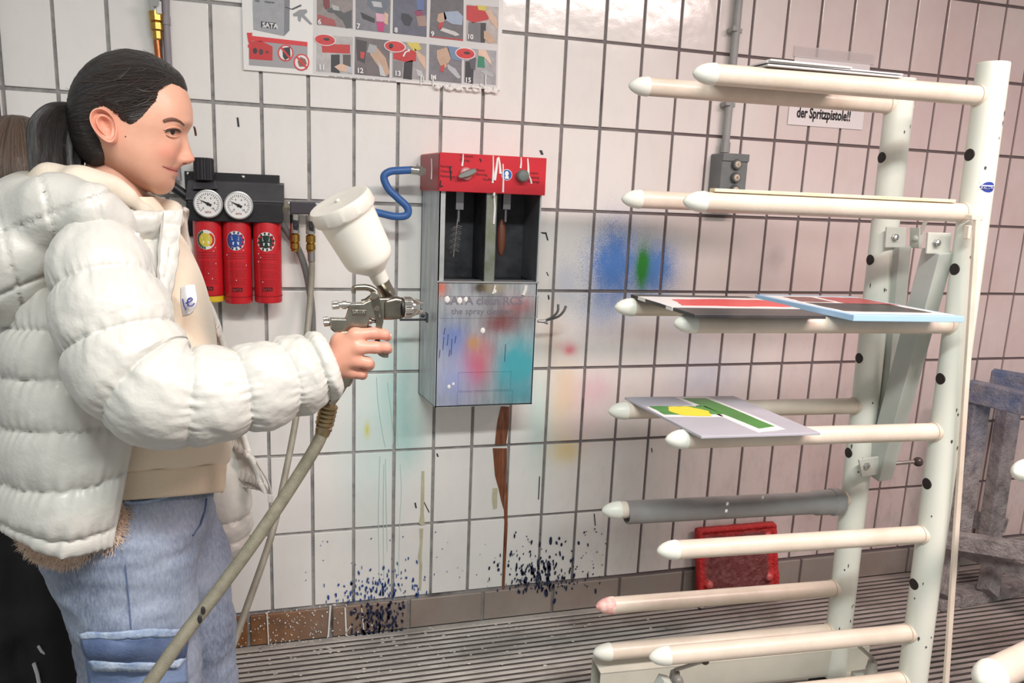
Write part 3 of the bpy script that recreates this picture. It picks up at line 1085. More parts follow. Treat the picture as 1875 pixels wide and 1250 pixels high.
    mb.build('name_plate', mat('plate_dark', (70, 18, 24), 0.4), bw, smooth=0)
    text_mesh('plate_lettering', 'SATA', 0.0095, mat('plate_letter', (196, 70, 74), 0.5), bw, V(axx.x - .012, BY - R - .0009, zn + .002), (1, 0, 0), (0, 0, 1), lift=0.0004)
    fl = MB()
    for q in range(5):
        fl.sphere(on_bowl(rr.uniform(-.028, .028), rr.uniform(zb2 + .03, zt2 - .08), 0.0003), 0.0014, 6, 4)
    fl.build('white_fleck', WHITE, bw)
# outlet side: hex nut, manifold, two ball valves with brass couplings
mb = MB().lathe([(0.012, 0), (0.019, 0.001), (0.019, 0.016), (0.012, 0.017), (0.012, 0.026)], P(516, 379, -0.06), (1, 0, 0), 6)
mb.build('hex_nut', mat('nickel', (190, 184, 170), 0.3, 1.0), fu, smooth=15)
a, b = P(531, 381, -0.06), P(578, 380, -0.06)
B((a + b) / 2, ((b - a).length, 0.03, 0.034)).build('manifold', mat('manifold_dark', (66, 62, 68), 0.45, var=0.2), fu, smooth=0, bevel=0.003)
for vx, vy in ((540, 400), (569, 402)):
    t0, t1 = P(vx, vy - 8, -0.06), P(vx, vy + 26, -0.06)
    vb = MB().cyl(t0, t1, 0.0135).build('outlet_valve', CHROME, fu)
    mb = MB().prism([P(vx - 4, vy + 2, -0.078), P(vx + 6, vy + 4, -0.078), P(vx + 5, vy + 22, -0.078), P(vx - 3, vy + 20, -0.078)], (0, -0.006, 0))
    mb.cyl(P(vx + 1, vy + 12, -0.06), P(vx + 1, vy + 12, -0.086), 0.006)
    mb.build('valve_lever', BLACKP, vb, bevel=0.001)
    z0 = P(vx, vy + 27, -0.06)
    MB().lathe([(0.009, 0), (0.0135, -0.004), (0.0135, -0.022), (0.010, -0.024), (0.013, -0.028), (0.0135, -0.042), (0.011, -0.046), (0.011, -0.05)], z0, (0, 0, 1), 12).build('coupling', BRASS, vb, smooth=25)
MB().tube(curve([P(300, 330, -0.05), P(322, 345, -0.05), P(345, 362, -0.05)], 8), 0.013, 12).build('inlet_hose', BLACKP, fu)

# ---- hoses
GREYH = mat('hose_grey', (128, 126, 124), 0.5, var=0.2, vscale=20)
hs = MB().tube(curve([P(512, 405, -0.03), P(530, 430, -0.03), P(552, 470, -0.03), P(565, 520, -0.03), P(572, 580, -0.03), P(570, 650, -0.025), P(553, 720, -0.022), P(470, 760, -0.02), P(385, 800, -0.02), P(335, 880, -0.02), P(320, 1000, -0.02), P(315, 1120, -0.025), PZ(315, 1215, .012), PZ(250, 1235, .012), PZ(100, 1245, .012)], 80), 0.0095, 12).build('wall_hose', GREYH)
tag(hs, 'dark grey hose bending down the tiles behind the beige hose', 'hose')
BEIGE = mat('hose_beige', (160, 156, 142), 0.5, var=0.25, vscale=14, col2=(132, 127, 110))
rh = thing('air_hose', 'beige air hose hanging from the brass coupling of the filter unit', 'hose', P(570, 480, -0.06))
MB().tube(curve([P(570, 456, -0.06), P(571, 500, -0.06), P(567, 560, -0.08), P(558, 650, -0.14), P(543, 760, -0.25), P(520, 880, -0.35), P(497, 980, -0.43), P(456, 1100, -0.52), P(412, 1218, -0.6), P(330, 1420, -0.68), PZ(250, 1500, 0.012), PZ(100, 1480, 0.012)], 90), 0.0085, 12).build('hose', BEIGE, rh)
MB().cyl(P(570, 452, -0.06), P(570.5, 478, -0.06), 0.0105).build('ferrule', mat('ferrule_steel', (170, 170, 166), 0.35, 0.9), rh)

# ---- spray-gun cleaner cabinet
CB = thing('gun_cleaner', 'paint-stained grey spray gun cleaner cabinet with red head on the tiled wall', 'cleaner', P(880, 600, 0))
D = 0.165                      # depth off the wall
xl = P(797, 700, -D).x + 0.0
xr = P(975, 700, -D).x
xl_f = P(803, 300, -D).x
XL, XR = (P(803, 400, -D).x + P(797, 735, -D).x) / 2, (P(990, 400, -D).x + P(974, 735, -D).x) / 2
ZB, ZT = P(880, 743, -D).z, P(880, 283, -D).z
ZR = P(880, 353, -D).z         # bottom of red head
ZS = P(880, 516, -D).z         # shelf lip
XLb = P(768, 600, 0).x         # the back is wider to the left (slanted cheek)
cab_t = NT('cabinet_paint')
cab_t.pos()
n_ = cab_t.noise(16, 5, .65, cab_t.scaled(3, 1, .5))
cbase = cab_t.ramp(n_, [(0.3, srgb((138, 144, 150))), (0.55, srgb((174, 180, 184))), (0.8, srgb((200, 204, 206)))])
cz = lambda x, y: (P(x, y, -D).x, P(x, y, -D).z)
bl = []
for (x, y, rx, ry, c, st, sp) in [
        (945, 670, 50, 62, (74, 168, 180), 1.25, 0.15), (955, 720, 40, 30, (98, 172, 186), 0.9, 0.1), (868, 672, 30, 42, (206, 84, 96), 1.1, 0.1), (880, 640, 30, 25, (200, 110, 110), 0.5, 0.2), (830, 620, 30, 40, (112, 136, 196), 0.9, 0.5),
        (830, 700, 45, 60, (160, 172, 214), 0.9, 0.1), (868, 628, 14, 14, (196, 150, 80), 0.8, 0.2), (920, 590, 40, 24, (140, 66, 66), 0.85, 0.25),
        (880, 527, 14, 11, (24, 24, 28), 1.2, 0.2), (950, 560, 34, 20, (172, 96, 100), 0.7, 0.3), (806, 527, 12, 16, (226, 104, 52), 0.9, 0.3),
        (850, 560, 40, 24, (176, 178, 184), 0.8, 0.1), (900, 545, 30, 26, (86, 84, 90), 0.45, 0.5), (905, 527, 30, 10, (176, 150, 80), 0.45, 0.4)]:
    p_ = cz(x, y)
    bl.append((p_[0], p_[1], rx / 655, ry / 655, c, st, sp))
cb_col = blob_chain(cab_t, cbase, bl)
cab_t.l(cb_col, cab_t.b.inputs['Base Color'])
cab_t.b.inputs['Roughness'].default_value = 0.38
cab_t.b.inputs['Metallic'].default_value = 0.15
cab_t.bump(cab_t.noise(40, 4, .6, cab_t.scaled(2, 1, .6)), 0.2, 0.01)
M_CAB = cab_t.m
M_CABS = mat('cabinet_side', (200, 208, 210), 0.4, 0.1, col2=(160, 168, 172), vscale=16, stretch=(3, 3, .5), bump=0.2, bscale=40)
M_IN = mat('cabinet_inside', (46, 47, 52), 0.5, 0.3, col2=(78, 80, 84), vscale=14)
# lower front panel
fp = B(((XL + XR) / 2, -D + 0.002, (ZB + ZS) / 2), (XR - XL, 0.004, ZS - ZB)).build('front_panel', M_CAB, CB, smooth=0, bevel=0.001)
# raised label frame and embossed rectangle on the panel
mb = MB()


def frame_on(mb, x0, y0, x1, y1, w=0.0022, Y=-D, th=0.0015):
    a, b = P(x0, y0, Y), P(x1, y1, Y)
    for c, s in ((((a.x + b.x) / 2, Y - th / 2, a.z), (b.x - a.x, th, w)), (((a.x + b.x) / 2, Y - th / 2, b.z), (b.x - a.x, th, w)), ((a.x, Y - th / 2, (a.z + b.z) / 2), (w, th, a.z - b.z)), ((b.x, Y - th / 2, (a.z + b.z) / 2), (w, th, a.z - b.z))):
        mb.box(c, s)


for fr_ in ((807, 541, 983, 581, 0.0022), (840, 681, 935, 712, 0.0014), (838, 717, 938, 737, 0.0014)):
    mb = MB()
    frame_on(mb, *fr_)
    mb.build('embossed_frame', M_CAB, fp, smooth=0)
LT = mat('faded_letter', (128, 124, 134), 0.5)
text_mesh('lettering', 'SATA clean RCS', 0.034, LT, fp, P(815, 557, -D), (1, 0, 0), (0, 0, 1), bold=0.0006)
text_mesh('lettering', 'the spray cleaner', 0.026, LT, fp, P(826, 575, -D), (1, 0, 0), (0, 0, 1))
mb = MB()
for x, y, s in ((819, 548, .008), (842, 550, .008), (853, 548, .006), (906, 533, .005), (884, 605, .007), (822, 708, .005), (830, 703, .004)):
    mb.sphere(P(x, y, -D - 0.0005), (s, 0.002, s * 1.3), 8, 6)
mb.tube([P(907, 522, -D - .002), P(905, 530, -D - .002), P(902, 538, -D - .001)], 0.003, 6)
mb.tube([P(963, 522, -D - .002), P(962, 530, -D - .002), P(958, 540, -D - .001)], 0.006, 6)
mb.build('paint_blob', WHITE, fp, smooth=60)
mb = MB()
for x0, y0, y1 in ((813, 617, 640), (821, 612, 632), (828, 620, 650), (806, 640, 655), (815, 600, 612), (835, 615, 628), (824, 640, 652), (926, 630, 662)):
    mb.tube([P(x0, y0, -D - .0005), P(x0 - 1, (y0 + y1) / 2, -D - .0005), P(x0 - 2, y1, -D - .0005)], 0.0012, 5)
mb.build('paint_streak', mat('blue_grey_streak', (72, 84, 118), 0.4), fp)
# shelf lip
B(((XL + XR) / 2, -D + 0.02, ZS), (XR - XL + 0.006, 0.05, 0.004)).build('shelf_lip', mat('lip_steel', (196, 196, 196), 0.35, 0.5, var=0.2), CB, smooth=0)
# cheeks, back, bottom
lc = MB().prism([V(XL, -D, ZB), V(XL, -D, ZR), V(XLb, 0, ZR), V(XLb, 0, ZB)], (0.004, 0, 0))
lc.build('left_cheek', M_CABS, CB, smooth=0)
MB().prism([V(XR - .004, -D, ZB), V(XR - .004, -D, ZR), V(XR + .006, 0, ZR), V(XR + .006, 0, ZB)], (0.004, 0, 0)).build('right_cheek', M_CABS, CB, smooth=0)
MB().prism([V(XL, -D, ZB), V(XR, -D, ZB), V(XR + .006, 0, ZB), V(XLb, 0, ZB)], (0, 0, 0.004)).build('bottom_plate', M_CABS, CB, smooth=0)
B(((XLb + XR) / 2, -0.003, (ZB + ZR) / 2), (XR - XLb, 0.006, ZR - ZB)).build('back_panel', M_IN, CB, smooth=0)
# corner strip and middle post of the open chambers
zc_, hc_ = (ZR + ZS) / 2, ZR - ZS
xs1 = P(814, 440, -D).x
B(((XL + xs1) / 2, -D + 0.003, zc_), (xs1 - XL, 0.006, hc_)).build('corner_strip', mat('strip_light', (198, 200, 200), 0.4, 0.3, var=0.2, vscale=25), CB, smooth=0)
xm0, xm1 = P(889, 440, -D).x, P(907, 440, -D).x
mp_ = B(((xm0 + xm1) / 2, -D + 0.004, zc_), (xm1 - xm0, 0.008, hc_)).build('middle_post', mat('strip_stained', (150, 152, 148), 0.4, 0.3, col2=(118, 128, 96), vscale=20), CB, smooth=0)
mb = MB()
mb.tube([P(905, 358, -D - .001), P(906, 380, -D - .001), P(904, 410, -D - .001)], 0.003, 6)
mb.build('paint_run', WHITE, mp_)
for x in (xm0 - 0.001, xm1 + 0.001):
    B((x, -D / 2, zc_), (0.002, D, hc_)).build('divider', M_IN, CB, smooth=0)
B((XR - .003, -D / 2, zc_), (0.003, D - .01, hc_)).build('inner_cheek', mat('inner_grey', (128, 132, 136), 0.4, 0.4, var=0.3, vscale=10), CB, smooth=0)
B(((XLb + XR) / 2, -D / 2, ZS - .004), (XR - XLb - .05, D - .01, 0.003)).build('chamber_floor', M_IN, CB, smooth=0)
# nozzles and cleaning brush
for x, y in ((841, 378), (927, 378)):
    mb = B(P(x, y - 14, -0.11), (0.022, 0.02, 0.06))
    mb.cyl(P(x - 1, y, -0.11), P(x - 2, y + 28, -0.11), 0.005)
    mb.build('nozzle', mat('nozzle_steel', (132, 132, 134), 0.4, 0.8), CB)
br = MB().cyl(P(838, 400, -0.12), P(830, 470, -0.12), 0.0025).build('brush', mat('wire', (150, 150, 148), 0.4, 0.8), CB)
mb = MB()
for j in range(46):
    c = P(836 - j * 0.12, 412 + j * 1.05, -0.12)
    a = j * 1.9
    mb.cyl(c, c + V(math.cos(a) * .016, math.sin(a) * .016, -0.004), 0.0012, n=5)
mb.build('bristles', mat('bristle', (112, 112, 112), 0.6), br)
MB().sphere(P(918, 435, -0.09), (0.014, 0.01, 0.055), 12, 10).build('brush_handle', mat('brush_brown', (112, 66, 48), 0.5), CB)
# red head
RH = mat('head_red', (214, 38, 52), 0.3, var=0.15, vscale=8, coat=0.3)
RH2 = mat('head_red_dusty', (176, 62, 68), 0.45, col2=(150, 92, 90), vscale=20)
xh0, xh1 = XL - 0.004, XR + 0.006
Dh = D + 0.012
head = MB().prism([V(xh0, -Dh, ZR), V(xh1, -Dh, ZR), V(xh1 + .004, 0, ZR), V(XLb - .004, 0, ZR), ], (0, 0, ZT - ZR)).build('red_head', RH, CB, smooth=0, bevel=0.002)
YH = -Dh
mb = MB()
mb.prism([V(xh0 - .0012, -Dh + .004, ZR + .004), V(xh0 - .0012, -Dh + .004, ZT - .004), V(XLb - .0052, -0.004, ZT - .004), V(XLb - .0052, -0.004, ZR + .004)], (-0.0008, -0.0003, 0))
mb.build('dusty_side', RH2, head, smooth=0)
kb_ = P(853, 318, YH)
kn = MB().lathe([(0.018, 0), (0.017, 0.008), (0.014, 0.010)], kb_, (0, -1, 0), 24).build('lever_knob', mat('lever_clear', (190, 130, 132), 0.3), head)
dl = (P(870, 312, YH) - P(836, 325, YH)).normalized()
nl = V(-dl.z, 0, dl.x)
pts = []
for s, w in ((-.027, .003), (-.02, .0065), (0, .009), (.018, .0085), (.027, .005)):
    pts.append((s, w))
poly = [kb_ + V(0, -.010, 0) + dl * s + nl * w for s, w in pts] + [kb_ + V(0, -.010, 0) + dl * s - nl * w for s, w in reversed(pts)]
MB().prism(poly, (0, -0.012, 0)).build('selector_lever', CHROME, head, bevel=0.003, smooth=60)
MB().lathe([(0.017, 0), (0.0175, 0.004), (0.0165, 0.02), (0.013, 0.023), (0.001, 0.0235)], P(955, 322, YH), (0, -1, 0), 24).build('push_button', mat('button_grey', (118, 126, 122), 0.4, 0.3), head)
st_ = MB().lathe([(0.0155, 0), (0.0155, 0.0008), (0.0004, 0.0009)], P(928, 320, YH), (0, -1, 0), 28).build('mask_sticker', mat('sticker_rim', (226, 226, 222), 0.4), head)
MB().lathe([(0.0138, 0), (0.0138, 0.0006), (0.0004, 0.0007)], P(928, 320, YH - .0009), (0, -1, 0), 28).build('sticker_disc', mat('sign_blue', (38, 92, 168), 0.4), st_)
mb = MB().sphere(P(928, 318, YH - .0016), (0.0055, 0.0006, 0.0075), 12, 8)
mb.box(P(928, 325, YH - .0018), (0.011, 0.0012, 0.007))
mb.build('sticker_face', WHITE, st_)
INK = mat('head_ink', (92, 22, 28), 0.5)
for s, x, y, z_ in (('Reinigen', 806, 306, .0098), ('Cleaning', 806, 315, .0098), ('Nettoyage', 806, 324, .0098), ('Trocknen', 842, 287, .0098), ('Drying', 842, 295, .0098), ('Blasen', 872, 313, .0098), ('Blowing', 872, 321, .0098), ('Souffler', 884, 330, .0098), ('Pumpen', 966, 318, .0098), ('Pumping', 966, 326, .0098), ('Pompage', 966, 334, .0098)):
    text_mesh('lettering', s, z_, INK, head, P(x, y, YH), (1, 0, 0), (0, 0, 1))
mb = MB()
for x0, y0, x1, y1, w in ((848, 282, 846, 304, .003), (903, 285, 902, 335, .003), (911, 289, 905, 330, .005), (913, 287, 916, 318, .004), (921, 300, 921, 352, .003), (954, 288, 953, 308, .003), (966, 290, 967, 322, .004), (969, 322, 973, 336, .003), (905, 352, 904, 358, .004), (790, 290, 790, 328, .002)):
    yy = YH - .0005 if x0 > 800 else -0.12
    q = curve([P(x0, y0, yy), P((x0 + x1) / 2 + .6, (y0 + y1) / 2, yy), P(x1, y1, yy)], 8)
    MB().tube(q, lambda s, w=w: w * (0.55 + 0.5 * s), 6).build('paint_run', WHITE, head, smooth=60)
mb = MB()
for x0, y0, x1, y1 in ((824, 304, 826, 330), (807, 330, 806, 342), (807, 342, 811, 340), (879, 290, 881, 296)):
    mb.tube([P(x0, y0, YH - .0005), P((x0 + x1) / 2, (y0 + y1) / 2, YH - .0005), P(x1, y1, YH - .0005)], 0.002, 5)
mb.build('black_mark', BLACKP, head)
# wire hooks either side
hk = MB()
for dx in (0, 9):
    hk.tube(curve([P(985, 588, -0.09), P(1000, 586, -0.09), P(1012 + dx, 580, -0.11), P(1021 + dx * 1.2, 570, -0.12), P(1022 + dx * 1.6, 557 + dx * .3, -0.12)], 16), 0.004, 8)
hk.tube([P(984, 588, -0.09), P(996, 589, -0.09), P(1003, 592, -0.09)], 0.004, 8)
hk.build('gun_hook', mat('hook_steel', (136, 138, 138), 0.35, 0.7), CB)
mb = MB()
a, b = P(732, 583, -0.12), P(782, 587, -0.12)
mb.box((a + b) / 2, ((b - a).length, 0.012, 0.005))
mb.box(P(781, 581, -0.12), (0.006, 0.03, 0.026))
mb.sphere(P(774, 578, -0.12), 0.006, 10, 6)
mb.build('gun_hook', mat('hook_dark', (70, 72, 76), 0.4, 0.6), CB)
# blue supply hose with metal fittings
bh = thing('blue_hose', 'blue air hose bending into the left side of the red cleaner head', 'hose', P(730, 350, -0.1))
MB().tube(curve([P(757, 311, -0.11), P(735, 312, -0.11), P(714, 314, -0.11), P(703, 324, -0.11), P(711, 345, -0.11), P(728, 362, -0.11), P(746, 380, -0.11), P(744, 394, -0.11), P(722, 396, -0.11), P(690, 389, -0.10), P(640, 380, -0.08), P(600, 383, -0.06), P(577, 381, -0.06)], 80), 0.0108, 14).build('hose', mat('hose_blue', (58, 104, 168), 0.42, var=0.15, vscale=25), bh)
mb = MB().cyl(P(752, 311, -0.11), P(770, 313, -0.11), 0.0125)
mb.build('clamp_ring', CHROME, bh)
mb = MB().lathe([(0.0105, 0), (0.0155, .001), (0.0155, 0.012), (0.010, 0.013), (0.010, 0.02)], P(766, 313, -0.11), (1, 0, 0), 6)
mb.cyl(P(762, 303, -0.115), P(766, 303, -0.115), 0.006, n=8)
mb.build('hex_fitting', STEEL, bh, smooth=15)

# ---- switch box with its conduit
SB = thing('switch_box', 'grey push-button switch box with three buttons on the tiled wall behind rack', 'switch', P(1335, 330, 0))
SD = 0.075
sx0, sx1 = P(1320, 320, -SD).x, P(1368, 320, -SD).x
sz1, sz0 = P(1343, 281, -SD).z, P(1340, 384, -SD).z
GB = mat('switch_grey', (118, 122, 122), 0.5, var=0.15, vscale=30, bump=0.1, bscale=300)
B(((sx0 + sx1) / 2, -SD / 2, (sz0 + sz1) / 2), (sx1 - sx0, SD, sz1 - sz0)).build('housing', GB, SB, smooth=0, bevel=0.005, segs=3)
B(((sx0 + sx1) / 2, -SD - .002, sz1 - 0.012), (sx1 - sx0, 0.006, 0.024)).build('cover_rib', GB, SB, smooth=0, bevel=0.002)
bc = mat('button_beige', (190, 178, 160), 0.45)
for i, y in enumerate((301, 325, 348)):
    c = P(1347 - i * 1.8, y, -SD)
    g = MB().lathe([(0.0165, 0), (0.0165, 0.008), (0.0145, 0.014), (0.0115, 0.014), (0.011, 0.011), (0.0005, 0.011)], c, (0, -1, 0), 24).build('button_collar', mat('collar_grey', (96, 98, 98), 0.45), SB)
    MB().lathe([(0.0105, 0), (0.0105, 0.004), (0.009, 0.005), (0.0005, 0.005)], c + V(0, -0.011, 0), (0, -1, 0), 20).build('button', bc, g)
    text_mesh('button_mark', ('1', '0', '2')[i], 0.011, mat('mark_red_brown', (128, 66, 52), 0.5), g, c + V(0, -0.0162, -0.004), (1, 0, 0), (0, 0, 1), align='CENTER')
cdt = thing('conduit', 'grey cable conduit rising from the switch box with plastic clips', 'pipe', P(1345, 200, 0))
CG = mat('conduit_grey2', (158, 158, 156), 0.5, var=0.12, vscale=20)
ca, cb_ = P(1352, -80, -0.025), P(1331, 268, -0.025)
ca.x = cb_.x = (P(1347, 40, -0.025).x + P(1333, 240, -0.025).x) / 2
ca.z = 2.72
MB().cyl(cb_, ca, 0.0125).build('tube', CG, cdt)
MB().cyl(cb_ + V(0, 0, -0.02), cb_ + V(0, 0, 0.012), 0.016, n=8).build('gland', CG, cdt)
for y in (55, 192):
    z = P(1340, y, -0.025).z
    mb = B((ca.x, -0.016, z), (0.042, 0.024, 0.014))
    mb.box((ca.x - .012, -0.036, z + .003), (0.018, 0.012, 0.016))
    mb.build('clip', CG, cdt, bevel=0.002)

# ---- paper sign in its clear holder
SG = thing('paper_sign', 'white paper sign with black lettering in a clear strip behind the rack', 'sign', P(1515, 170, 0))
sx0, sx1 = P(1447, 170, 0).x, P(1582, 200, 0).x
sz1, sz0 = P(1520, 108, 0).z, P(1512, 233, 0).z
B(((sx0 + sx1) / 2, -0.003, (sz0 + sz1) / 2), (sx1 - sx0, 0.001, sz1 - sz0)).build('sheet', mat('paper', (236, 228, 228), 0.7), SG, smooth=0)
B(((sx0 + sx1) / 2 + .004, -0.006, sz1 + .012), (sx1 - sx0 + .02, 0.004, 0.034)).build('clear_strip', mat('clear_plastic', (236, 226, 226), 0.12, spec=0.6, alpha=0.35), SG, smooth=0)
LK = mat('ink_black', (24, 22, 24), 0.6)
text_mesh('lettering', 'der Spritzpistole!!', 0.046, LK, SG, P(1458, 214, -.0036), (1, 0, 0), (0, 0, 1), sx=0.64, bold=0.0012)
# ================================================================== DRYING RACK
RACKW = mat('rack_cream', (226, 214, 198), 0.38, col2=(206, 192, 174), vscale=7, bump=0.12, bscale=120, coat=0.1)
POSTW = mat('rack_post', (222, 226, 214), 0.32, var=0.06, vscale=6, coat=0.2)
CAPW = mat('cap_white', (236, 238, 226), 0.4, var=0.06, vscale=30)
PLATE = mat('rack_plate', (196, 200, 190), 0.42, var=0.1, vscale=12)
HOLE = mat('socket_dark', (34, 26, 24), 0.6)
TH, Z1, DZ, LX, LY = -0.057, 1.683, 0.253, 0.012, 0.041
DA = V(math.cos(TH), math.sin(TH), 0)
RP, RA = 0.033, 0.0208


def root_at(x, y, z):
    return V(x + LX * (z - 1), y + LY * (z - 1), z)


def make_arm(parent, root, L, cap, rough_mat=RACKW):
    tip = root - DA * L
    a = MB().cyl(tip + DA * 0.046, root + DA * 0.02, RA, n=24).build('arm', rough_mat, parent)
    MB().lathe([(RA * 1.06, 0), (RA * 1.06, 0.006), (RA * .98, 0.018), (RA * .8, 0.030), (RA * .52, 0.040), (RA * .22, 0.0455), (0.0008, 0.047)], tip + DA * 0.047, -DA, 24).build('end_cap', cap, a)
    MB().cyl(root - DA * 0.006, root + DA * 0.012, RA * 1.12, n=24).build('weld_collar', RACKW, a)
    return a


rack = thing('drying_rack', 'cream tubular drying rack with two posts and rows of capped arms', 'rack', root_at(1.656 + RP, -0.80, 0.0))
PINKCAP = mat('cap_pink', (236, 150, 142), 0.4, col2=(240, 226, 214), vscale=60)
ROOTS = {}
for (nm, x, y, L) in (('F', 1.656, -0.9, 0.677), ('B', 1.618, -0.676, 0.679)):
    pb, pt = root_at(x, y, 0.16) + DA * RP * .85, root_at(x, y, Z1 + (0.068 if nm == 'F' else 0.06)) + DA * RP * .85
    po = MB().cyl(pb, pt, RP, n=32).build('post', POSTW, rack)
    MB().cyl(pt + V(0, 0, -0.004), pt + V(0, 0, 0.003), RP * .97, n=32).build('post_cap', CAPW, po)
    # rolled seam strip along the rear right of the tube
    s_ = V(math.cos(-0.35), math.sin(-0.35), 0) * (RP - 0.001)
    MB().cyl(pb + s_, pt + s_, 0.0035, n=8).build('seam_strip', POSTW, po)
    for k in range(6):
        z = Z1 - DZ * k
        r = root_at(x, y, z)
        ROOTS[(nm, k)] = r
        make_arm(rack, r, L, PINKCAP if (nm == 'B' and k == 5) else CAPW)
        zz = z - DZ / 2
        if k < 5:
            c = root_at(x, y, zz) + DA * RP * .85
            MB().lathe([(0.0135, -0.006), (0.0135, 0.0015), (0.0125, 0.0018), (0.0005, 0.0018)], c - DA * (RP - .0014), -DA, 20).build('arm_socket', HOLE, po)
            MB().sphere(c + V(.031, -.005, .125), 0.006, 10, 6).build('rivet', POSTW, po)
    r = root_at(x, y, Z1 - 5.5 * DZ)
    make_arm(rack, r, L, CAPW)
    rr = random.Random(11 if nm == 'F' else 12)
    chips = MB()
    for k in range(16):
        z = rr.uniform(.3, 1.65)
        a = math.radians(rr.uniform(190, 300))
        c = root_at(x, y, z) + DA * RP * .85
        n_ = V(math.cos(a), math.sin(a), 0)
        t_ = V(-n_.y, n_.x, 0)
        w, h = rr.uniform(.0012, .003), rr.uniform(.003, .010)
        q = c + n_ * (RP + .0002)
        chips.prism([q - t_ * w, q - V(0, 0, h), q + t_ * w, q + V(0, 0, h * .7)], n_ * 0.0004)
    chips.build('paint_chip', mat('chip_dark', (70, 64, 60), 0.6), po, smooth=0)
# maker's sticker on the front post
stc = root_at(1.656, -0.9, P(1792, 341, -.93).z) + DA * RP * .85
mb, mb2 = MB(), MB()
for j in range(8):
    a0, a1 = math.radians(230 + j * 8), math.radians(230 + (j + 1) * 8)
    def sp_(a, z, off):
        return stc + V(math.cos(a) * (RP + off), math.sin(a) * (RP + off), z)
    mb.add([sp_(a0, -.0135, .0005), sp_(a1, -.0135, .0005), sp_(a1, .0135, .0005), sp_(a0, .0135, .0005)], [(0, 1, 2, 3)])
    def e_(a):
        t = (a - math.radians(264)) / math.radians(29)
        return .0115 * math.sqrt(max(0, 1 - t * t))
    mb2.add([sp_(a0, -e_(a0), .0009), sp_(a1, -e_(a1), .0009), sp_(a1, e_(a1), .0009), sp_(a0, e_(a0), .0009)], [(0, 1, 2, 3)])
stk = mb.build('maker_sticker', mat('sticker_white', (236, 236, 238), 0.4), rack, smooth=0)
mb2.build('sticker_oval', mat('sticker_blue', (44, 66, 150), 0.4), stk, smooth=0)
ca_ = math.radians(258)
nn_ = V(math.cos(ca_), math.sin(ca_), 0)
B(stc + nn_ * (RP - .0012), (0.026, 0.006, 0.008), M=Matrix.Rotation(ca_ + PI / 2, 3, 'Z')).build('sticker_band', mat('sticker_white', (236, 236, 238), 0.4), stk, smooth=0)
text_mesh('lettering', 'SCHMALZ', 0.0070, mat('sticker_blue', (44, 66, 150), 0.4), stk, stc + nn_ * (RP + .002) + V(0, 0, -.003), V(-nn_.y, nn_.x, 0), (0, 0, 1), align='CENTER', sx=.8, bold=.0002)

# brackets, folding struts and ball levers between the posts
def plate(name, pts, Y, th, parent=rack, m=PLATE, bev=0.0015):
    return MB().prism([P(x, y, Y) for x, y in pts], (0, -th, 0)).build(name, m, parent, smooth=0, bevel=bev)


STRUT = mat('strut_grey', (186, 192, 184), 0.4, var=0.1, vscale=10)
b1 = plate('bracket', [(1621, 415), (1657, 416), (1655, 453), (1618, 453)], -0.70, 0.006)
MB().lathe([(0.009, 0), (0.009, 0.004), (0.007, 0.005), (0.007, 0.010), (0.004, 0.012), (0.0005, 0.012)], P(1637, 434, -0.706), (0, -1, 0), 6).build('bolt', STEEL, b1, smooth=15)
plate('bracket', [(1666, 416), (1676, 417), (1671, 453), (1665, 453)], -0.70, 0.03)
b2 = plate('bracket', [(1696, 425), (1739, 426), (1735, 465), (1693, 464)], -0.86, 0.006)
MB().lathe([(0.009, 0), (0.009, 0.004), (0.007, 0.005), (0.007, 0.010), (0.004, 0.012), (0.0005, 0.012)], P(1713, 444, -0.866), (0, -1, 0), 6).build('bolt', STEEL, b2, smooth=15)


def strut(p0, p1, w, d):
    p0, p1 = Vector(p0), Vector(p1)
    ax_ = (p1 - p0).normalized()
    side = V(1, 0.1, 0)
    side = (side - ax_ * side.dot(ax_)).normalized()
    dp = ax_.cross(side)
    M = Matrix((side, dp, ax_)).transposed()
    return B((p0 + p1) / 2, (w, d, (p1 - p0).length), M=M).build('strut', STRUT, rack, smooth=0, bevel=0.002)


strut(P(1643, 450, -0.69), P(1612, 840, -0.69), 0.040, 0.05)
strut(P(1718, 458, -0.85), P(1608, 870, -0.72), 0.046, 0.05)
b3 = plate('bracket', [(1570, 840), (1632, 830), (1618, 865), (1576, 872)], -0.735, 0.006)
MB().lathe([(0.009, 0), (0.009, 0.005), (0.005, 0.008), (0.0005, 0.008)], P(1586, 852, -0.741), (0, -1, 0), 6).build('bolt', STEEL, b3, smooth=15)
lv = MB().cyl(P(1640, 848, -0.74), P(1674, 845, -0.76), 0.005).build('lever', mat('lever_steel', (150, 140, 136), 0.35, 0.6), rack)
MB().sphere(P(1681, 845, -0.76), 0.0125, 16, 12).build('ball_knob', mat('knob_brown', (70, 58, 56), 0.3), lv)
lv = MB().cyl(P(1679, 440, -0.72), P(1698, 398, -0.74), 0.005).build('lever', mat('lever_cream', (206, 200, 190), 0.35, 0.2), rack)
MB().sphere(P(1707, 374, -0.74), 0.0125, 16, 12).build('ball_knob', mat('knob_brown', (70, 58, 56), 0.3), lv)
MB().sphere(P(1678, 436, -0.72), 0.009, 12, 8).build('lever_pivot', PLATE, lv)
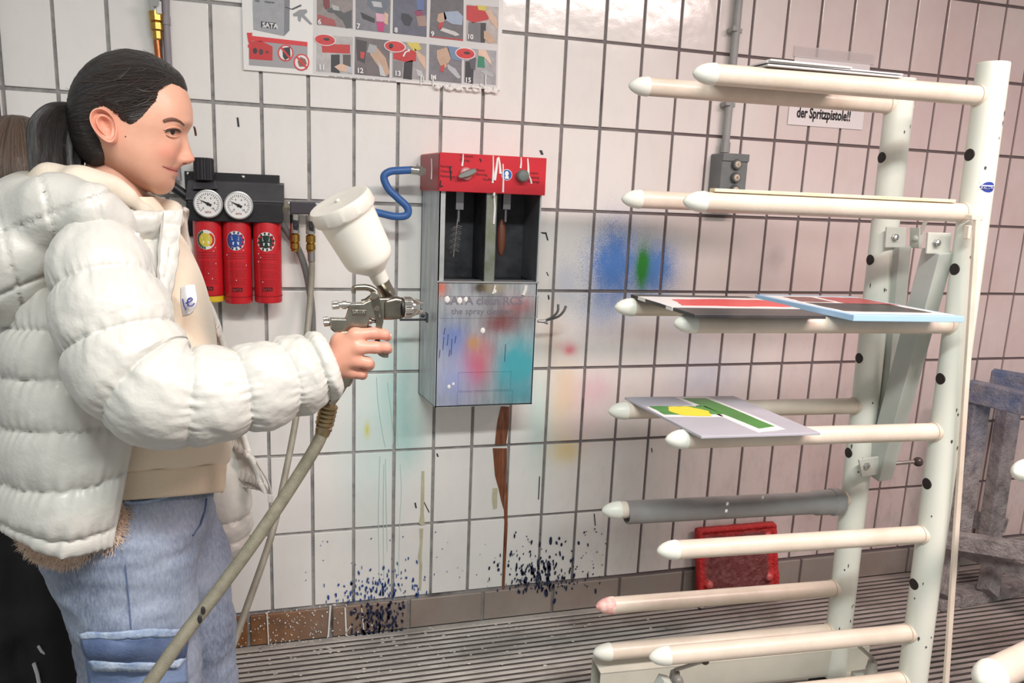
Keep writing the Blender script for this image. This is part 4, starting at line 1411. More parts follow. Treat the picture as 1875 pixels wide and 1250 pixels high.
# thin release bar alongside the front post
zb_ = 0.18
a = P(1786, 400, -0.93)
b = P(1729, 1250, -0.975)
b = a + (b - a) * ((a.z - zb_) / (a.z - b.z))
MB().prism([a + V(-.006, 0, 0), a + V(.007, 0, 0), b + V(.007, 0, 0), b + V(-.006, 0, 0)], (0, -0.008, 0)).build('release_bar', RACKW, rack, smooth=0, bevel=0.001)
mb = B(a + V(0, .004, .002), (0.03, 0.02, 0.012))
mb.sphere(a + V(.012, .0, .003), 0.007, 8, 6)
mb.box(a + V(-.012, .004, -.03), (0.008, 0.014, 0.03))
mb.build('bar_bracket', RACKW, rack, bevel=0.002)

# base beams with clamp levers and castors
zt_b = 0.245
for nm, y in (('B', -0.69), ('F', -0.935)):
    r = root_at(1.618 if nm == 'B' else 1.652, y, 0.2)
    r.y = y
    L0 = r - DA * (0.66 if nm == 'B' else 0.55)
    L1 = r + DA * 0.12
    u_ = V(-DA.y, DA.x, 0)
    hgt = .075
    z1_ = zt_b - (0 if nm == 'B' else .07)
    bm = MB()
    th_ = 0.004
    for o_, s_ in ((V(0, 0, hgt / 2), (0.07, th_)), (V(0, 0, -hgt / 2), (0.07, th_))):
        M = Matrix((DA, u_, V(0, 0, 1))).transposed()
        bm.box((L0 + L1) / 2 * 1 + V(0, 0, z1_ - r.z - hgt / 2) + o_, ((L1 - L0).length, 0.07, th_), M=M)
    for sgn in (-1, 1):
        bm.box((L0 + L1) / 2 + V(0, 0, z1_ - r.z - hgt / 2) + u_ * sgn * 0.033, ((L1 - L0).length, th_, hgt), M=M)
    be = bm.build('base_beam', mat('beam_cream', (206, 204, 190), 0.42, var=0.12, vscale=9), rack, smooth=0)
    for e in (L0 + DA * 0.08, L1 - DA * 0.08):
        zc_ = z1_ - hgt
        w_ = MB().lathe([(0.02, -0.014), (zc_ / 2 * .9, -0.012), (zc_ / 2, -0.006), (zc_ / 2, 0.006), (zc_ / 2 * .9, 0.012), (0.02, 0.014)], V(e.x, e.y, zc_ / 2), u_, 24).build('castor', mat('castor_black', (46, 44, 46), 0.5), rack)
xb_ = root_at(1.63, -0.8, .2).x + .06
B((xb_, -0.815, zt_b - 0.1), (0.07, 0.26, 0.06)).build('cross_beam', mat('beam_cream', (206, 204, 190), 0.42), rack, smooth=0, bevel=0.002)
# clamp on the lower front arm
for (cx, cy, lx0, ly0, lx1, ly1, kx, ky) in ((1235, 1235, 1236, 1226, 1284, 1211, 1241, 1246), (1596, 1215, 1600, 1207, 1572, 1182, None, None)):
    Yc = -0.86
    c0 = P(cx, cy + 8, Yc)
    cl = MB().lathe([(0.014, -0.028), (0.014, 0), (0.0125, 0.004), (0.0115, 0.018), (0.010, 0.020)], c0, (0, 0, 1), 18).build('clamp_stud', mat('clamp_grey', (166, 164, 156), 0.4, 0.3), rack)
    MB().cyl(P(lx0, ly0, Yc), P(lx1, ly1, Yc), 0.0045).build('clamp_lever', mat('clamp_grey', (166, 164, 156), 0.4, 0.3), cl)
    if kx:
        MB().sphere(P(1291, 1209, Yc), 0.010, 12, 8).build('ball_knob', mat('knob_brown', (70, 58, 56), 0.3), cl)
        MB().sphere(P(kx, ky, Yc - .03), 0.013, 12, 8).build('clamp_ball', mat('clamp_ball', (120, 118, 112), 0.4), cl)
    B(c0 + V(0.0, 0.0, -0.036), (0.06, 0.07, 0.018)).build('clamp_plate', PLATE, cl, smooth=0, bevel=0.002)
zf = ROOTS[('F', 5)]
MB().prism([P(1196, 1250, -0.86), P(1206, 1232, -0.86), P(1222, 1236, -0.86), P(1222, 1256, -0.86)], (0, -0.03, 0)).build('clamp_jaw', PLATE, rack, smooth=0, bevel=0.001)

# ---- sample panels lying on the arms
def slab(name, label, pts, z, th, m, cat='panel', group=None):
    """pts: four plan corners (front-left, front-right, back-right, back-left)"""
    o = thing(name, label, cat, (sum(p[0] for p in pts) / 4, sum(p[1] for p in pts) / 4, z), group)
    bd = MB().prism([V(x, y, z) for x, y in pts], (0, 0, th)).build('board', m, o, smooth=0, bevel=min(th * .3, .0012))
    return o, bd


def lay_on(parent, name, pts, z, m, th=0.0006):
    return MB().prism([V(x, y, z) for x, y in pts], (0, 0, th)).build(name, m, parent, smooth=0)


def bil(c, u, v):
    fl, fr, br_, bl_ = [Vector((p[0], p[1], 0)) for p in c]
    a = fl.lerp(fr, u)
    b = bl_.lerp(br_, u)
    q = a.lerp(b, v)
    return (q.x, q.y)


def rag(c, outline, seed=1, amp=0.006, per=5):
    """brush-edged outline in panel coordinates"""
    rr = random.Random(seed)
    out = []
    n = len(outline)
    for i in range(n):
        a, b = outline[i], outline[(i + 1) % n]
        for k in range(per):
            t = k / per
            out.append(bil(c, a[0] + (b[0] - a[0]) * t + rr.uniform(-amp, amp), a[1] + (b[1] - a[1]) * t + rr.uniform(-amp, amp)))
    return out


zA = Z1 + RA + .0006
c1 = [(1.139, -0.862), (1.459, -0.872), (1.452, -0.615), (1.130, -0.600)]
o, bd = slab('sample_panel', 'white sample panel with dark edges on the topmost pair of arms', c1, zA, 0.004, mat('panel_white', (214, 212, 212), 0.4), group='sample panels on the rack')
M_PD = mat('panel_dark', (46, 46, 50), 0.4)
lay_on(o, 'top_sheet', [bil(c1, u, v) for u, v in ((.0, .02), (.98, .02), (.98, .98), (0, .98))], zA + .0042, M_PD, 0.0014)
lay_on(o, 'top_sheet', [bil(c1, u, v) for u, v in ((-.01, .0), (1.0, .0), (1.0, 1), (-.01, 1))], zA + .0058, mat('panel_white', (214, 212, 212), 0.4), 0.003)
lay_on(o, 'white_bar', [bil(c1, u, v) for u, v in ((.0, -.03), (.6, -.012), (.6, .04), (.0, .03))], zA + .009, WHITE, 0.003)

z3 = Z1 - 2 * DZ + RA + .0006
c2 = [(0.994, -0.915), (1.292, -0.935), (1.285, -0.645), (0.986, -0.620)]
M_BLK = mat('panel_black', (44, 44, 46), 0.35, col2=(88, 82, 80), vscale=4)
o, bd = slab('sample_panel', 'black sample panel with a red field framed in white on the rack', c2, z3, 0.008, M_BLK, group='sample panels on the rack')
zt3 = z3 + .008
lay_on(o, 'white_band', rag(c2, [(-.004, .30), (1.0, .30), (1.0, .86), (-.004, .86)], 3, .004), zt3, mat('panel_gloss_white', (240, 238, 236), 0.25), 0.0006)
lay_on(o, 'white_edge', [bil(c2, u, v) for u, v in ((-.004, .30), (.0, .30), (.0, .40), (-.004, .40))], z3 + .0005, WHITE, 0.0075)
lay_on(o, 'white_edge', [bil(c2, u, v) for u, v in ((-.004, .74), (.0, .74), (.0, .86), (-.004, .86))], z3 + .0005, WHITE, 0.0075)
lay_on(o, 'red_field', rag(c2, [(.12, .40), (.55, .38), (1.0, .39), (1.0, .74), (.55, .76), (.2, .70)], 4, .012), zt3 + .0007, mat('panel_red', (222, 70, 70), 0.3, var=0.08, vscale=9), 0.0005)

c3 = [(1.338, -0.962), (1.602, -0.985), (1.575, -0.665), (1.308, -0.645)]
M_LB = mat('panel_light_blue', (170, 206, 238), 0.35, var=0.06)
o, bd = slab('sample_panel', 'light blue sample panel with black and red fields beside the front post', c3, z3, 0.013, M_LB, group='sample panels on the rack')
zt4 = z3 + .013
lay_on(o, 'white_band', rag(c3, [(.03, .06), (.96, .06), (.97, .93), (.03, .93)], 5, .006), zt4, mat('panel_gloss_white', (240, 238, 236), 0.25), 0.0005)
lay_on(o, 'black_field', rag(c3, [(.08, .16), (.86, .13), (.86, .52), (.10, .56)], 6, .010), zt4 + .0006, M_BLK, 0.0005)
lay_on(o, 'dark_red_field', rag(c3, [(.12, .60), (.42, .60), (.44, .86), (.16, .86)], 8, .010), zt4 + .0006, mat('panel_maroon', (120, 66, 60), 0.3), 0.0005)
lay_on(o, 'red_field', rag(c3, [(.48, .56), (.93, .48), (.93, .86), (.52, .88)], 7, .010), zt4 + .0006, mat('panel_red2', (176, 62, 66), 0.3, var=0.2, vscale=10), 0.0005)

z4 = Z1 - 3 * DZ + RA + .0006
c4 = [(1.027, -0.930), (1.306, -0.945), (1.280, -0.640), (0.990, -0.618)]
o, bd = slab('sample_panel', 'grey sample panel with green bands and a yellow patch on the lower arms', c4, z4, 0.006, mat('panel_grey', (176, 176, 184), 0.3, col2=(192, 190, 200), vscale=5), group='sample panels on the rack')
zt5 = z4 + .006
MWB = mat('panel_gloss_white', (240, 238, 236), 0.25)
GRN = mat('panel_green', (74, 148, 58), 0.3, col2=(62, 126, 50), vscale=9)
lay_on(o, 'white_band', rag(c4, [(.50, .04), (.78, .10), (.74, .98), (.44, .98)], 9, .006), zt5, MWB, 0.0005)
lay_on(o, 'white_band', rag(c4, [(.0, .46), (.5, .42), (.5, .72), (.02, .72)], 10, .006), zt5, MWB, 0.0005)
lay_on(o, 'green_band', rag(c4, [(.57, .12), (.74, .16), (.69, .93), (.48, .93)], 11, .007), zt5 + .0006, GRN, 0.0005)
lay_on(o, 'green_band', rag(c4, [(.04, .50), (.54, .48), (.53, .70), (.05, .72)], 12, .007), zt5 + .0006, GRN, 0.0005)
lay_on(o, 'yellow_patch', rag(c4, [(.18, .46), (.40, .44), (.46, .55), (.36, .70), (.20, .69), (.13, .58)], 13, .007), zt5 + .0012, mat('panel_yellow', (240, 222, 40), 0.3), 0.0005)

# wooden lath on the second front arm
r = ROOTS[('F', 1)]
a, b = r - DA * 0.615, r - DA * 0.035
lt = MB().prism([a + V(0, -.012, RA + .0004), b + V(0, -.012, RA + .0004), b + V(0, .010, RA + .0004), a + V(0, .010, RA + .0004)], (0, 0, 0.007)).build('wooden_lath', mat('pale_wood', (238, 226, 194), 0.6, col2=(222, 204, 164), vscale=14, stretch=(1, 8, 8)), smooth=0, bevel=0.001)
tag(lt, 'pale wooden lath lying along the second front arm of the rack', 'lath')
# grey plastic drain pipe pushed over a back arm
r = ROOTS[('B', 4)]
cpp = V(0, 0, -(0.029 - RA - .0005))
GP = mat('pvc_grey', (154, 157, 156), 0.36, col2=(132, 122, 119), vscale=4)
pp = thing('drain_pipe', 'grey plastic drain pipe sleeve pushed over a back arm of the rack', 'pipe', r)
e0, e1 = r - DA * 0.615 + cpp, r - DA * 0.012 + cpp
u0, w0, d0 = frame_of(e1 - e0)
Lp = (e1 - e0).length
MB().lathe([(0.0265, 0.10), (0.0265, 0.0), (0.029, 0.0), (0.029, Lp - 0.085), (0.033, Lp - 0.075), (0.033, Lp - .03), (0.036, Lp - .027), (0.036, Lp - .006), (0.033, Lp), (0.0265, Lp), (0.0265, 0.10)], e0, e1 - e0, 32, cap=False).build('sleeve', GP, pp)
mb = MB()
for x, y in ((1332, 922), (1397, 910), (1330, 935)):
    mb.sphere(P(x, y, r.y - 0.028), (0.004, 0.0016, 0.005), 8, 6)
o = mb.build('paint_fleck', WHITE, pp)
o['kind'] = 'stuff'

# ---- red crusted tray lid leaning on the wall
ty = thing('red_tray', 'red rectangular plastic lid with crusted rusty paint leaning against the wall', 'tray', V(1.75, -0.06, 0))
bl_, br_ = PZ(1276, 1108, 0.006), PZ(1428, 1088, 0.006)
tl_, tr_ = P(1268, 968, -0.022), P(1417, 958, -0.022)
bl_.y = br_.y = -0.062
br_.x = bl_.x + 0.335
tl_.x = bl_.x - 0.012
tr_.x = tl_.x + 0.325
tl_.z = tr_.z = 0.285
ex, ez = (br_ - bl_), (tl_ - bl_)
nrm = ex.cross(ez).normalized()
if nrm.y > 0:
    nrm = -nrm


def tp(u, v, w=0.0):
    return bl_.lerp(br_, u).lerp(tl_.lerp(tr_, u), v) + nrm * w


NU, NV = 60, 52
vs, fs = [], []
for j in range(NV + 1):
    for i in range(NU + 1):
        u, v = i / NU, j / NV
        # rounded corners
        cu, cv = u - .5, v - .5
        e = max(abs(cu), abs(cv)) * 2
        k = 1.0
        rc = max(0, abs(cu) - .42) ** 2 + max(0, abs(cv) - .42) ** 2
        h = 0.0
        d = 1 - e
        rim = math.exp(-((d - .055) / .05) ** 2) * 0.016
        n1 = noise.noise(V(u * 14, v * 14, 0)) * .5 + noise.noise(V(u * 34, v * 34, 3)) * .5
        h = 0.012 + rim + n1 * 0.004 + (0.003 * noise.noise(V(u * 60, v * 60, 5)))
        for fx, fy in ((.13, .27), (.87, .29), (.14, .82), (.87, .84)):
            h += 0.016 * (1 / (1 + math.exp((math.hypot((u - fx), (v - fy)) - .05) / .006)))
        if d < .02:
            h = 0.002
        edge_n = 0.012 * noise.noise(V(u * 9, v * 9, 9)) * (1 if d < .06 else 0)
        uu = .5 + cu * (1 - 0.25 * rc * 8) + edge_n * .5
        vv = .5 + cv * (1 - 0.25 * rc * 8) + edge_n * .5
        vv = max(vv, 0)
        vs.append(tp(uu, vv, h))
for j in range(NV):
    for i in range(NU):
        a = j * (NU + 1) + i
        fs.append((a, a + 1, a + NU + 2, a + NU + 1))
me = bpy.data.meshes.new('lid')
tr_t = NT('crusted_red')
tc = tr_t.n('ShaderNodeUVMap')
sp = tr_t.n('ShaderNodeSeparateXYZ')
tr_t.l(tc.outputs[0], sp.inputs[0])
ax_ = tr_t.math('ABSOLUTE', tr_t.math('SUBTRACT', sp.outputs[0], .5))
ay_ = tr_t.math('ABSOLUTE', tr_t.math('SUBTRACT', sp.outputs[1], .5))
mx = tr_t.math('MAXIMUM', ax_, ay_)
nz = tr_t.noise(26, 4, .6, tr_t.pos())
ed = tr_t.math('ADD', mx, tr_t.math('MULTIPLY', tr_t.math('SUBTRACT', nz, .5), .10))
cc = tr_t.ramp(ed, [(0.36, srgb((118, 52, 52))), (0.43, srgb((206, 40, 44)))])
n2 = tr_t.noise(40, 4, .65, tr_t.pos())
cc = tr_t.mix(tr_t.ramp(n2, [(.42, 0.0), (.62, .75)]), cc, tr_t.mix(tr_t.ramp(ed, [(.36, 0.0), (.43, 1.0)]), srgb((146, 92, 90)), srgb((224, 62, 60))))
tr_t.l(cc, tr_t.b.inputs['Base Color'])
tr_t.b.inputs['Roughness'].default_value = 0.38
tr_t.bump(tr_t.noise(70, 5, .65, tr_t.pos()), 0.9, 0.012)
me.from_pydata([tuple(v) for v in vs], [], fs)
uvl = me.uv_layers.new(name='UVMap')
for lp in me.loops:
    i = lp.vertex_index
    uvl.data[lp.index].uv = ((i % (NU + 1)) / NU, (i // (NU + 1)) / NV)
me.polygons.foreach_set('use_smooth', [True] * len(me.polygons))
lid = link('lid', me, tr_t.m, ty)
for fx, fy in ((.13, .27), (.87, .29), (.14, .82), (.87, .84)):
    MB().lathe([(.020, 0), (.018, .010), (.013, .022), (.006, .026), (.0005, .026)], tp(fx, fy, .008), nrm, 14).build('corner_foot', mat('foot_red', (214, 70, 72), .35, col2=(196, 120, 112), vscale=60, bump=.4, bscale=120), ty, smooth=60)
sm = lid.modifiers.new('solid', 'SOLIDIFY')
sm.thickness = 0.006
sm.offset = 0
cc2 = P(1283, 1111, -0.075)
nt = MB()
u_ = V(0, 0, 1)
rg_ = []
for j in range(20):
    a = 2 * PI * j / 20
    for q in range(1):
        pass
path = [V(cc2.x + 0.010 * math.cos(2 * PI * j / 20), -0.078 + 0.006 * math.sin(2 * PI * j / 20), 0.011 + 0.010 * math.sin(2 * PI * j / 20) * .8) for j in range(21)]
nt.tube(path, 0.003, 8)
tag(nt.build('metal_ring', mat('ring_grey', (176, 176, 172), 0.4, 0.4), None), 'small grey metal ring lying on the grating by the red lid', 'ring')

# ---- overspray-covered trestle at the right edge
TM = NT('overspray_wood')
TM.pos()
n1 = TM.noise(22, 5, .65, TM.pos())
c_ = TM.ramp(n1, [(.3, srgb((136, 126, 126))), (.55, srgb((184, 174, 172))), (.8, srgb((210, 200, 196)))])
zf_ = TM.math('MULTIPLY', TM.math('SUBTRACT', TM.pz, 0.48), 3.2, clamp=True)
xf_ = TM.math('MULTIPLY', TM.math('SUBTRACT', 2.62, TM.px), 4.0, clamp=True)
n2 = TM.noise(9, 4, .6, TM.pos())
c_ = TM.mix(TM.math('MULTIPLY', zf_, TM.ramp(n2, [(.35, .25), (.65, .85)])), c_, srgb((98, 122, 168)))
TM.l(c_, TM.b.inputs['Base Color'])
TM.b.inputs['Roughness'].default_value = .75
TM.bump(TM.noise(60, 5, .7, TM.pos()), 1.0, .02)
TRM = TM.m
ts = thing('trestle', 'blue-grey overspray-crusted wooden trestle standing on the grating at right', 'trestle', V(2.6, -0.3, 0))


def beam(name, p0, p1, w, d, up=(0, 0, 1)):
    p0, p1 = Vector(p0), Vector(p1)
    ax_ = (p1 - p0).normalized()
    side = Vector(up).cross(ax_)
    if side.length < .1:
        side = V(1, 0, 0)
    side = (side - ax_ * side.dot(ax_)).normalized()
    upv = ax_.cross(side)
    M = Matrix((side, upv, ax_)).transposed()
    return B((p0 + p1) / 2, (w, d, (p1 - p0).length), M=M).build(name, TRM, ts, smooth=0, bevel=0.004)


Ya, Yb = -0.20, -0.62
tA = P(1793, 716, Ya)
fA = PZ(1757, 1092, 0.03)
tB = V(tA.x + 0.12, Yb, tA.z - 0.01)
beam('top_rail', tA + V(-.03, .02, 0), V(tA.x + .14, -.78, tA.z - .0), 0.055, 0.075)
beam('back_rail', P(1815, 690, -0.1), P(1960, 715, -0.3), 0.06, 0.06)
beam('leg', tA + V(0, 0, -.03), P(1752, 985, -0.22), 0.075, 0.05, (0, 1, 0))
beam('leg', P(1848, 745, -0.12), P(1812, 985, -0.16), 0.07, 0.05, (0, 1, 0))
beam('leg', P(1822, 1010, -0.20), PZ(1808, 1086, 0.05), 0.065, 0.05, (0, 1, 0))
beam('leg', P(1745, 990, -0.17), PZ(1725, 1092, 0.05), 0.055, 0.05, (0, 1, 0))
beam('middle_rail', P(1724, 985, -0.24), P(1960, 1022, -0.5), 0.04, 0.062)
beam('brace', P(1748, 1000, -0.2), P(1990, 1092, -0.55), 0.03, 0.05)
beam('foot', PZ(1748, 1094, .025), PZ(1960, 1052, .025), 0.07, 0.05)
beam('foot', PZ(1714, 1105, .02), PZ(1775, 1088, .02), 0.05, 0.04)
beam('rear_block', P(1775, 950, -0.05), P(1835, 958, -0.06), 0.05, 0.06)

# ---- second rack, only arm tips in view at the right edge
r2 = thing('drying_rack', 'white arm tips of another drying rack poking in at the right edge', 'rack', V(2.3, -1.25, 0))
for (x, y, Y) in ((1857, 866, -1.18), (1792, 1248, -1.28)):
    t0 = P(x, y, Y)
    d_ = V(.985, .17, 0) if y < 1000 else V(.97, .24, 0)
    ra = 0.0225 if y < 1000 else 0.03
    rt = t0 + d_ * 0.70
    am = MB().cyl(t0 + d_ * .046, rt, ra, n=24).build('arm', RACKW, r2)
    MB().lathe([(ra * 1.04, 0), (ra * 1.04, 0.006), (ra * .96, 0.018), (ra * .8, 0.030), (ra * .52, 0.040), (ra * .22, 0.0455), (0.0008, 0.047)], t0 + d_ * 0.047, -d_, 24).build('end_cap', CAPW, am)
    pz = rt
pc = P(1857, 866, -1.18) + V(.985, .17, 0) * 0.72
MB().cyl(V(pc.x, pc.y, 0.0), V(pc.x, pc.y, 1.7), 0.033, n=24).build('post', POSTW, r2)
pc2 = P(1792, 1248, -1.28) + V(.97, .24, 0) * 0.72
B(((pc.x + pc2.x) / 2, (pc.y + pc2.y) / 2, 0.10), (0.12, 0.4, 0.08)).build('base_beam', mat('beam_cream', (206, 204, 190), 0.42), r2, smooth=0)
MB().cyl(V(pc2.x, pc2.y, 0.0), V(pc2.x, pc2.y, 1.7), 0.033, n=24).build('post', POSTW, r2)

# loose flecks of white and dark paint on the grating by the wall
fl = MB()
rg = random.Random(21)
for i in range(220):
    x = rg.gauss(0.45, .42)
    y_ = -abs(rg.gauss(0, .12)) - .01
    s = rg.uniform(.002, .007)
    a = rg.random() * 3
    fl.prism([V(x + s * math.cos(a + t), y_ + s * .5 * math.sin(a + t), 0.0) for t in (0, 1.3, 2.6, 4.0, 5.2)], (0, 0, 0.0008))
o = fl.build('paint_flecks', mat('fleck_pale', (216, 210, 200), 0.5), floor, smooth=0)
o['kind'] = 'stuff'
# ================================================================== GIRL WITH THE SPRAY GUN
Y0 = -0.87
JW = mat('jacket_offwhite', (203, 201, 193), 0.4, var=0.05, vscale=5, bump=0.4, bscale=30, bdist=0.006, sheen=0.15)
JIN = mat('jacket_lining', (206, 194, 184), 0.6, var=0.1, vscale=9)
CREAM = mat('hoodie_cream', (232, 214, 190), 0.8, var=0.05, vscale=7, bump=0.15, bscale=300, sheen=0.3)

girl = thing('person', 'person in off-white puffer jacket and jeans aiming a spray gun', 'person', V(-0.04, -0.87, 0))


def vnoise(p, s, seed=0.0):
    return noise.noise(V(p[0] * s + seed, p[1] * s - seed, p[2] * s + 2 * seed))


# ---------------------------------------------------------------- head
outl = [(235, 100), (270, 107), (300, 122), (325, 143), (341, 166), (350, 190), (352.5, 212), (351, 228), (344, 244), (339, 257), (335, 272), (332, 286), (329.5, 298),
        (328.5, 305), (327.5, 310), (323.5, 313.5), (326, 318), (323.5, 323), (318.5, 328), (319, 337), (316, 346), (306, 354), (290, 356), (268, 350), (245, 340),
        (220, 327), (195, 312), (170, 297), (151, 273), (141, 245), (137, 215), (139, 185), (148, 155), (166, 130), (195, 110)]
HC = P(232, 232, Y0)
oxz = np.array([[P(x, y, Y0).x - HC.x, P(x, y, Y0).z - HC.z] for x, y in outl])
oxz = np.vstack([oxz, oxz[:1]])
dense = catmull(oxz, 700)
ang = np.unwrap(np.arctan2(dense[:, 1], dense[:, 0]))
rad = np.hypot(dense[:, 0], dense[:, 1])
if ang[-1] < ang[0]:
    ang, rad = ang[::-1], rad[::-1]
ug = np.linspace(ang[0], ang[0] + 2 * PI, 721)
ru = np.interp(ug, ang, rad)
kern = np.exp(-0.5 * (np.arange(-60, 61) / 13.0) ** 2)
kern /= kern.sum()
rs = np.convolve(np.concatenate([ru[-61:-1], ru, ru[1:61]]), kern, 'valid')
NA, NB = 300, 72
WH = 0.0735


def head_r(a, w=1.0):
    while a < ang[0]:
        a += 2 * PI
    while a > ang[-1]:
        a -= 2 * PI
    return float(np.interp(a, ang, rad)) * w + float(np.interp(a, ug, rs)) * (1 - w)


zeye, xeye = P(318, 243, Y0 - .03).z, P(318, 243, Y0 - .03).x
nz_px = [(246, 0), (256, 4.5), (266, 9.5), (275, 14), (284, 19), (291, 23.5), (296, 22.5), (300, 17), (303, 7), (307, 0)]
nz_z = np.array([P(350, y, Y0).z for y, _ in nz_px])[::-1]
nz_d = np.array([d / 1083.0 for _, d in nz_px])[::-1]
z_tip = P(350, 293, Y0).z


def face_def(p):
    x, y, z = p.x, p.y, p.z
    t = y - Y0
    if x > HC.x:
        fr = min(1, (x - HC.x) / 0.03)
        nh = float(np.interp(z, nz_z, nz_d, 0, 0))
        w = 0.0072 + 0.0040 * math.exp(-((z - z_tip) / 0.010) ** 2)
        x += nh * math.exp(-(t / w) ** 2) * fr
        for s in (-1, 1):
            # nostril wing
            g = math.exp(-((t - s * .0125) / .0062) ** 2 - ((z - (z_tip - .0025)) / .0075) ** 2)
            x += 0.0085 * g * fr
            # socket
            g = math.exp(-((t - s * .031) / .015) ** 2 - ((z - zeye) / .0105) ** 2)
            x -= 0.0065 * g * fr
            y -= s * 0.002 * g * fr
            # inner corner beside the bridge
            g = math.exp(-((t - s * .0145) / .007) ** 2 - ((z - zeye) / .013) ** 2)
            x -= 0.004 * g * fr
            # brow ridge
            g = math.exp(-((t - s * .026) / .02) ** 2 - ((z - zeye - .017) / .007) ** 2)
            x += 0.0022 * g * fr
            # smiling cheek
            g = math.exp(-((t - s * .043) / .017) ** 2 - ((z - zeye + .034) / .017) ** 2)
            x += 0.0035 * g * fr
            y += s * 0.0035 * g * fr
            # mouth corner dimple
            g = math.exp(-((t - s * .026) / .008) ** 2 - ((z - P(299, 305, Y0).z) / .008) ** 2)
            x -= 0.0022 * g * fr
    return V(x, y, z)


hv, hf = [], []
for j in range(NB + 1):
    b = -PI / 2 + PI * j / NB
    cb, sb = math.cos(b), math.sin(b)
    for i in range(NA):
        a = 2 * PI * i / NA
        e = V(math.cos(a), 0, math.sin(a))
        front = max(0, e.x)
        pw = 0.84 - 0.06 * front
        k = abs(cb) ** pw
        s = math.copysign(abs(sb) ** 0.92, sb)
        jaw = max(0.0, -e.z) * max(0, e.x)
        wloc = WH * (1 - 0.10 * jaw * abs(cb))
        p = HC + e * head_r(a, math.exp(-(s * wloc / .021) ** 2)) * max(k, 0.002) + V(0, s * wloc, 0)
        hv.append(face_def(p))
for j in range(NB):
    for i in range(NA):
        a, b = j * NA + i, j * NA + (i + 1) % NA
        hf.append((a, b, b + NA, a + NA))
head_bvh = BVHTree.FromPolygons([tuple(v) for v in hv], hf)


def hit(bvh, x, y):
    d = RB @ np.array([(x - 937.5) / FPX, (y - 625.0) / FPX, 1.0])
    loc, nor, idx, dist = bvh.ray_cast(Vector(CAM), Vector(d).normalized())
    if loc is not None and nor.dot(Vector(d)) > 0:
        nor = -nor
    return loc, nor


def on(bvh, x, y, off=0.0, fallback=-1.0):
    l, n = hit(bvh, x, y)
    if l is None:
        return P(x, y, fallback)
    return l + n * off


def to_px(p):
    c = RB.T @ (np.array(p) - CAM)
    return 937.5 + FPX * c[0] / c[2], 625 + FPX * c[1] / c[2]


# neck and hidden body, hand with five fingers
YG = -1.045


def chain(X, Y, Z, D, pts, k):
    for (a, ra), (b, rb) in zip(pts[:-1], pts[1:]):
        D = smin(D, sd_capsule(X, Y, Z, tuple(a), tuple(b), ra, rb), k)
    return D


def hand_sdf(X, Y, Z):
    D = np.full(X.shape, 9.0)
    wr = P(596, 668, -1.06)
    D = smin(D, sd_capsule(X, Y, Z, tuple(P(545, 688, -1.06)), tuple(wr), 0.026, 0.023), .01)
    mcp = {'i': P(650, 613, -1.071), 'm': P(655, 636, -1.076), 'r': P(650, 660, -1.073), 'p': P(643, 680, -1.064)}
    for k_, r_ in (('i', .0115), ('m', .0120), ('r', .0115), ('p', .0105)):
        D = smin(D, sd_capsule(X, Y, Z, tuple(wr + V(.004, 0, .0)), tuple(mcp[k_]), 0.019, r_), .010)
    D = smin(D, sd_capsule(X, Y, Z, tuple(P(622, 625, -1.055)), tuple(P(632, 672, -1.055)), 0.015, 0.014), .012)
    F = np.full(X.shape, 9.0)
    fing = {
        'i': [(P(684, 610, -1.071), .0092), (P(703, 612, -1.062), .0083), (P(710, 617, -1.049), .0070)],
        'm': [(P(688, 636, -1.076), .0094), (P(706, 636, -1.066), .0084), (P(711, 640, -1.052), .0072)],
        'r': [(P(672, 664, -1.073), .0096), (P(676, 668, -1.052), .0086), (P(664, 670, -1.036), .0076)],
        'p': [(P(660, 683, -1.064), .0085), (P(664, 686, -1.047), .0076), (P(653, 687, -1.034), .0066)]}
    for k_, pts in fing.items():
        f_ = np.full(X.shape, 9.0)
        r0 = {'i': .0105, 'm': .0108, 'r': .0105, 'p': .0095}[k_]
        f_ = chain(X, Y, Z, f_, [(mcp[k_], r0)] + pts, .004)
        F = smin(F, f_, .0012)
    # thumb on the far side of the grip
    T = chain(X, Y, Z, np.full(X.shape, 9.0), [(P(622, 640, -1.045), .014), (P(634, 615, -1.022), .011), (P(655, 606, -1.015), .0095), (P(675, 604, -1.018), .008)], .006)
    D = smin(D, F, .006)
    return smin(D, T, .008)


lo = np.minimum(np.array(P(540, 720, -1.02)), np.array(P(540, 720, -1.1))) - .02
h_v, h_f = surface_nets(hand_sdf, (P(540, 600, -1.06).x, -1.105, P(640, 720, -1.06).z), (P(730, 600, -1.06).x, -0.995, P(640, 590, -1.06).z), 0.0021)


def body_sdf(X, Y, Z):
    D = sd_ellip(X, Y, Z, (-.075, -.865, 1.18), (.085, .115, .19))
    D = smin(D, sd_ellip(X, Y, Z, (-.075, -.865, .9), (.085, .12, .12)), .05)
    D = smin(D, sd_capsule(X, Y, Z, tuple(P(214, 318, Y0)), tuple(P(196, 430, Y0)), 0.047, 0.058), .03)
    D = chain(X, Y, Z, D, [(V(-.09, -.98, 1.31), .05), (P(205, 600, -1.10), .045), (P(300, 720, -1.13), .04), (P(420, 722, -1.11), .036), (P(560, 682, -1.065), .026)], .03)
    D = chain(X, Y, Z, D, [(V(-.09, -.76, 1.31), .045), (V(.0, -.63, 1.06), .04), (P(412, 965, -.62), .028)], .03)
    D = chain(X, Y, Z, D, [(V(-.055, -.945, .82), .075), (V(-.045, -.95, .45), .05), (V(-.055, -.95, .07), .04)], .03)
    D = chain(X, Y, Z, D, [(V(-.02, -.80, .82), .07), (V(.0, -.78, .45), .05), (V(-.01, -.78, .07), .04)], .03)
    return D


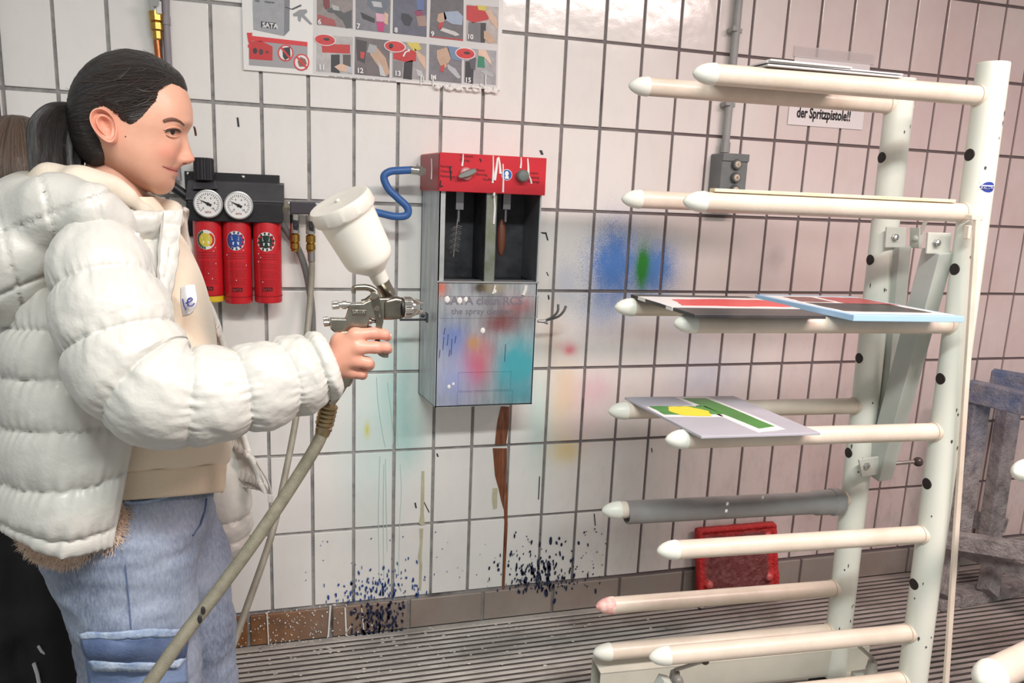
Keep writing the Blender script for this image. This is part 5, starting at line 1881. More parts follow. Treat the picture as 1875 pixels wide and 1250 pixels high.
b_v, b_f = surface_nets(body_sdf, (-.24, -1.2, 0.0), (.34, -.5, 1.47), 0.011)

SK_T = NT('skin')
at_ = SK_T.n('ShaderNodeAttribute', attribute_name='tint')
SK_T.pos()
nsk = SK_T.noise(60, 4, .6, SK_T.pos())
skc = SK_T.mix(SK_T.ramp(nsk, [(.3, 0.0), (.75, .35)]), at_.outputs['Color'], srgb((204, 140, 116)))
SK_T.l(skc, SK_T.b.inputs['Base Color'])
SK_T.b.inputs['Roughness'].default_value = .42
SK_T.b.inputs['Subsurface Weight'].default_value = .12
SK_T.b.inputs['Subsurface Radius'].default_value = (.012, .004, .002)
SK_T.b.inputs['Subsurface Scale'].default_value = .5
SK_T.bump(SK_T.noise(380, 2, .6, SK_T.pos()), .06, .002)
allv = [tuple(v) for v in hv]
allf = list(hf)
k0 = len(allv)
allv += [tuple(v) for v in h_v]
allf += [tuple(int(i) + k0 for i in f) for f in h_f]
k1 = len(allv)
allv += [tuple(v) for v in b_v]
allf += [tuple(int(i) + k1 for i in f) for f in b_f]
body = np_mesh('body', allv, allf, SK_T.m, girl)
ca = body.data.color_attributes.new('tint', 'FLOAT_COLOR', 'POINT')
base_sk, blush, lipc, knuck = srgb((216, 166, 141)), srgb((214, 138, 117)), srgb((192, 104, 98)), srgb((216, 152, 134))


def mixc(a, b, f):
    return tuple(a[i] + (b[i] - a[i]) * f for i in range(3)) + (1,)


cols = np.ones((len(allv), 4))
for i, p in enumerate(allv):
    c = base_sk
    if i < k0:
        q = V(p[0], Y0 - abs(p[1] - Y0), p[2])
        x, y = to_px(q)
        g = math.exp(-((x - 306) / 22) ** 2 - ((y - 278) / 16) ** 2)
        c = mixc(c, blush, .75 * g)
        g = math.exp(-((x - 350) / 14) ** 2 - ((y - 290) / 14) ** 2)
        c = mixc(c, blush, .55 * g)
        g = math.exp(-((x - 195) / 22) ** 2 - ((y - 232) / 30) ** 2)
        c = mixc(c, blush, .6 * g)
        if x > 296:
            s = (x - 299) / 28.0
            yl = 305 + 8.5 * max(0, min(1.1, s))
            up, dn = 1.0 + 4.5 * max(0, min(1, s)), 1.0 + 8.5 * max(0, min(1, s))
            if -.15 < s < 1.3 and yl - up - 1.5 < y < yl + dn + 1.5:
                f = min(1, (y - (yl - up - 1.5)) / 2, (yl + dn + 1.5 - y) / 2)
                c = mixc(c, lipc, .8 * max(0, f))
    elif i < k1:
        x, y = to_px(p)
        g = min(1, max(0, (x - 640) / 60))
        c = mixc(mixc(base_sk, blush, .3), knuck, .75 * g)
    cols[i] = c
ca.data.foreach_set('color', cols.ravel())

for x, y, Yn in ((714, 614, -1.053), (715, 637, -1.056)):
    MB().sphere(P(x, y, Yn), (.0028, .0045, .0034), 10, 8).build('fingernail', mat('nail', (226, 190, 178), .25), body)
# face details
INKB = mat('lash_dark', (46, 32, 28), 0.6)
mb = MB().tube([on(head_bvh, x, y, .0002) for x, y in ((298.5, 304.5), (303, 306.5), (309, 309), (316, 311.3), (322, 312.8), (325, 313.4))], lambda s: .0005 + .0005 * s, 6)
mb.build('mouth_line', mat('mouth_dark', (120, 58, 54), 0.6), body)
eh, en = hit(head_bvh, 317, 243)
ec = eh - en * .0092
MB().sphere(ec, .0112, 20, 14).build('eyeball', mat('eye_white', (226, 216, 208), 0.15), body)
lk = V(.80, -.55, -.12).normalized()
MB().lathe([(.0055, .0095), (.0052, .0102), (.003, .0112), (.0004, .0115)], ec, lk, 18).build('iris', mat('iris_brown', (52, 32, 24), 0.1), body)
MB().tube([on(head_bvh, x, y, .0016) for x, y in ((302, 241.5), (306, 238.5), (312, 236.2), (319, 236), (325, 237.8), (330, 241.5))], lambda s: .0008 + .0011 * math.sin(PI * s), 8).build('upper_lashes', INKB, body)
MB().tube([on(head_bvh, x, y, .0012) for x, y in ((300, 237.5), (306, 234.2), (313, 232.4), (320, 232.2), (327, 234), (332, 237.5))], lambda s: .0008 + .0016 * math.sin(PI * s), 8).build('upper_lid', mat('lid_skin', (206, 148, 122), 0.5), body)
MB().tube([on(head_bvh, x, y, .0012) for x, y in ((304, 246.5), (310, 249.5), (317, 251), (324, 250), (329, 246.5))], lambda s: .0006 + .0014 * math.sin(PI * s), 8).build('lower_lid', mat('lid_skin', (206, 148, 122), 0.5), body)
MB().tube([on(head_bvh, x, y, .0004) for x, y in ((299, 222), (306, 219.5), (314, 218), (322, 219), (330, 222.5), (337, 229))], lambda s: .0012 + .0016 * math.sin(PI * min(1, s * .8 + .25)), 8).build('eyebrow', mat('brow_brown', (104, 72, 58), 0.8), body)
MB().tube([V(on(head_bvh, 343, 232).x + .006, Y0 + .018 + i * .004, zeye + .014 - .0005 * i * i) for i in range(6)], .0018, 6).build('eyebrow', mat('brow_brown', (104, 72, 58), 0.8), body)
MB().sphere(on(head_bvh, 338, 299, 0), (.004, .0035, .0018), 10, 6).build('nostril', mat('nostril_dark', (120, 62, 52), 0.7), body)
for x, y in ((230, 250), (206, 258)):
    MB().sphere(on(head_bvh, x, y, 0), .0011, 8, 6).build('mole', mat('mole_brown', (96, 62, 50), 0.7), body)

def mirror(p):
    return V(p.x, 2 * Y0 - p.y, p.z)


MB().sphere(mirror(ec), .0112, 20, 14).build('eyeball', mat('eye_white', (226, 216, 208), 0.15), body)
MB().lathe([(.0055, .0095), (.0052, .0102), (.003, .0112), (.0004, .0115)], mirror(ec), V(.97, .1, -.12), 18).build('iris', mat('iris_brown', (52, 32, 24), 0.1), body)
for nm_, pts_, r_, m_ in (('upper_lashes', ((302, 241.5), (306, 238.5), (312, 236.2), (319, 236), (325, 237.8), (330, 241.5)), .0016, INKB), ('upper_lid', ((300, 237.5), (306, 234.2), (313, 232.4), (320, 232.2), (327, 234), (332, 237.5)), .002, mat('lid_skin', (206, 148, 122), 0.5)), ('lower_lid', ((304, 246.5), (310, 249.5), (317, 251), (324, 250), (329, 246.5)), .0016, mat('lid_skin', (206, 148, 122), 0.5))):
    MB().tube([mirror(on(head_bvh, x, y, .0014)) for x, y in pts_], lambda s, r_=r_: .0006 + r_ * .7 * math.sin(PI * s), 8).build(nm_, m_, body)

# ear: spiral relief
eo, enr = hit(head_bvh, 196, 232)
ew = V(0, -1, 0)
eup = (P(183, 200, -.94) - P(209, 262, -.94)).normalized()
efw = V(eup.z, 0, -eup.x)
if efw.x < 0:
    efw = -efw
EH, EW = .0275, .0152
NR_, NT_ = 22, 64
er = []
eorg = V(P(195, 231, -.945).x, eo.y - .001, P(195, 231, -.945).z)
for j in range(NR_ + 1):
    s = 1.0 * j / NR_
    ring = []
    for i in range(NT_):
        a = 2 * PI * i / NT_
        ca_, sa_ = math.cos(a), math.sin(a)
        wsc = EW * (1.05 + .22 * sa_) if sa_ > -0.2 else EW * (1.0 - .18 * (-sa_ - .2) / .8)
        px_, pz_ = s * wsc * ca_, s * EH * sa_
        lobe = max(0, -sa_) ** 3
        frontness = max(0, ca_) ** 2
        prof = -.004 * math.exp(-(s / .32) ** 2) + .0075 * math.exp(-((s - .54) / .10) ** 2) * (1 - frontness) * (1 - lobe) + .0105 * math.exp(-((s - .90) / .09) ** 2) * (1 - .75 * frontness) * (1 - .55 * lobe) + .004 * s
        prof += .005 * lobe * s
        lift = .010 * (1 - ca_) * .5 * s
        if s >= .999:
            prof, lift = -.006, 0.0
        ring.append(eorg + efw * px_ + eup * pz_ + ew * (prof + lift + .0015))
    er.append(ring)
EARM = mat('ear_skin', (220, 160, 136), 0.45, col2=(206, 136, 114), vscale=60, sss=.1)
MB().ring_surface(er, cap=False).build('ear', EARM, body, smooth=180)
MB().ring_surface([[mirror(p) for p in r_[::-1]] for r_ in er], cap=False).build('ear', EARM, body, smooth=180)

# ---------------------------------------------------------------- hair
hp = [(344, 164), (330, 157), (314, 150), (301, 153), (291, 166), (285, 186), (268, 207), (254, 222), (243, 229), (231, 224), (219, 214), (208, 203), (196, 196), (184, 197), (174, 205), (171, 222),
      (177, 243), (186, 262), (190, 285), (184, 305), (170, 312), (140, 300), (100, 260), (100, 150), (150, 70), (250, 60), (330, 90), (360, 140)]
hpo = [np.array([P(x, y, -.93).x, P(x, y, -.93).z]) for x, y in hp]


def poly_sd(pt):
    ins = False
    dm = 9
    n = len(hpo)
    for i in range(n):
        a, b = hpo[i], hpo[(i + 1) % n]
        if (a[1] > pt[1]) != (b[1] > pt[1]):
            if pt[0] < (b[0] - a[0]) * (pt[1] - a[1]) / (b[1] - a[1]) + a[0]:
                ins = not ins
        d = b - a
        t = max(0, min(1, np.dot(pt - a, d) / np.dot(d, d)))
        dm = min(dm, np.hypot(*(pt - a - t * d)))
    return dm if ins else -dm


me_tmp = bpy.data.meshes.new('tmp')
me_tmp.from_pydata([tuple(v) for v in hv], [], hf)
nrm_h = np.zeros(len(hv) * 3)
me_tmp.vertex_normals.foreach_get('vector', nrm_h)
nrm_h = nrm_h.reshape(-1, 3)
cen = np.array(HC)
sd = np.array([poly_sd(np.array([v.x, v.z])) + .0014 * noise.noise(v * 70) + .001 * noise.noise(v * 240) for v in hv])
PB = P(140, 222, Y0)          # ponytail base
uvh = []
hairv = []
axp = (Vector(HC) + V(.02, 0, .03) - PB).normalized()
ux, wx, _ = frame_of(axp)
for i, v in enumerate(hv):
    n = Vector(nrm_h[i])
    if n.dot(v - HC) < 0:
        n = -n
    d = v - PB
    th = math.atan2(d.dot(wx), d.dot(ux))
    ln = d.length
    st = max(0.0, min(1.0, (sd[i] + .001) / .014))
    groove = noise.noise(V(th * 26, ln * 7, 0)) * .0011 + noise.noise(V(th * 70, ln * 9, 4)) * .0006
    hairv.append(v + n * (-.001 + .0095 * st ** .6 + groove * st))
    uvh.append((th, ln))
vidx = [i for i in range(len(hv)) if sd[i] > -.002]
mp = {o_: k for k, o_ in enumerate(vidx)}
hff = [tuple(mp[i] for i in f) for f in hf if all(i in mp for i in f)]


def hair_mat(name, dark, light):
    t = NT(name)
    uv = t.n('ShaderNodeUVMap')
    mpn = t.n('ShaderNodeMapping')
    mpn.inputs['Scale'].default_value = (38, 3.5, 1)
    t.l(uv.outputs[0], mpn.inputs[0])
    n1 = t.noise(1.0, 4, .65, mpn.outputs[0])
    c = t.ramp(n1, [(.35, srgb(dark)), (.75, srgb(light))])
    t.l(c, t.b.inputs['Base Color'])
    t.b.inputs['Roughness'].default_value = .36
    t.b.inputs['Specular IOR Level'].default_value = .6
    mp2 = t.n('ShaderNodeMapping')
    mp2.inputs['Scale'].default_value = (110, 4, 1)
    t.l(uv.outputs[0], mp2.inputs[0])
    t.bump(t.noise(1.0, 3, .6, mp2.outputs[0]), .7, .004)
    return t.m


def uv_set(me, uvs):
    l = me.uv_layers.new(name='UVMap')
    for lp in me.loops:
        l.data[lp.index].uv = uvs[lp.vertex_index]


HAIR = hair_mat('hair_dark', (14, 11, 11), (46, 37, 33))
hair = np_mesh('hair', [hairv[i] for i in vidx], hff, HAIR, girl)
uv_set(hair.data, [uvh[i] for i in vidx])


def hair_tube(name, path, rf, m, parent, n=40, seg=60, flat=1.0, seed=0.0):
    pts = curve(path, seg)
    d0 = (pts[1] - pts[0]).normalized()
    u, w, d = frame_of(d0)
    rings, uvs = [], []
    for i in range(seg):
        d = (pts[min(i + 1, seg - 1)] - pts[max(i - 1, 0)]).normalized()
        u = (u - d * u.dot(d)).normalized()
        w = d.cross(u)
        s = i / (seg - 1)
        R = rf(s)
        ring = []
        for j in range(n):
            a = 2 * PI * j / n
            g = 1 + .10 * noise.noise(V(math.cos(a) * 4 + seed, math.sin(a) * 4, s * 2.0)) + .05 * noise.noise(V(math.cos(a) * 12, math.sin(a) * 12 + seed, s * 3))
            ring.append(pts[i] + (u * math.cos(a) * flat + w * math.sin(a)) * R * g)
            uvs.append((a, s * .6))
        rings.append(ring)
    mb = MB().ring_surface(rings, True)
    o = mb.build(name, m, parent, smooth=180)
    uv_set(o.data, uvs)
    return o


hair_tube('ponytail', [P(146, 222, Y0), P(128, 214, Y0), P(108, 222, Y0 - .01), P(96, 250, Y0 - .02), P(95, 290, Y0 - .03), P(100, 330, Y0 - .04), P(108, 380, Y0 - .05)], lambda s: .016 + .021 * min(1, s * 2.2) - .006 * s, HAIR, girl, seed=2.0)
hair_tube('ponytail', [P(150, 262, Y0), P(136, 262, Y0 - .005), P(124, 275, Y0 - .01), P(118, 310, Y0 - .02), P(118, 350, Y0 - .03)], lambda s: .010 + .016 * min(1, s * 2), HAIR, girl, seed=5.0)
MB().tube([PB + (ux * math.cos(2 * PI * j / 24) + wx * math.sin(2 * PI * j / 24)) * .019 - axp * .004 for j in range(25)], .0045, 8).build('hair_tie', mat('hair_tie', (30, 26, 26), .7), girl)
# loose strands
sb = MB()
rr = random.Random(4)
hair_bvh = BVHTree.FromPolygons([tuple(hairv[i]) for i in vidx], hff)
for k in range(34):
    x0, y0 = rr.uniform(200, 325), rr.uniform(112, 200)
    x1, y1 = x0 - rr.uniform(30, 70), y0 + rr.uniform(-8, 26)
    pts = []
    for q in range(9):
        t = q / 8
        l, n = hit(hair_bvh, x0 + (x1 - x0) * t, y0 + (y1 - y0) * t + 6 * math.sin(PI * t) * rr.uniform(.5, 1))
        if l is None:
            pts = []
            break
        pts.append(l + n * (.0006 + .001 * math.sin(PI * t)))
    if pts:
        sb.tube(pts, .00035, 4)
for k in range(26):
    a = rr.uniform(.2, 2.9)
    px_, py_ = 235 + 100 * math.cos(a) * .95, 205 - 108 * math.sin(a)
    c = P(px_, py_, Y0 + rr.uniform(-.03, .03))
    sb.tube(curve([c, c + V(rr.uniform(-.01, .012), 0, rr.uniform(.002, .008)), c + V(rr.uniform(-.022, .02), 0, rr.uniform(-.002, .012))], 7), .00022, 4)
o = sb.build('loose_strands', mat('strand', (74, 60, 52), .4), girl)
o['kind'] = 'stuff'

# ---------------------------------------------------------------- clothes
def sheet(name, rows, nu, nv, m, parent, fn=None, thick=0.0, mat_in=None, flip=False):
    """rows: control grid of world points; fn(p, n, u, v) -> offset along normal"""
    G = np.array([[tuple(p) for p in r] for r in rows], float)
    A = np.array([catmull(r, nu) for r in G])
    Bv = np.stack([catmull(A[:, i, :], nv) for i in range(nu)], 1)
    du = np.gradient(Bv, axis=1)
    dv = np.gradient(Bv, axis=0)
    n = np.cross(du, dv)
    n /= np.maximum(np.linalg.norm(n, axis=2, keepdims=True), 1e-9)
    if flip:
        n = -n
    V_ = Bv.copy()
    if fn:
        for j in range(nv):
            for i in range(nu):
                V_[j, i] += n[j, i] * fn(Bv[j, i], i / (nu - 1), j / (nv - 1))
    vs = V_.reshape(-1, 3)
    fs = [(j * nu + i, j * nu + i + 1, (j + 1) * nu + i + 1, (j + 1) * nu + i) for j in range(nv - 1) for i in range(nu - 1)]
    if flip:
        fs = [f[::-1] for f in fs]
    o = np_mesh(name, vs, fs, m, parent)
    if thick:
        s = o.modifiers.new('solid', 'SOLIDIFY')
        s.thickness = thick
        s.offset = -1
        if mat_in is not None:
            o.data.materials.append(mat_in)
            s.material_offset = 1
            s.material_offset_rim = 0
    return o


near = [P(206, 1003, -1.055), P(226, 900, -1.06), P(247, 790, -1.05), P(266, 700, -1.04), P(284, 600, -1.02), P(288, 520, -.99), P(292, 440, -.95), P(299, 386, -.955)]
far = [P(492, 904, -.70), P(468, 852, -.69), P(444, 790, -.685), P(428, 700, -.69), P(412, 622, -.70), P(385, 555, -.73), P(352, 470, -.78), P(336, 376, -.805)]
mids = [
    [(-.13, -1.085), (-.21, -1.03), (-.262, -.93), (-.262, -.82), (-.21, -.71), (-.10, -.655), (.02, -.64), (.10, -.65)],
    [(-.115, -1.085), (-.20, -1.03), (-.258, -.93), (-.258, -.82), (-.205, -.705), (-.10, -.65), (.01, -.64), (.085, -.65)],
    [(-.10, -1.08), (-.19, -1.03), (-.250, -.93), (-.250, -.82), (-.20, -.70), (-.10, -.65), (.0, -.64), (.07, -.65)],
    [(-.09, -1.065), (-.18, -1.03), (-.240, -.93), (-.240, -.82), (-.19, -.705), (-.10, -.66), (-.01, -.65), (.055, -.66)],
    [(-.08, -1.04), (-.16, -1.03), (-.228, -.93), (-.228, -.81), (-.17, -.71), (-.1, -.68), (-.03, -.68), (.035, -.69)],
    [(-.07, -1.02), (-.15, -1.0), (-.21, -.92), (-.21, -.82), (-.15, -.73), (-.09, -.70), (-.03, -.70), (.02, -.72)],
    [(-.06, -.97), (-.12, -.965), (-.18, -.91), (-.18, -.83), (-.13, -.78), (-.08, -.76), (-.03, -.76), (.01, -.775)],
    [(-.045, -.975), (-.10, -.965), (-.155, -.91), (-.148, -.84), (-.10, -.80), (-.06, -.795), (-.02, -.795), (.012, -.80)]]
rows = []
for r in range(8):
    a, b = near[r], far[r]
    n = len(mids[r]) + 1
    row = [a]
    for k, (x, y) in enumerate(mids[r]):
        t = (k + 1) / n
        row.append(V(x, y, [.868, .882, .858, .835, .81, .80, .79, .785][k] if r == 0 else a.z + (b.z - a.z) * t))
    row.append(b)
    rows.append(row)
SEAMS = [0.0, .055, .19, .335, .47, .60, .73, .86, 1.0]


def puff(v, seams, amp):
    for a, b in zip(seams[:-1], seams[1:]):
        if a <= v <= b:
            u = (v - a) / (b - a)
            return amp * (max(0.0, 1 - (2 * u - 1) ** 2)) ** .55, min(v - a, b - v), a
    return 0, 0, 0


def jacket_fn(p, u, v):
    vv = v + .012 * noise.noise(V(u * 6, 0, 0))
    f, d, a = puff(min(max(vv, 0), 1), SEAMS, .014 if v > .055 else .007)
    pk = math.exp(-d / .05) * .0045 * noise.noise(V(u * 55, a * 20 + v * 3, 1)) + math.exp(-d / .022) * .0016 * math.sin(u * 330 + 9 * noise.noise(V(u * 9, a * 20, 0)))
    wr = .0045 * noise.noise(V(u * 9, v * 7, 2)) + .0016 * noise.noise(V(u * 26 + v * 12, v * 18, 7))
    e = min(1, u / .02, (1 - u) / .02)
    return (f + pk + wr) * (.35 + .65 * max(0, e)) + .0


jk = sheet('jacket', rows, 300, 170, JW, girl, jacket_fn, .012, JIN, True)


def sleeve(name, path, radii, seams, m, parent, seed=0.0, n=120, seg=240, amp=.012, wr=.0032):
    pr_ = catmull([tuple(p) + (r,) for p, r in zip(path, radii)], seg)
    pts = [Vector(q[:3]) for q in pr_]
    u, w, d = frame_of((pts[1] - pts[0]).normalized())
    rings = []
    for i in range(seg):
        d = (pts[min(i + 1, seg - 1)] - pts[max(i - 1, 0)]).normalized()
        u = (u - d * u.dot(d)).normalized()
        w = d.cross(u)
        s = i / (seg - 1)
        f, dist, a0 = puff(s, seams, amp)
        ring = []
        for j in range(n):
            a = 2 * PI * j / n
            c, sn = math.cos(a), math.sin(a)
            pk = math.exp(-dist / .022) * .0030 * noise.noise(V(c * 11 + a0 * 30, sn * 11, seed + s * 4)) + math.exp(-dist / .010) * .0016 * math.sin(a * 34 + 8 * noise.noise(V(c * 2 + a0 * 30, sn * 2, seed)))
            w1 = wr * noise.noise(V(c * 1.6 + seed, sn * 1.6, s * 16)) + wr * .8 * noise.noise(V(c * 3 + seed, sn * 3 + s * 10, s * 22)) + wr * .35 * noise.noise(V(c * 8, sn * 8 + seed, s * 50))
            R = pr_[i, 3] - amp * .5 + f + pk + w1
            ring.append(pts[i] + (u * c + w * sn) * R)
        rings.append(ring)
    return MB().ring_surface(rings, False).build(name, m, parent, smooth=180), pts


sl_path = [P(165, 412, -.96), P(176, 452, -1.02), P(190, 515, -1.065), P(212, 600, -1.09), P(250, 683, -1.115), P(315, 722, -1.13), P(400, 722, -1.12), P(480, 706, -1.10), P(550, 684, -1.075), P(606, 663, -1.062)]
sl_r = [.040, .056, .069, .076, .079, .074, .066, .063, .060, .050]
s1, spts = sleeve('sleeve', sl_path, sl_r, [0, .10, .235, .36, .475, .60, .72, .835, .945, 1.0], JW, jk, 1.3)
# inner cuff
cu_d = (spts[-1] - spts[-8]).normalized()
MB().lathe([(.050, -.03), (.050, -.004), (.046, 0.0), (.040, -.002), (.036, -.012), (.034, -.03)], spts[-1] - cu_d * .002, cu_d, 48, cap=False).build('cuff', JW, jk)
s2, spts2 = sleeve('sleeve', [V(-.08, -.755, 1.33), V(-.06, -.70, 1.27), V(-.02, -.645, 1.14), V(.02, -.62, 1.02), P(405, 905, -.62), P(412, 965, -.62), P(414, 1012, -.62)], [.05, .065, .07, .066, .056, .053, .040], [0, .14, .3, .45, .6, .74, .88, 1.0], JW, jk, 4.1, n=72, seg=120)
MB().lathe([(.041, 0), (.034, -.004), (.030, -.02), (.028, -.05)], spts2[-1], (spts2[-1] - spts2[-6]).normalized(), 36, cap=False).build('cuff', JIN, jk)


# quilted hood lying on the back
def hood_sdf(X, Y, Z):
    c = P(78, 452, -.90)
    D = sd_ellip(X, Y, Z, (c.x, -.895, c.z), (.080, .15, .088))
    D = smin(D, sd_ellip(X, Y, Z, tuple(P(40, 520, -.90)), (.055, .11, .07)), .05)
    pth = [(P(243, 432, -1.0), .012), (P(215, 405, -1.02), .022), (P(170, 385, -1.035), .036), (P(110, 385, -1.00), .052), (P(60, 400, -.93), .06), (V(-.20, -.84, 1.37), .06), (V(-.17, -.76, 1.37), .045), (V(-.10, -.73, 1.37), .028), (V(-.03, -.76, 1.36), .015)]
    D = chain(X, Y, Z, D, pth, .02)
    return D


hv2, hf2 = surface_nets(hood_sdf, (-.36, -1.12, 1.15), (.05, -.66, 1.47), .005)
qn = []
for p in hv2:
    x, y = to_px(p)
    # stitched diamond lines following the hood
    l1 = abs(((x * .35 + y * .94) / 105.0 + .18) % 1 - .5) * 2
    l2 = abs(((x * .97 - y * .25) / 92.0 + .1) % 1 - .5) * 2
    g = -.007 * math.exp(-((1 - l1) / .07) ** 2) - .006 * math.exp(-((1 - l2) / .07) ** 2)
    g += .006 * vnoise(p, 11, 1.0) + .0018 * vnoise(p, 38, 3.0)
    c = V(-.19, -.88, 1.36)
    d = (Vector(p) - c).normalized()
    qn.append(Vector(p) + d * g)
np_mesh('jacket_hood', qn, hf2, JW, jk)
# placket with zip, near collar edge
zp = [(296, 390), (294, 430), (290, 480), (287, 530), (285, 560)]
q1 = [P(297, 388, -.945), P(293, 440, -.962), P(289, 500, -.99), P(286, 560, -1.015)]
q2 = [P(331, 384, -.93), P(326, 440, -.95), P(318, 500, -.975), P(302, 565, -1.0)]
sheet('placket', [[a, a.lerp(b, .5) + V(0, -.004, 0), b] for a, b in zip(q1, q2)], 16, 60, JW, jk, lambda p, u, v: .003 * noise.noise(V(u * 3, v * 9, 1)), .006)
MB().tube(curve([p + V(.002, -.006, 0) for p in q1], 30), .0022, 6).build('zip', mat('zip_grey', (190, 186, 178), .4, .3), jk)
MB().tube(curve([P(497, 903, -.70) + V(0, -.004, 0), P(490, 880, -.70), P(470, 845, -.695)], 14), .0025, 6).build('zip', mat('zip_grey', (190, 186, 178), .4, .3), jk)
mb = B(P(496, 912, -.705), (.012, .006, .018))
mb.box(P(499, 925, -.705), (.007, .003, .02))
mb.build('zip_pull', mat('zip_white', (226, 224, 220), .4), jk, bevel=.001)
mb = B(P(240, 432, -1.05), (.022, .012, .010))
mb.box(P(247, 440, -1.05), (.014, .010, .02))
mb.build('cord_toggle', mat('toggle_white', (224, 220, 210), .4), jk, bevel=.002)


# hoodie: torso, hem band, hood
def ring_loft(name, levels, m, parent, n=96, fn=None, cap=False, seg=90, tilt=True):
    L = catmull([list(l) for l in levels], seg)
    rings = []
    for i, (z, cx, cy, a, b) in enumerate(L):
        ring = []
        for j in range(n):
            t = 2 * PI * j / n
            c, s = math.cos(t), math.sin(t)
            k = 1.0 + (fn(t, z) if fn else 0)
            ring.append(V(cx + a * k * math.copysign(abs(c) ** .9, c), cy + b * k * math.copysign(abs(s) ** .9, s), z + (max(0, -s) ** .8 * .062 * max(0, min(1, (1.1 - z) / .2)) if tilt else 0)))
        rings.append(ring)
    return MB().ring_surface(rings, cap).build(name, m, parent, smooth=180)


def hood_fold(t, z):
    return .02 * noise.noise(V(math.cos(t) * 2, math.sin(t) * 2, z * 9)) + .025 * noise.noise(V(math.cos(t) * 3, math.sin(t) * 3 + z * 9, z * 14)) * (1 if z < 1.15 else .4)


ho = ring_loft('hoodie', [(.915, -.063, -.862, .151, .164), (.935, -.062, -.862, .159, .170), (1.0, -.06, -.862, .153, .166), (1.12, -.06, -.862, .143, .158), (1.24, -.065, -.864, .130, .150), (1.31, -.07, -.866, .112, .125), (1.36, -.072, -.868, .088, .095), (1.40, -.075, -.87, .068, .075)], CREAM, girl, fn=hood_fold)
ring_loft('hem_band', [(.862, -.063, -.862, .144, .158), (.868, -.063, -.862, .149, .163), (.89, -.063, -.862, .151, .165), (.912, -.063, -.862, .153, .166), (.918, -.063, -.862, .151, .164)], mat('hoodie_rib', (230, 210, 184), .85, var=.06, vscale=300, bump=.3, bscale=400), ho, seg=20, fn=lambda t, z: .008 * noise.noise(V(math.cos(t) * 3, math.sin(t) * 3, z * 9)))


def hh_sdf(X, Y, Z):
    D = np.full(X.shape, 9.0)
    D = chain(X, Y, Z, D, [(P(285, 400, -.925), .008), (P(262, 383, -.935), .010), (P(232, 360, -.95), .013), (P(200, 343, -.955), .018), (P(150, 338, -.955), .028), (P(100, 345, -.93), .034), (P(55, 360, -.89), .036), (V(-.19, -.82, 1.39), .036), (V(-.14, -.785, 1.395), .028), (V(-.07, -.79, 1.40), .018), (P(315, 385, -.83), .014), (P(325, 405, -.85), .012)], .015)
    return D


v3, f3 = surface_nets(hh_sdf, (-.30, -1.03, 1.28), (.08, -.72, 1.48), .005)
v3 = [Vector(p) + V(0, -.004 * vnoise(p, 22), .007 * vnoise(p, 26, 2.0)) for p in v3]
np_mesh('hoodie_hood', v3, f3, mat('hoodie_beige', (214, 202, 184), .85, var=.06, vscale=9, bump=.15, bscale=300), ho)
MB().tube(curve([P(108, 316, -.95), P(116, 324, -.965), P(130, 328, -.972), P(145, 325, -.97), P(160, 316, -.965)], 16), .0014, 6).build('stitch_line', mat('stitch_dark', (84, 76, 72), .7), ho)


# jeans
def jean_sdf(X, Y, Z):
    D = sd_ellip(X, Y, Z, (-.062, -.865, .875), (.130, .152, .16))
    D = smin(D, sd_ellip(X, Y, Z, (-.115, -.92, .79), (.085, .09, .10)), .04)
    A_ = chain(X, Y, Z, np.full(X.shape, 9.0), [(V(-.058, -.94, .82), .105), (V(-.058, -.95, .70), .098), (V(-.052, -.95, .58), .092), (V(-.045, -.95, .42), .086), (V(-.055, -.95, .085), .082)], .03)
    B_ = chain(X, Y, Z, np.full(X.shape, 9.0), [(V(-.03, -.80, .82), .084), (V(-.005, -.79, .70), .084), (V(.004, -.78, .55), .080), (V(.008, -.775, .42), .076), (V(.0, -.775, .085), .074)], .03)
    D = smin(D, smin(A_, B_, .012), .03)
    return np.maximum(D, .015 - Z)


jv, jf = surface_nets(jean_sdf, (-.27, -1.09, .0), (.14, -.66, 1.05), .0065)
jv2 = []
for p in jv:
    z = p[2]
    g = .006 * noise.noise(V(p[0] * 9, p[1] * 9, z * 26)) + .0035 * noise.noise(V(p[0] * 20 + z * 30, p[1] * 20, z * 50))
    c = V(-.05, -.87, z)
    d = (Vector(p) - c)
    d.z = 0
    jv2.append(Vector(p) + d.normalized() * g * (1.0 if z > .1 else .4))
JT = NT('denim')
JT.pos()
jn = JT.noise(5, 4, .6, JT.pos())
jn2 = JT.noise(220, 2, .7, JT.scaled(1, 1, .35))
jc = JT.ramp(jn, [(.3, srgb((82, 93, 116))), (.5, srgb((120, 131, 152))), (.72, srgb((156, 165, 180)))])
jc = JT.mix(JT.ramp(jn2, [(.35, 0.0), (.7, .35)]), jc, srgb((180, 188, 198)))
JT.l(jc, JT.b.inputs['Base Color'])
JT.b.inputs['Roughness'].default_value = .85
JT.b.inputs['Sheen Weight'].default_value = .05
JT.bump(jn2, .35, .003)
jeans = np_mesh('jeans', jv2, jf, JT.m, girl)
jb = BVHTree.FromPolygons([tuple(p) for p in jv2], [tuple(int(i) for i in f) for f in jf])


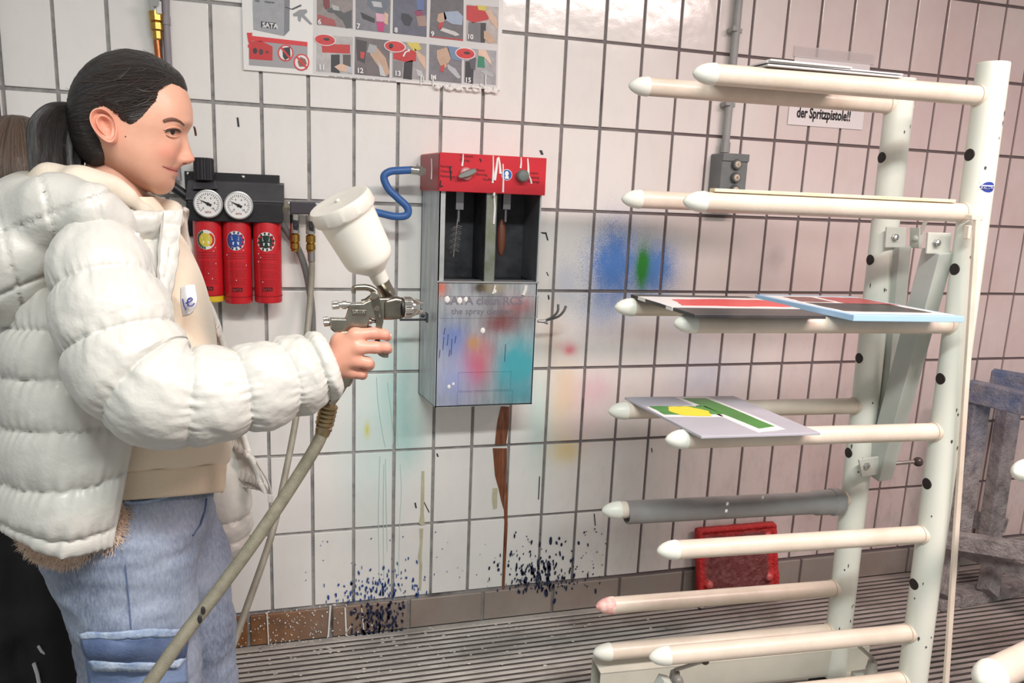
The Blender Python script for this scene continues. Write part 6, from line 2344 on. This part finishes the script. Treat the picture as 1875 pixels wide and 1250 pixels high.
def decal(bvh, quad, nu, nv, off, name, m, parent, thick=.002, fn=None):
    """sheet draped over a surface inside a photo quad (tl, tr, br, bl)"""
    tl, tr, br_, bl_ = [Vector((a, b)) for a, b in quad]
    vs = []
    last = None
    for j in range(nv):
        for i in range(nu):
            u, v = i / (nu - 1), j / (nv - 1)
            q = tl.lerp(tr, u).lerp(bl_.lerp(br_, u), v)
            l, n = hit(bvh, q.x, q.y)
            if l is None:
                l, n = (last if last else P(q.x, q.y, -1.0)), V(0, -1, 0)
                l = P(q.x, q.y, l.y)
            last = l
            vs.append(l + n * (off + (fn(u, v) if fn else 0)))
    fs = [(j * nu + i, j * nu + i + 1, (j + 1) * nu + i + 1, (j + 1) * nu + i) for j in range(nv - 1) for i in range(nu - 1)]
    o = np_mesh(name, vs, fs, m, parent)
    s = o.modifiers.new('solid', 'SOLIDIFY')
    s.thickness = thick
    s.offset = 0
    return o


DD = mat('denim_dark', (68, 86, 122), .85, col2=(98, 114, 146), vscale=14, bump=.3, bscale=220)
DL = mat('denim_pale', (176, 190, 208), .85, col2=(126, 146, 178), vscale=50, bump=.3, bscale=220)
decal(jb, [(157, 1158), (334, 1152), (338, 1249), (172, 1262)], 26, 16, .005, 'cargo_pocket', mat('denim_mid', (104, 124, 160), .85, col2=(132, 150, 180), vscale=9, bump=.3, bscale=220), jeans, .006)
decal(jb, [(158, 1164), (333, 1158), (328, 1207), (176, 1202)], 30, 14, .010, 'pocket_flap', DD, jeans, .004, lambda u, v: .004 * math.sin(PI * v))
decal(jb, [(155, 1153), (336, 1147), (334, 1158), (158, 1164)], 30, 4, .011, 'flap_edge', DL, jeans, .004)
decal(jb, [(172, 1200), (330, 1205), (318, 1219), (182, 1214)], 30, 4, .013, 'flap_edge', DL, jeans, .004, lambda u, v: .002 * noise.noise(V(u * 20, v * 3, 0)))
mb = MB().tube([on(jb, x, y, .0015) for x, y in ((222, 930), (224, 980), (230, 1040), (236, 1100), (240, 1150))], .0011, 6)
mb.build('side_seam', DD, jeans)
mb = MB().tube([on(jb, x, y, .002) for x, y in ((228, 918), (240, 921), (262, 919), (285, 914), (305, 908))], .003, 6)
mb.build('pocket_edge', DL, jeans)
mb = MB().tube([on(jb, x, y, .0015) for x, y in ((377, 912), (374, 935), (366, 960), (352, 980))], .0018, 6)
mb.build('fly_seam', DD, jeans)
# shoes
for (x, y) in ((-.02, -.95), (.03, -.775)):
    sv, sf = surface_nets(lambda X, Y, Z: np.maximum(smin(sd_ellip(X, Y, Z, (x + .05, y, .03), (.13, .045, .05)), sd_ellip(X, Y, Z, (x - .03, y, .06), (.06, .042, .06)), .03), .002 - Z), (x - .14, y - .07, -.005), (x + .22, y + .07, .14), .008)
    np_mesh('shoe', sv, sf, mat('shoe_white', (222, 220, 216), .5), girl)
# name sticker
ntag = sheet('name_tag', [[P(331, 527, -.985), P(343, 522, -1.0), P(357, 521, -.985)], [P(331, 552, -.995), P(346, 549, -1.01), P(361, 551, -.995)], [P(335, 580, -.99), P(345, 577, -1.0), P(353, 571, -.995)]], 14, 14, mat('tag_paper', (240, 238, 240), .6), girl, None, .0008)
INKBL = mat('ink_blue', (52, 62, 140), .5)
w_ = MB()
w_.tube(curve([P(340, 555, -1.013), P(346, 553, -1.014), P(352, 549, -1.012), P(350, 545, -1.012), P(345, 547, -1.013), P(343, 554, -1.014), P(346, 560, -1.013), P(352, 559, -1.011), P(356, 555, -1.008)], 30), .0011, 6)
w_.tube([P(334, 547, -1.003), P(337, 560, -1.006), P(341, 568, -1.007)], .0010, 6)
w_.build('handwriting', INKBL, ntag)

# ---------------------------------------------------------------- fluffy bag under the jacket
fb = thing('fluffy_bag', 'fluffy beige bag hanging below the hem of the white jacket', 'bag', P(130, 1000, -1.0))
fc = P(146, 966, -1.0)


def fb_sdf(X, Y, Z):
    D = sd_ellip(X, Y, Z, tuple(fc), (.084, .045, .062))
    return smin(D, sd_ellip(X, Y, Z, tuple(P(212, 955, -1.0)), (.014, .03, .034)), .03)


fv, ff = surface_nets(fb_sdf, (fc.x - .12, fc.y - .09, fc.z - .09), (fc.x + .12, fc.y + .09, fc.z + .09), .006)
FUR = mat('fur_beige', (228, 208, 188), .9, col2=(206, 180, 158), vscale=30, sheen=.5)
np_mesh('bag_body', fv, ff, FUR, fb)
rr = random.Random(9)
tf = MB()
for q in ff:
    c = sum((Vector(fv[i]) for i in q), V(0, 0, 0)) / 4
    n = (Vector(fv[q[2]]) - Vector(fv[q[0]])).cross(Vector(fv[q[3]]) - Vector(fv[q[1]])).normalized()
    if n.dot(c - fc) < 0:
        n = -n
    if n.y > .3:
        continue
    for k in range(3):
        c2 = c + V(rr.uniform(-.003, .003), rr.uniform(-.003, .003), rr.uniform(-.003, .003))
        d = (n + V(rr.uniform(-.5, .5), rr.uniform(-.5, .5), rr.uniform(-.9, .2))).normalized()
        t_ = d.cross(V(rr.random(), rr.random(), rr.random())).normalized() * .0011
        L = rr.uniform(.007, .014)
        s_ = d.cross(t_)
        tf.add([c2 + t_, c2 - t_ * .5 + s_ * .87, c2 - t_ * .5 - s_ * .87, c2 + d * L], [(0, 1, 3), (1, 2, 3), (2, 0, 3)])
o = tf.build('fur', FUR, fb, smooth=0)
o['kind'] = 'stuff'
MB().tube(curve([fc + V(-.03, 0, .05), fc + V(-.03, .02, .2), V(-.16, -.93, 1.25)], 14), .006, 8).build('strap', mat('strap_beige', (190, 168, 146), .7), fb)
# ================================================================== SPRAY GUN
gun = thing('spray_gun', 'chrome gravity-feed spray gun with white paint cup in the raised hand', 'spray gun', P(650, 640, YG))
GM = mat('gun_metal', (172, 166, 152), .26, 1.0, col2=(136, 130, 116), vscale=26, bump=.12, bscale=90)
GD = mat('gun_metal_dark', (120, 114, 104), .3, 1.0, col2=(150, 142, 128), vscale=30)


def gp(name, pts, th, m=GM, parent=gun, bev=.002, dy=0.0):
    a = [P(x, y, YG + dy + th / 2) for x, y in pts]
    return MB().prism(a, (0, -th, 0)).build(name, m, parent, smooth=40, bevel=bev, segs=3)


PXM = 1 / 1215.0
gbody = gp('gun_body', [(640, 553), (664, 552), (676, 546), (692, 543), (716, 543), (734, 545), (736, 579), (715, 582), (690, 582), (676, 578), (672, 598), (640, 601), (612, 605), (604, 598), (604, 580), (632, 581)], .020)
gp('name_panel', [(643, 563), (669, 564), (668, 575), (643, 574)], .0212, GD, gbody, .0008)
text_mesh('lettering', 'SATA', .0085, mat('gun_letter', (214, 208, 196), .3, .8), gbody, P(645, 573.5, YG - .0106), (1, 0, 0), (0, 0, 1))
gp('gun_neck', [(700, 546), (722, 540), (735, 543), (735, 580), (700, 581)], .026, GD, gun, .005)
hk_ = [(648, 537), (647, 530), (650, 526.5), (660, 525.5), (672, 526), (682, 530), (689, 538), (692, 548)]
MB().tube(curve([P(x, y, YG) for x, y in hk_], 30), lambda s: .0034 + .0028 * s, 12).build('hanging_hook', GM, gun)
MB().tube(curve([P(x, y, YG) for x, y in ((690, 541), (684, 541), (677, 546), (670, 551), (662, 553))], 16), .0045, 10).build('hook_root', GM, gun)
gp('grip', [(617, 602), (666, 599), (662, 625), (657, 650), (650, 680), (644, 696), (640, 704), (627, 706), (622, 690), (628, 660), (626, 630)], .019, GM, gun, .005)
# knobs
def knob(name, x0, y0, x1, y1, r, m=CHROME, ribs=24):
    a, b = P(x0, y0, YG), P(x1, y1, YG)
    rings = []
    u, w, d = frame_of(b - a)
    L = (b - a).length
    for rr_, h in ((r * .8, 0), (r, L * .12), (r, L * .88), (r * .8, L)):
        rings.append([a + d * h + (u * math.cos(2 * PI * j / 48) + w * math.sin(2 * PI * j / 48)) * (rr_ * (1 - (.06 if j % 2 else 0))) for j in range(48)])
    return MB().ring_surface(rings).build(name, m, gun, smooth=25)


knob('fluid_knob', 607.5, 559, 621, 558, 8.2 * PXM)
MB().lathe([(.0045, 0), (.0045, .005), (.0068, .0055), (.0068, .012), (.005, .0125), (.005, .018)], P(620, 558, YG), (1, 0, 0), 16).build('knob_spindle', CHROME, gun)
knob('air_knob', 592, 589, 603.5, 588, 9.5 * PXM)
# trigger: two cheeks and a curved finger lever
for s in (-1, 1):
    gp('trigger_cheek', [(678, 535), (690, 534), (695, 545), (697, 560), (702, 588), (699, 600), (694, 604), (688, 602), (688, 580), (681, 556)], .003, GD, gun, .0008, dy=s * .0135)
for x, y, r in ((685, 541, .0062), (690, 565, .0048), (695, 579, .003)):
    MB().lathe([(r, 0), (r, .002), (r * .8, .003), (.0005, .0032)], P(x, y, YG - .015), (0, -1, 0), 16).build('pivot_screw', GM, gun)
MB().tube(curve([P(x, y, YG) for x, y in ((694, 598), (692, 615), (691, 632), (694, 644), (702, 650), (711, 651))], 26), lambda s: .0055 - .0022 * s, 10).build('trigger', GM, gun)
MB().lathe([(.005, 0), (.005, .004), (.0032, .0045), (.0032, .012)], P(676, 588, YG), (1, 0, 0), 12).build('needle_packing', CHROME, gun)
MB().lathe([(.0055, 0), (.0055, .006), (.004, .0065), (.004, .010)], P(674, 560, YG), (1, 0, 0), 12).build('needle_packing', CHROME, gun)
# air cap
ax0 = P(733, 563, YG)
R_ = 21.5 * PXM
dA = V(1, .03, .03).normalized()
MB().lathe([(R_ * .8, 0), (R_ * .95, .001), (R_ * .95, .004), (R_ * .8, .005)], ax0, dA, 36).build('seal_ring', mat('seal_black', (30, 30, 32), .5), gun)
rings = []
u, w, d = frame_of(dA)
for rr_, h in ((R_ * .9, .005), (R_, .007), (R_, .0165), (R_ * .93, .019)):
    rings.append([ax0 + d * h + (u * math.cos(2 * PI * j / 64) + w * math.sin(2 * PI * j / 64)) * (rr_ * (1 - (.035 if j % 2 else 0))) for j in range(64)])
MB().ring_surface(rings).build('cap_ring', CHROME, gun, smooth=25)
MB().lathe([(R_ * .9, .018), (R_ * .84, .022), (R_ * .66, .028), (R_ * .5, .031), (R_ * .22, .0315), (.001, .0315)], ax0, dA, 36).build('air_cap', CHROME, gun)
for s in (-1, 1):
    MB().tube([ax0 + d * .022 + w * s * R_ * .52, ax0 + d * .031 + w * s * R_ * .42, ax0 + d * .0375 + w * s * R_ * .36], lambda s_: .0052 - .0012 * s_, 10).build('cap_horn', CHROME, gun)
# cup: lid, translucent pot, neck, inlet
top = P(619, 366, YG)
tipc = P(712, 537, YG)
cax = (tipc - top)
cax = V(cax.x, cax.y + .035, cax.z).normalized()
CUPM = mat('cup_white', (226, 223, 212), .32, spec=.4, sss=.25, var=.03)
LIDM = mat('lid_white', (208, 203, 192), .4, var=.06, vscale=30)
sc = PXM
MB().lathe([(57 * sc, 24 * sc), (55 * sc, 40 * sc), (52.5 * sc, 80 * sc), (50 * sc, 122 * sc), (48 * sc, 132 * sc), (43 * sc, 139 * sc), (24 * sc, 156 * sc), (18 * sc, 162 * sc), (17 * sc, 182 * sc), (15 * sc, 186 * sc)], top, cax, 56).build('paint_cup', CUPM, gun)
u, w, d = frame_of(cax)
rings = []
for rr_, h in ((40, 3.5), (46, 3.0), (56, 1.0), (59.5, 1.5), (61.5, 6), (62.5, 26), (61, 30), (57, 30)):
    rings.append([top + d * h * sc + (u * math.cos(2 * PI * j / 72) + w * math.sin(2 * PI * j / 72)) * rr_ * sc * (1 + (.018 if (j % 6 == 0 and 4 < h < 28) else 0)) for j in range(72)])
lid_o = MB().ring_surface(rings).build('cup_lid', LIDM, gun, smooth=30)
MB().lathe([(16 * sc, 2), (16 * sc, 1), (1 * sc, 1)], top, cax, 4) if False else None
MB().lathe([(.004, 0), (.004, -.003), (.0025, -.004), (.0004, -.004)], top + d * 3 * sc + u * .004, cax, 10).build('vent_pin', LIDM, lid_o)
MB().lathe([(15 * sc, 176 * sc), (15.5 * sc, 186 * sc), (14.5 * sc, 190 * sc), (14 * sc, 220 * sc)], top, cax, 28).build('cup_inlet', GM, gun)
# swivel coupling below the grip
c0, c1 = P(611, 700, YG), P(590, 792, YG)
cd_ = (c1 - c0)
q0 = P(634, 704, YG)
MB().tube(curve([q0 + V(0, 0, .012), P(620, 716, YG), P(604, 738, YG)], 10), .0085, 12).build('air_inlet', GM, gun)
prf = []
for k in range(5):
    prf += [(.0125, .002 + k * .0072), (.0152, .004 + k * .0072), (.0152, .0072 + k * .0072)]
MB().lathe([(.010, 0)] + prf + [(.012, .040), (.0125, .050), (.011, .056)], P(603, 738, YG), cd_, 24).build('swivel_coupling', mat('coupling_bronze', (168, 150, 116), .32, .9, var=.2, vscale=50), gun)
a = P(592, 784, YG)
MB().cyl(a + V(-.012, -.004, .004), a + V(.014, -.006, .0), .0048, n=10).build('release_pin', mat('pin_rust', (150, 120, 104), .4, .7), gun)
gh = thing('gun_hose', 'thick grey-beige air hose running from the spray gun down to the left', 'hose', P(540, 880, -1.06))
HM = mat('hose_taupe', (132, 128, 110), .6, col2=(112, 108, 92), vscale=60, bump=.3, bscale=500)
MB().tube(curve([P(592, 788, YG), P(578, 818, YG - .005), P(540, 880, -1.06), P(470, 985, -1.09), P(400, 1080, -1.12), P(335, 1165, -1.15), P(275, 1250, -1.18), P(210, 1340, -1.2), P(140, 1440, -1.2), V(-.02, -1.22, .40), V(-.10, -1.24, .15), V(-.25, -1.25, .03), V(-.5, -1.2, .012), V(-.9, -1.1, .012)], 120), .0105, 14).build('hose', HM, gh)
mb = MB()
for x, y in ((372, 1117), (366, 1133)):
    mb.sphere(P(x, y, -1.148), (.0035, .002, .007), 8, 6)
mb.build('wear_mark', mat('wear_dark', (40, 38, 38), .6), gh)

# ================================================================== SECOND PERSON BEHIND
p2 = thing('person', 'person with long brown hair in black clothes standing behind the jacket', 'person', V(-.37, -.47, 0))
YB = -.47
hc2 = P(44, 320, YB)


def b2_sdf(X, Y, Z):
    D = sd_ellip(X, Y, Z, tuple(hc2), (.075, .09, .105))
    D = smin(D, sd_ellip(X, Y, Z, (hc2.x + .012, hc2.y + .03, hc2.z - .05), (.05, .06, .06)), .03)
    D = smin(D, sd_capsule(X, Y, Z, (hc2.x + .02, hc2.y + .105, hc2.z - .01), (hc2.x + .02, hc2.y + .108, hc2.z - .035), .008, .012), .01)
    D = smin(D, sd_capsule(X, Y, Z, (hc2.x, YB, hc2.z - .08), (hc2.x - .02, YB, 1.24), .045, .055), .02)
    D = smin(D, sd_ellip(X, Y, Z, (-.36, YB, 1.05), (.10, .08, .22)), .05)
    for s in (-1, 1):
        D = chain(X, Y, Z, D, [(V(-.36 + s * .06, YB, .8), .07), (V(-.375 + s * .055, YB, .42), .05), (V(-.385 + s * .05, YB, .06), .036)], .03)
        D = chain(X, Y, Z, D, [(V(-.36 + s * .11, YB, 1.2), .04), (V(-.37 + s * .14, YB + .03, .98), .032), (V(-.36 + s * .10, YB + .10, .86), .026)], .02)
    return D


v_, f_ = surface_nets(b2_sdf, (-.6, -.65, .0), (-.1, -.28, 1.56), .012)
np_mesh('body', v_, f_, mat('skin_plain', (214, 168, 144), .5), p2)
BLKC = mat('black_cloth', (26, 25, 28), .75, var=.3, vscale=12, bump=.3, bscale=60)


def cl_sdf(X, Y, Z):
    D = sd_ellip(X, Y, Z, (-.365, YB, 1.07), (.135, .11, .25))
    for s in (-1, 1):
        D = chain(X, Y, Z, D, [(V(-.36 + s * .11, YB, 1.21), .06), (V(-.37 + s * .145, YB + .03, .98), .05), (V(-.36 + s * .10, YB + .09, .88), .042)], .03)
    return D


v_, f_ = surface_nets(cl_sdf, (-.62, -.68, .75), (-.1, -.26, 1.38), .011)
v_ = [Vector(p) + V(.006 * vnoise(p, 14), .006 * vnoise(p, 17, 2), 0) for p in v_]
np_mesh('black_top', v_, f_, BLKC, p2)


def tr_sdf(X, Y, Z):
    D = sd_ellip(X, Y, Z, (-.37, YB, .83), (.115, .10, .12))
    for s in (-1, 1):
        D = chain(X, Y, Z, D, [(V(-.37 + s * .055, YB, .80), .085), (V(-.385 + s * .052, YB, .45), .072), (V(-.395 + s * .055, YB, .09), .062)], .02)
    return np.maximum(D, .02 - Z)


v_, f_ = surface_nets(tr_sdf, (-.56, -.62, .0), (-.2, -.33, .97), .010)
v_ = [Vector(p) + V(.005 * vnoise(p, 18), .008 * vnoise(p, 20, 2), 0) for p in v_]
np_mesh('black_trousers', v_, f_, BLKC, p2)
MB().tube([P(70, 1182, YB - .075), P(76, 1192, YB - .075), P(82, 1196, YB - .07)], .003, 6).build('reflective_strip', mat('strip_white', (214, 214, 216), .4), p2)
MB().tube([P(62, 1214, YB - .072), P(68, 1232, YB - .072), P(72, 1252, YB - .07)], .004, 6).build('reflective_strip', mat('strip_white', (214, 214, 216), .4), p2)
for s in (-1, 1):
    x, y = -.39 + s * .055, YB + .03
    sv, sf = surface_nets(lambda X, Y, Z: np.maximum(smin(sd_ellip(X, Y, Z, (x, y + .03, .03), (.043, .12, .05)), sd_ellip(X, Y, Z, (x, y - .04, .05), (.04, .055, .055)), .03), .002 - Z), (x - .07, y - .14, -.005), (x + .07, y + .2, .13), .009)
    np_mesh('shoe', sv, sf, BLKC, p2)
H2 = hair_mat('hair_brown', (58, 46, 38), (126, 104, 86))


def h2_sdf(X, Y, Z):
    D = sd_ellip(X, Y, Z, (hc2.x, hc2.y - .012, hc2.z + .006), (.088, .10, .112))
    D = chain(X, Y, Z, D, [(V(hc2.x - .015, YB - .05, hc2.z - .02), .082), (V(hc2.x - .025, YB - .07, hc2.z - .14), .078), (V(hc2.x - .03, YB - .09, hc2.z - .30), .068), (V(hc2.x - .03, YB - .11, hc2.z - .45), .04)], .04)
    return D


v_, f_ = surface_nets(h2_sdf, (hc2.x - .15, YB - .22, hc2.z - .52), (hc2.x + .13, YB + .12, hc2.z + .15), .007)
uvs = [(math.atan2(p[1] - YB, p[0] - hc2.x) * 1.3, p[2] * 1.2) for p in v_]
v_ = [Vector(p) + V(.005 * noise.noise(V(u[0] * 9, u[1] * 2, 0)), -.006 * noise.noise(V(u[0] * 12, u[1] * 2, 3)), 0) for p, u in zip(v_, uvs)]
o = np_mesh('long_hair', v_, f_, H2, p2)
uv_set(o.data, uvs)
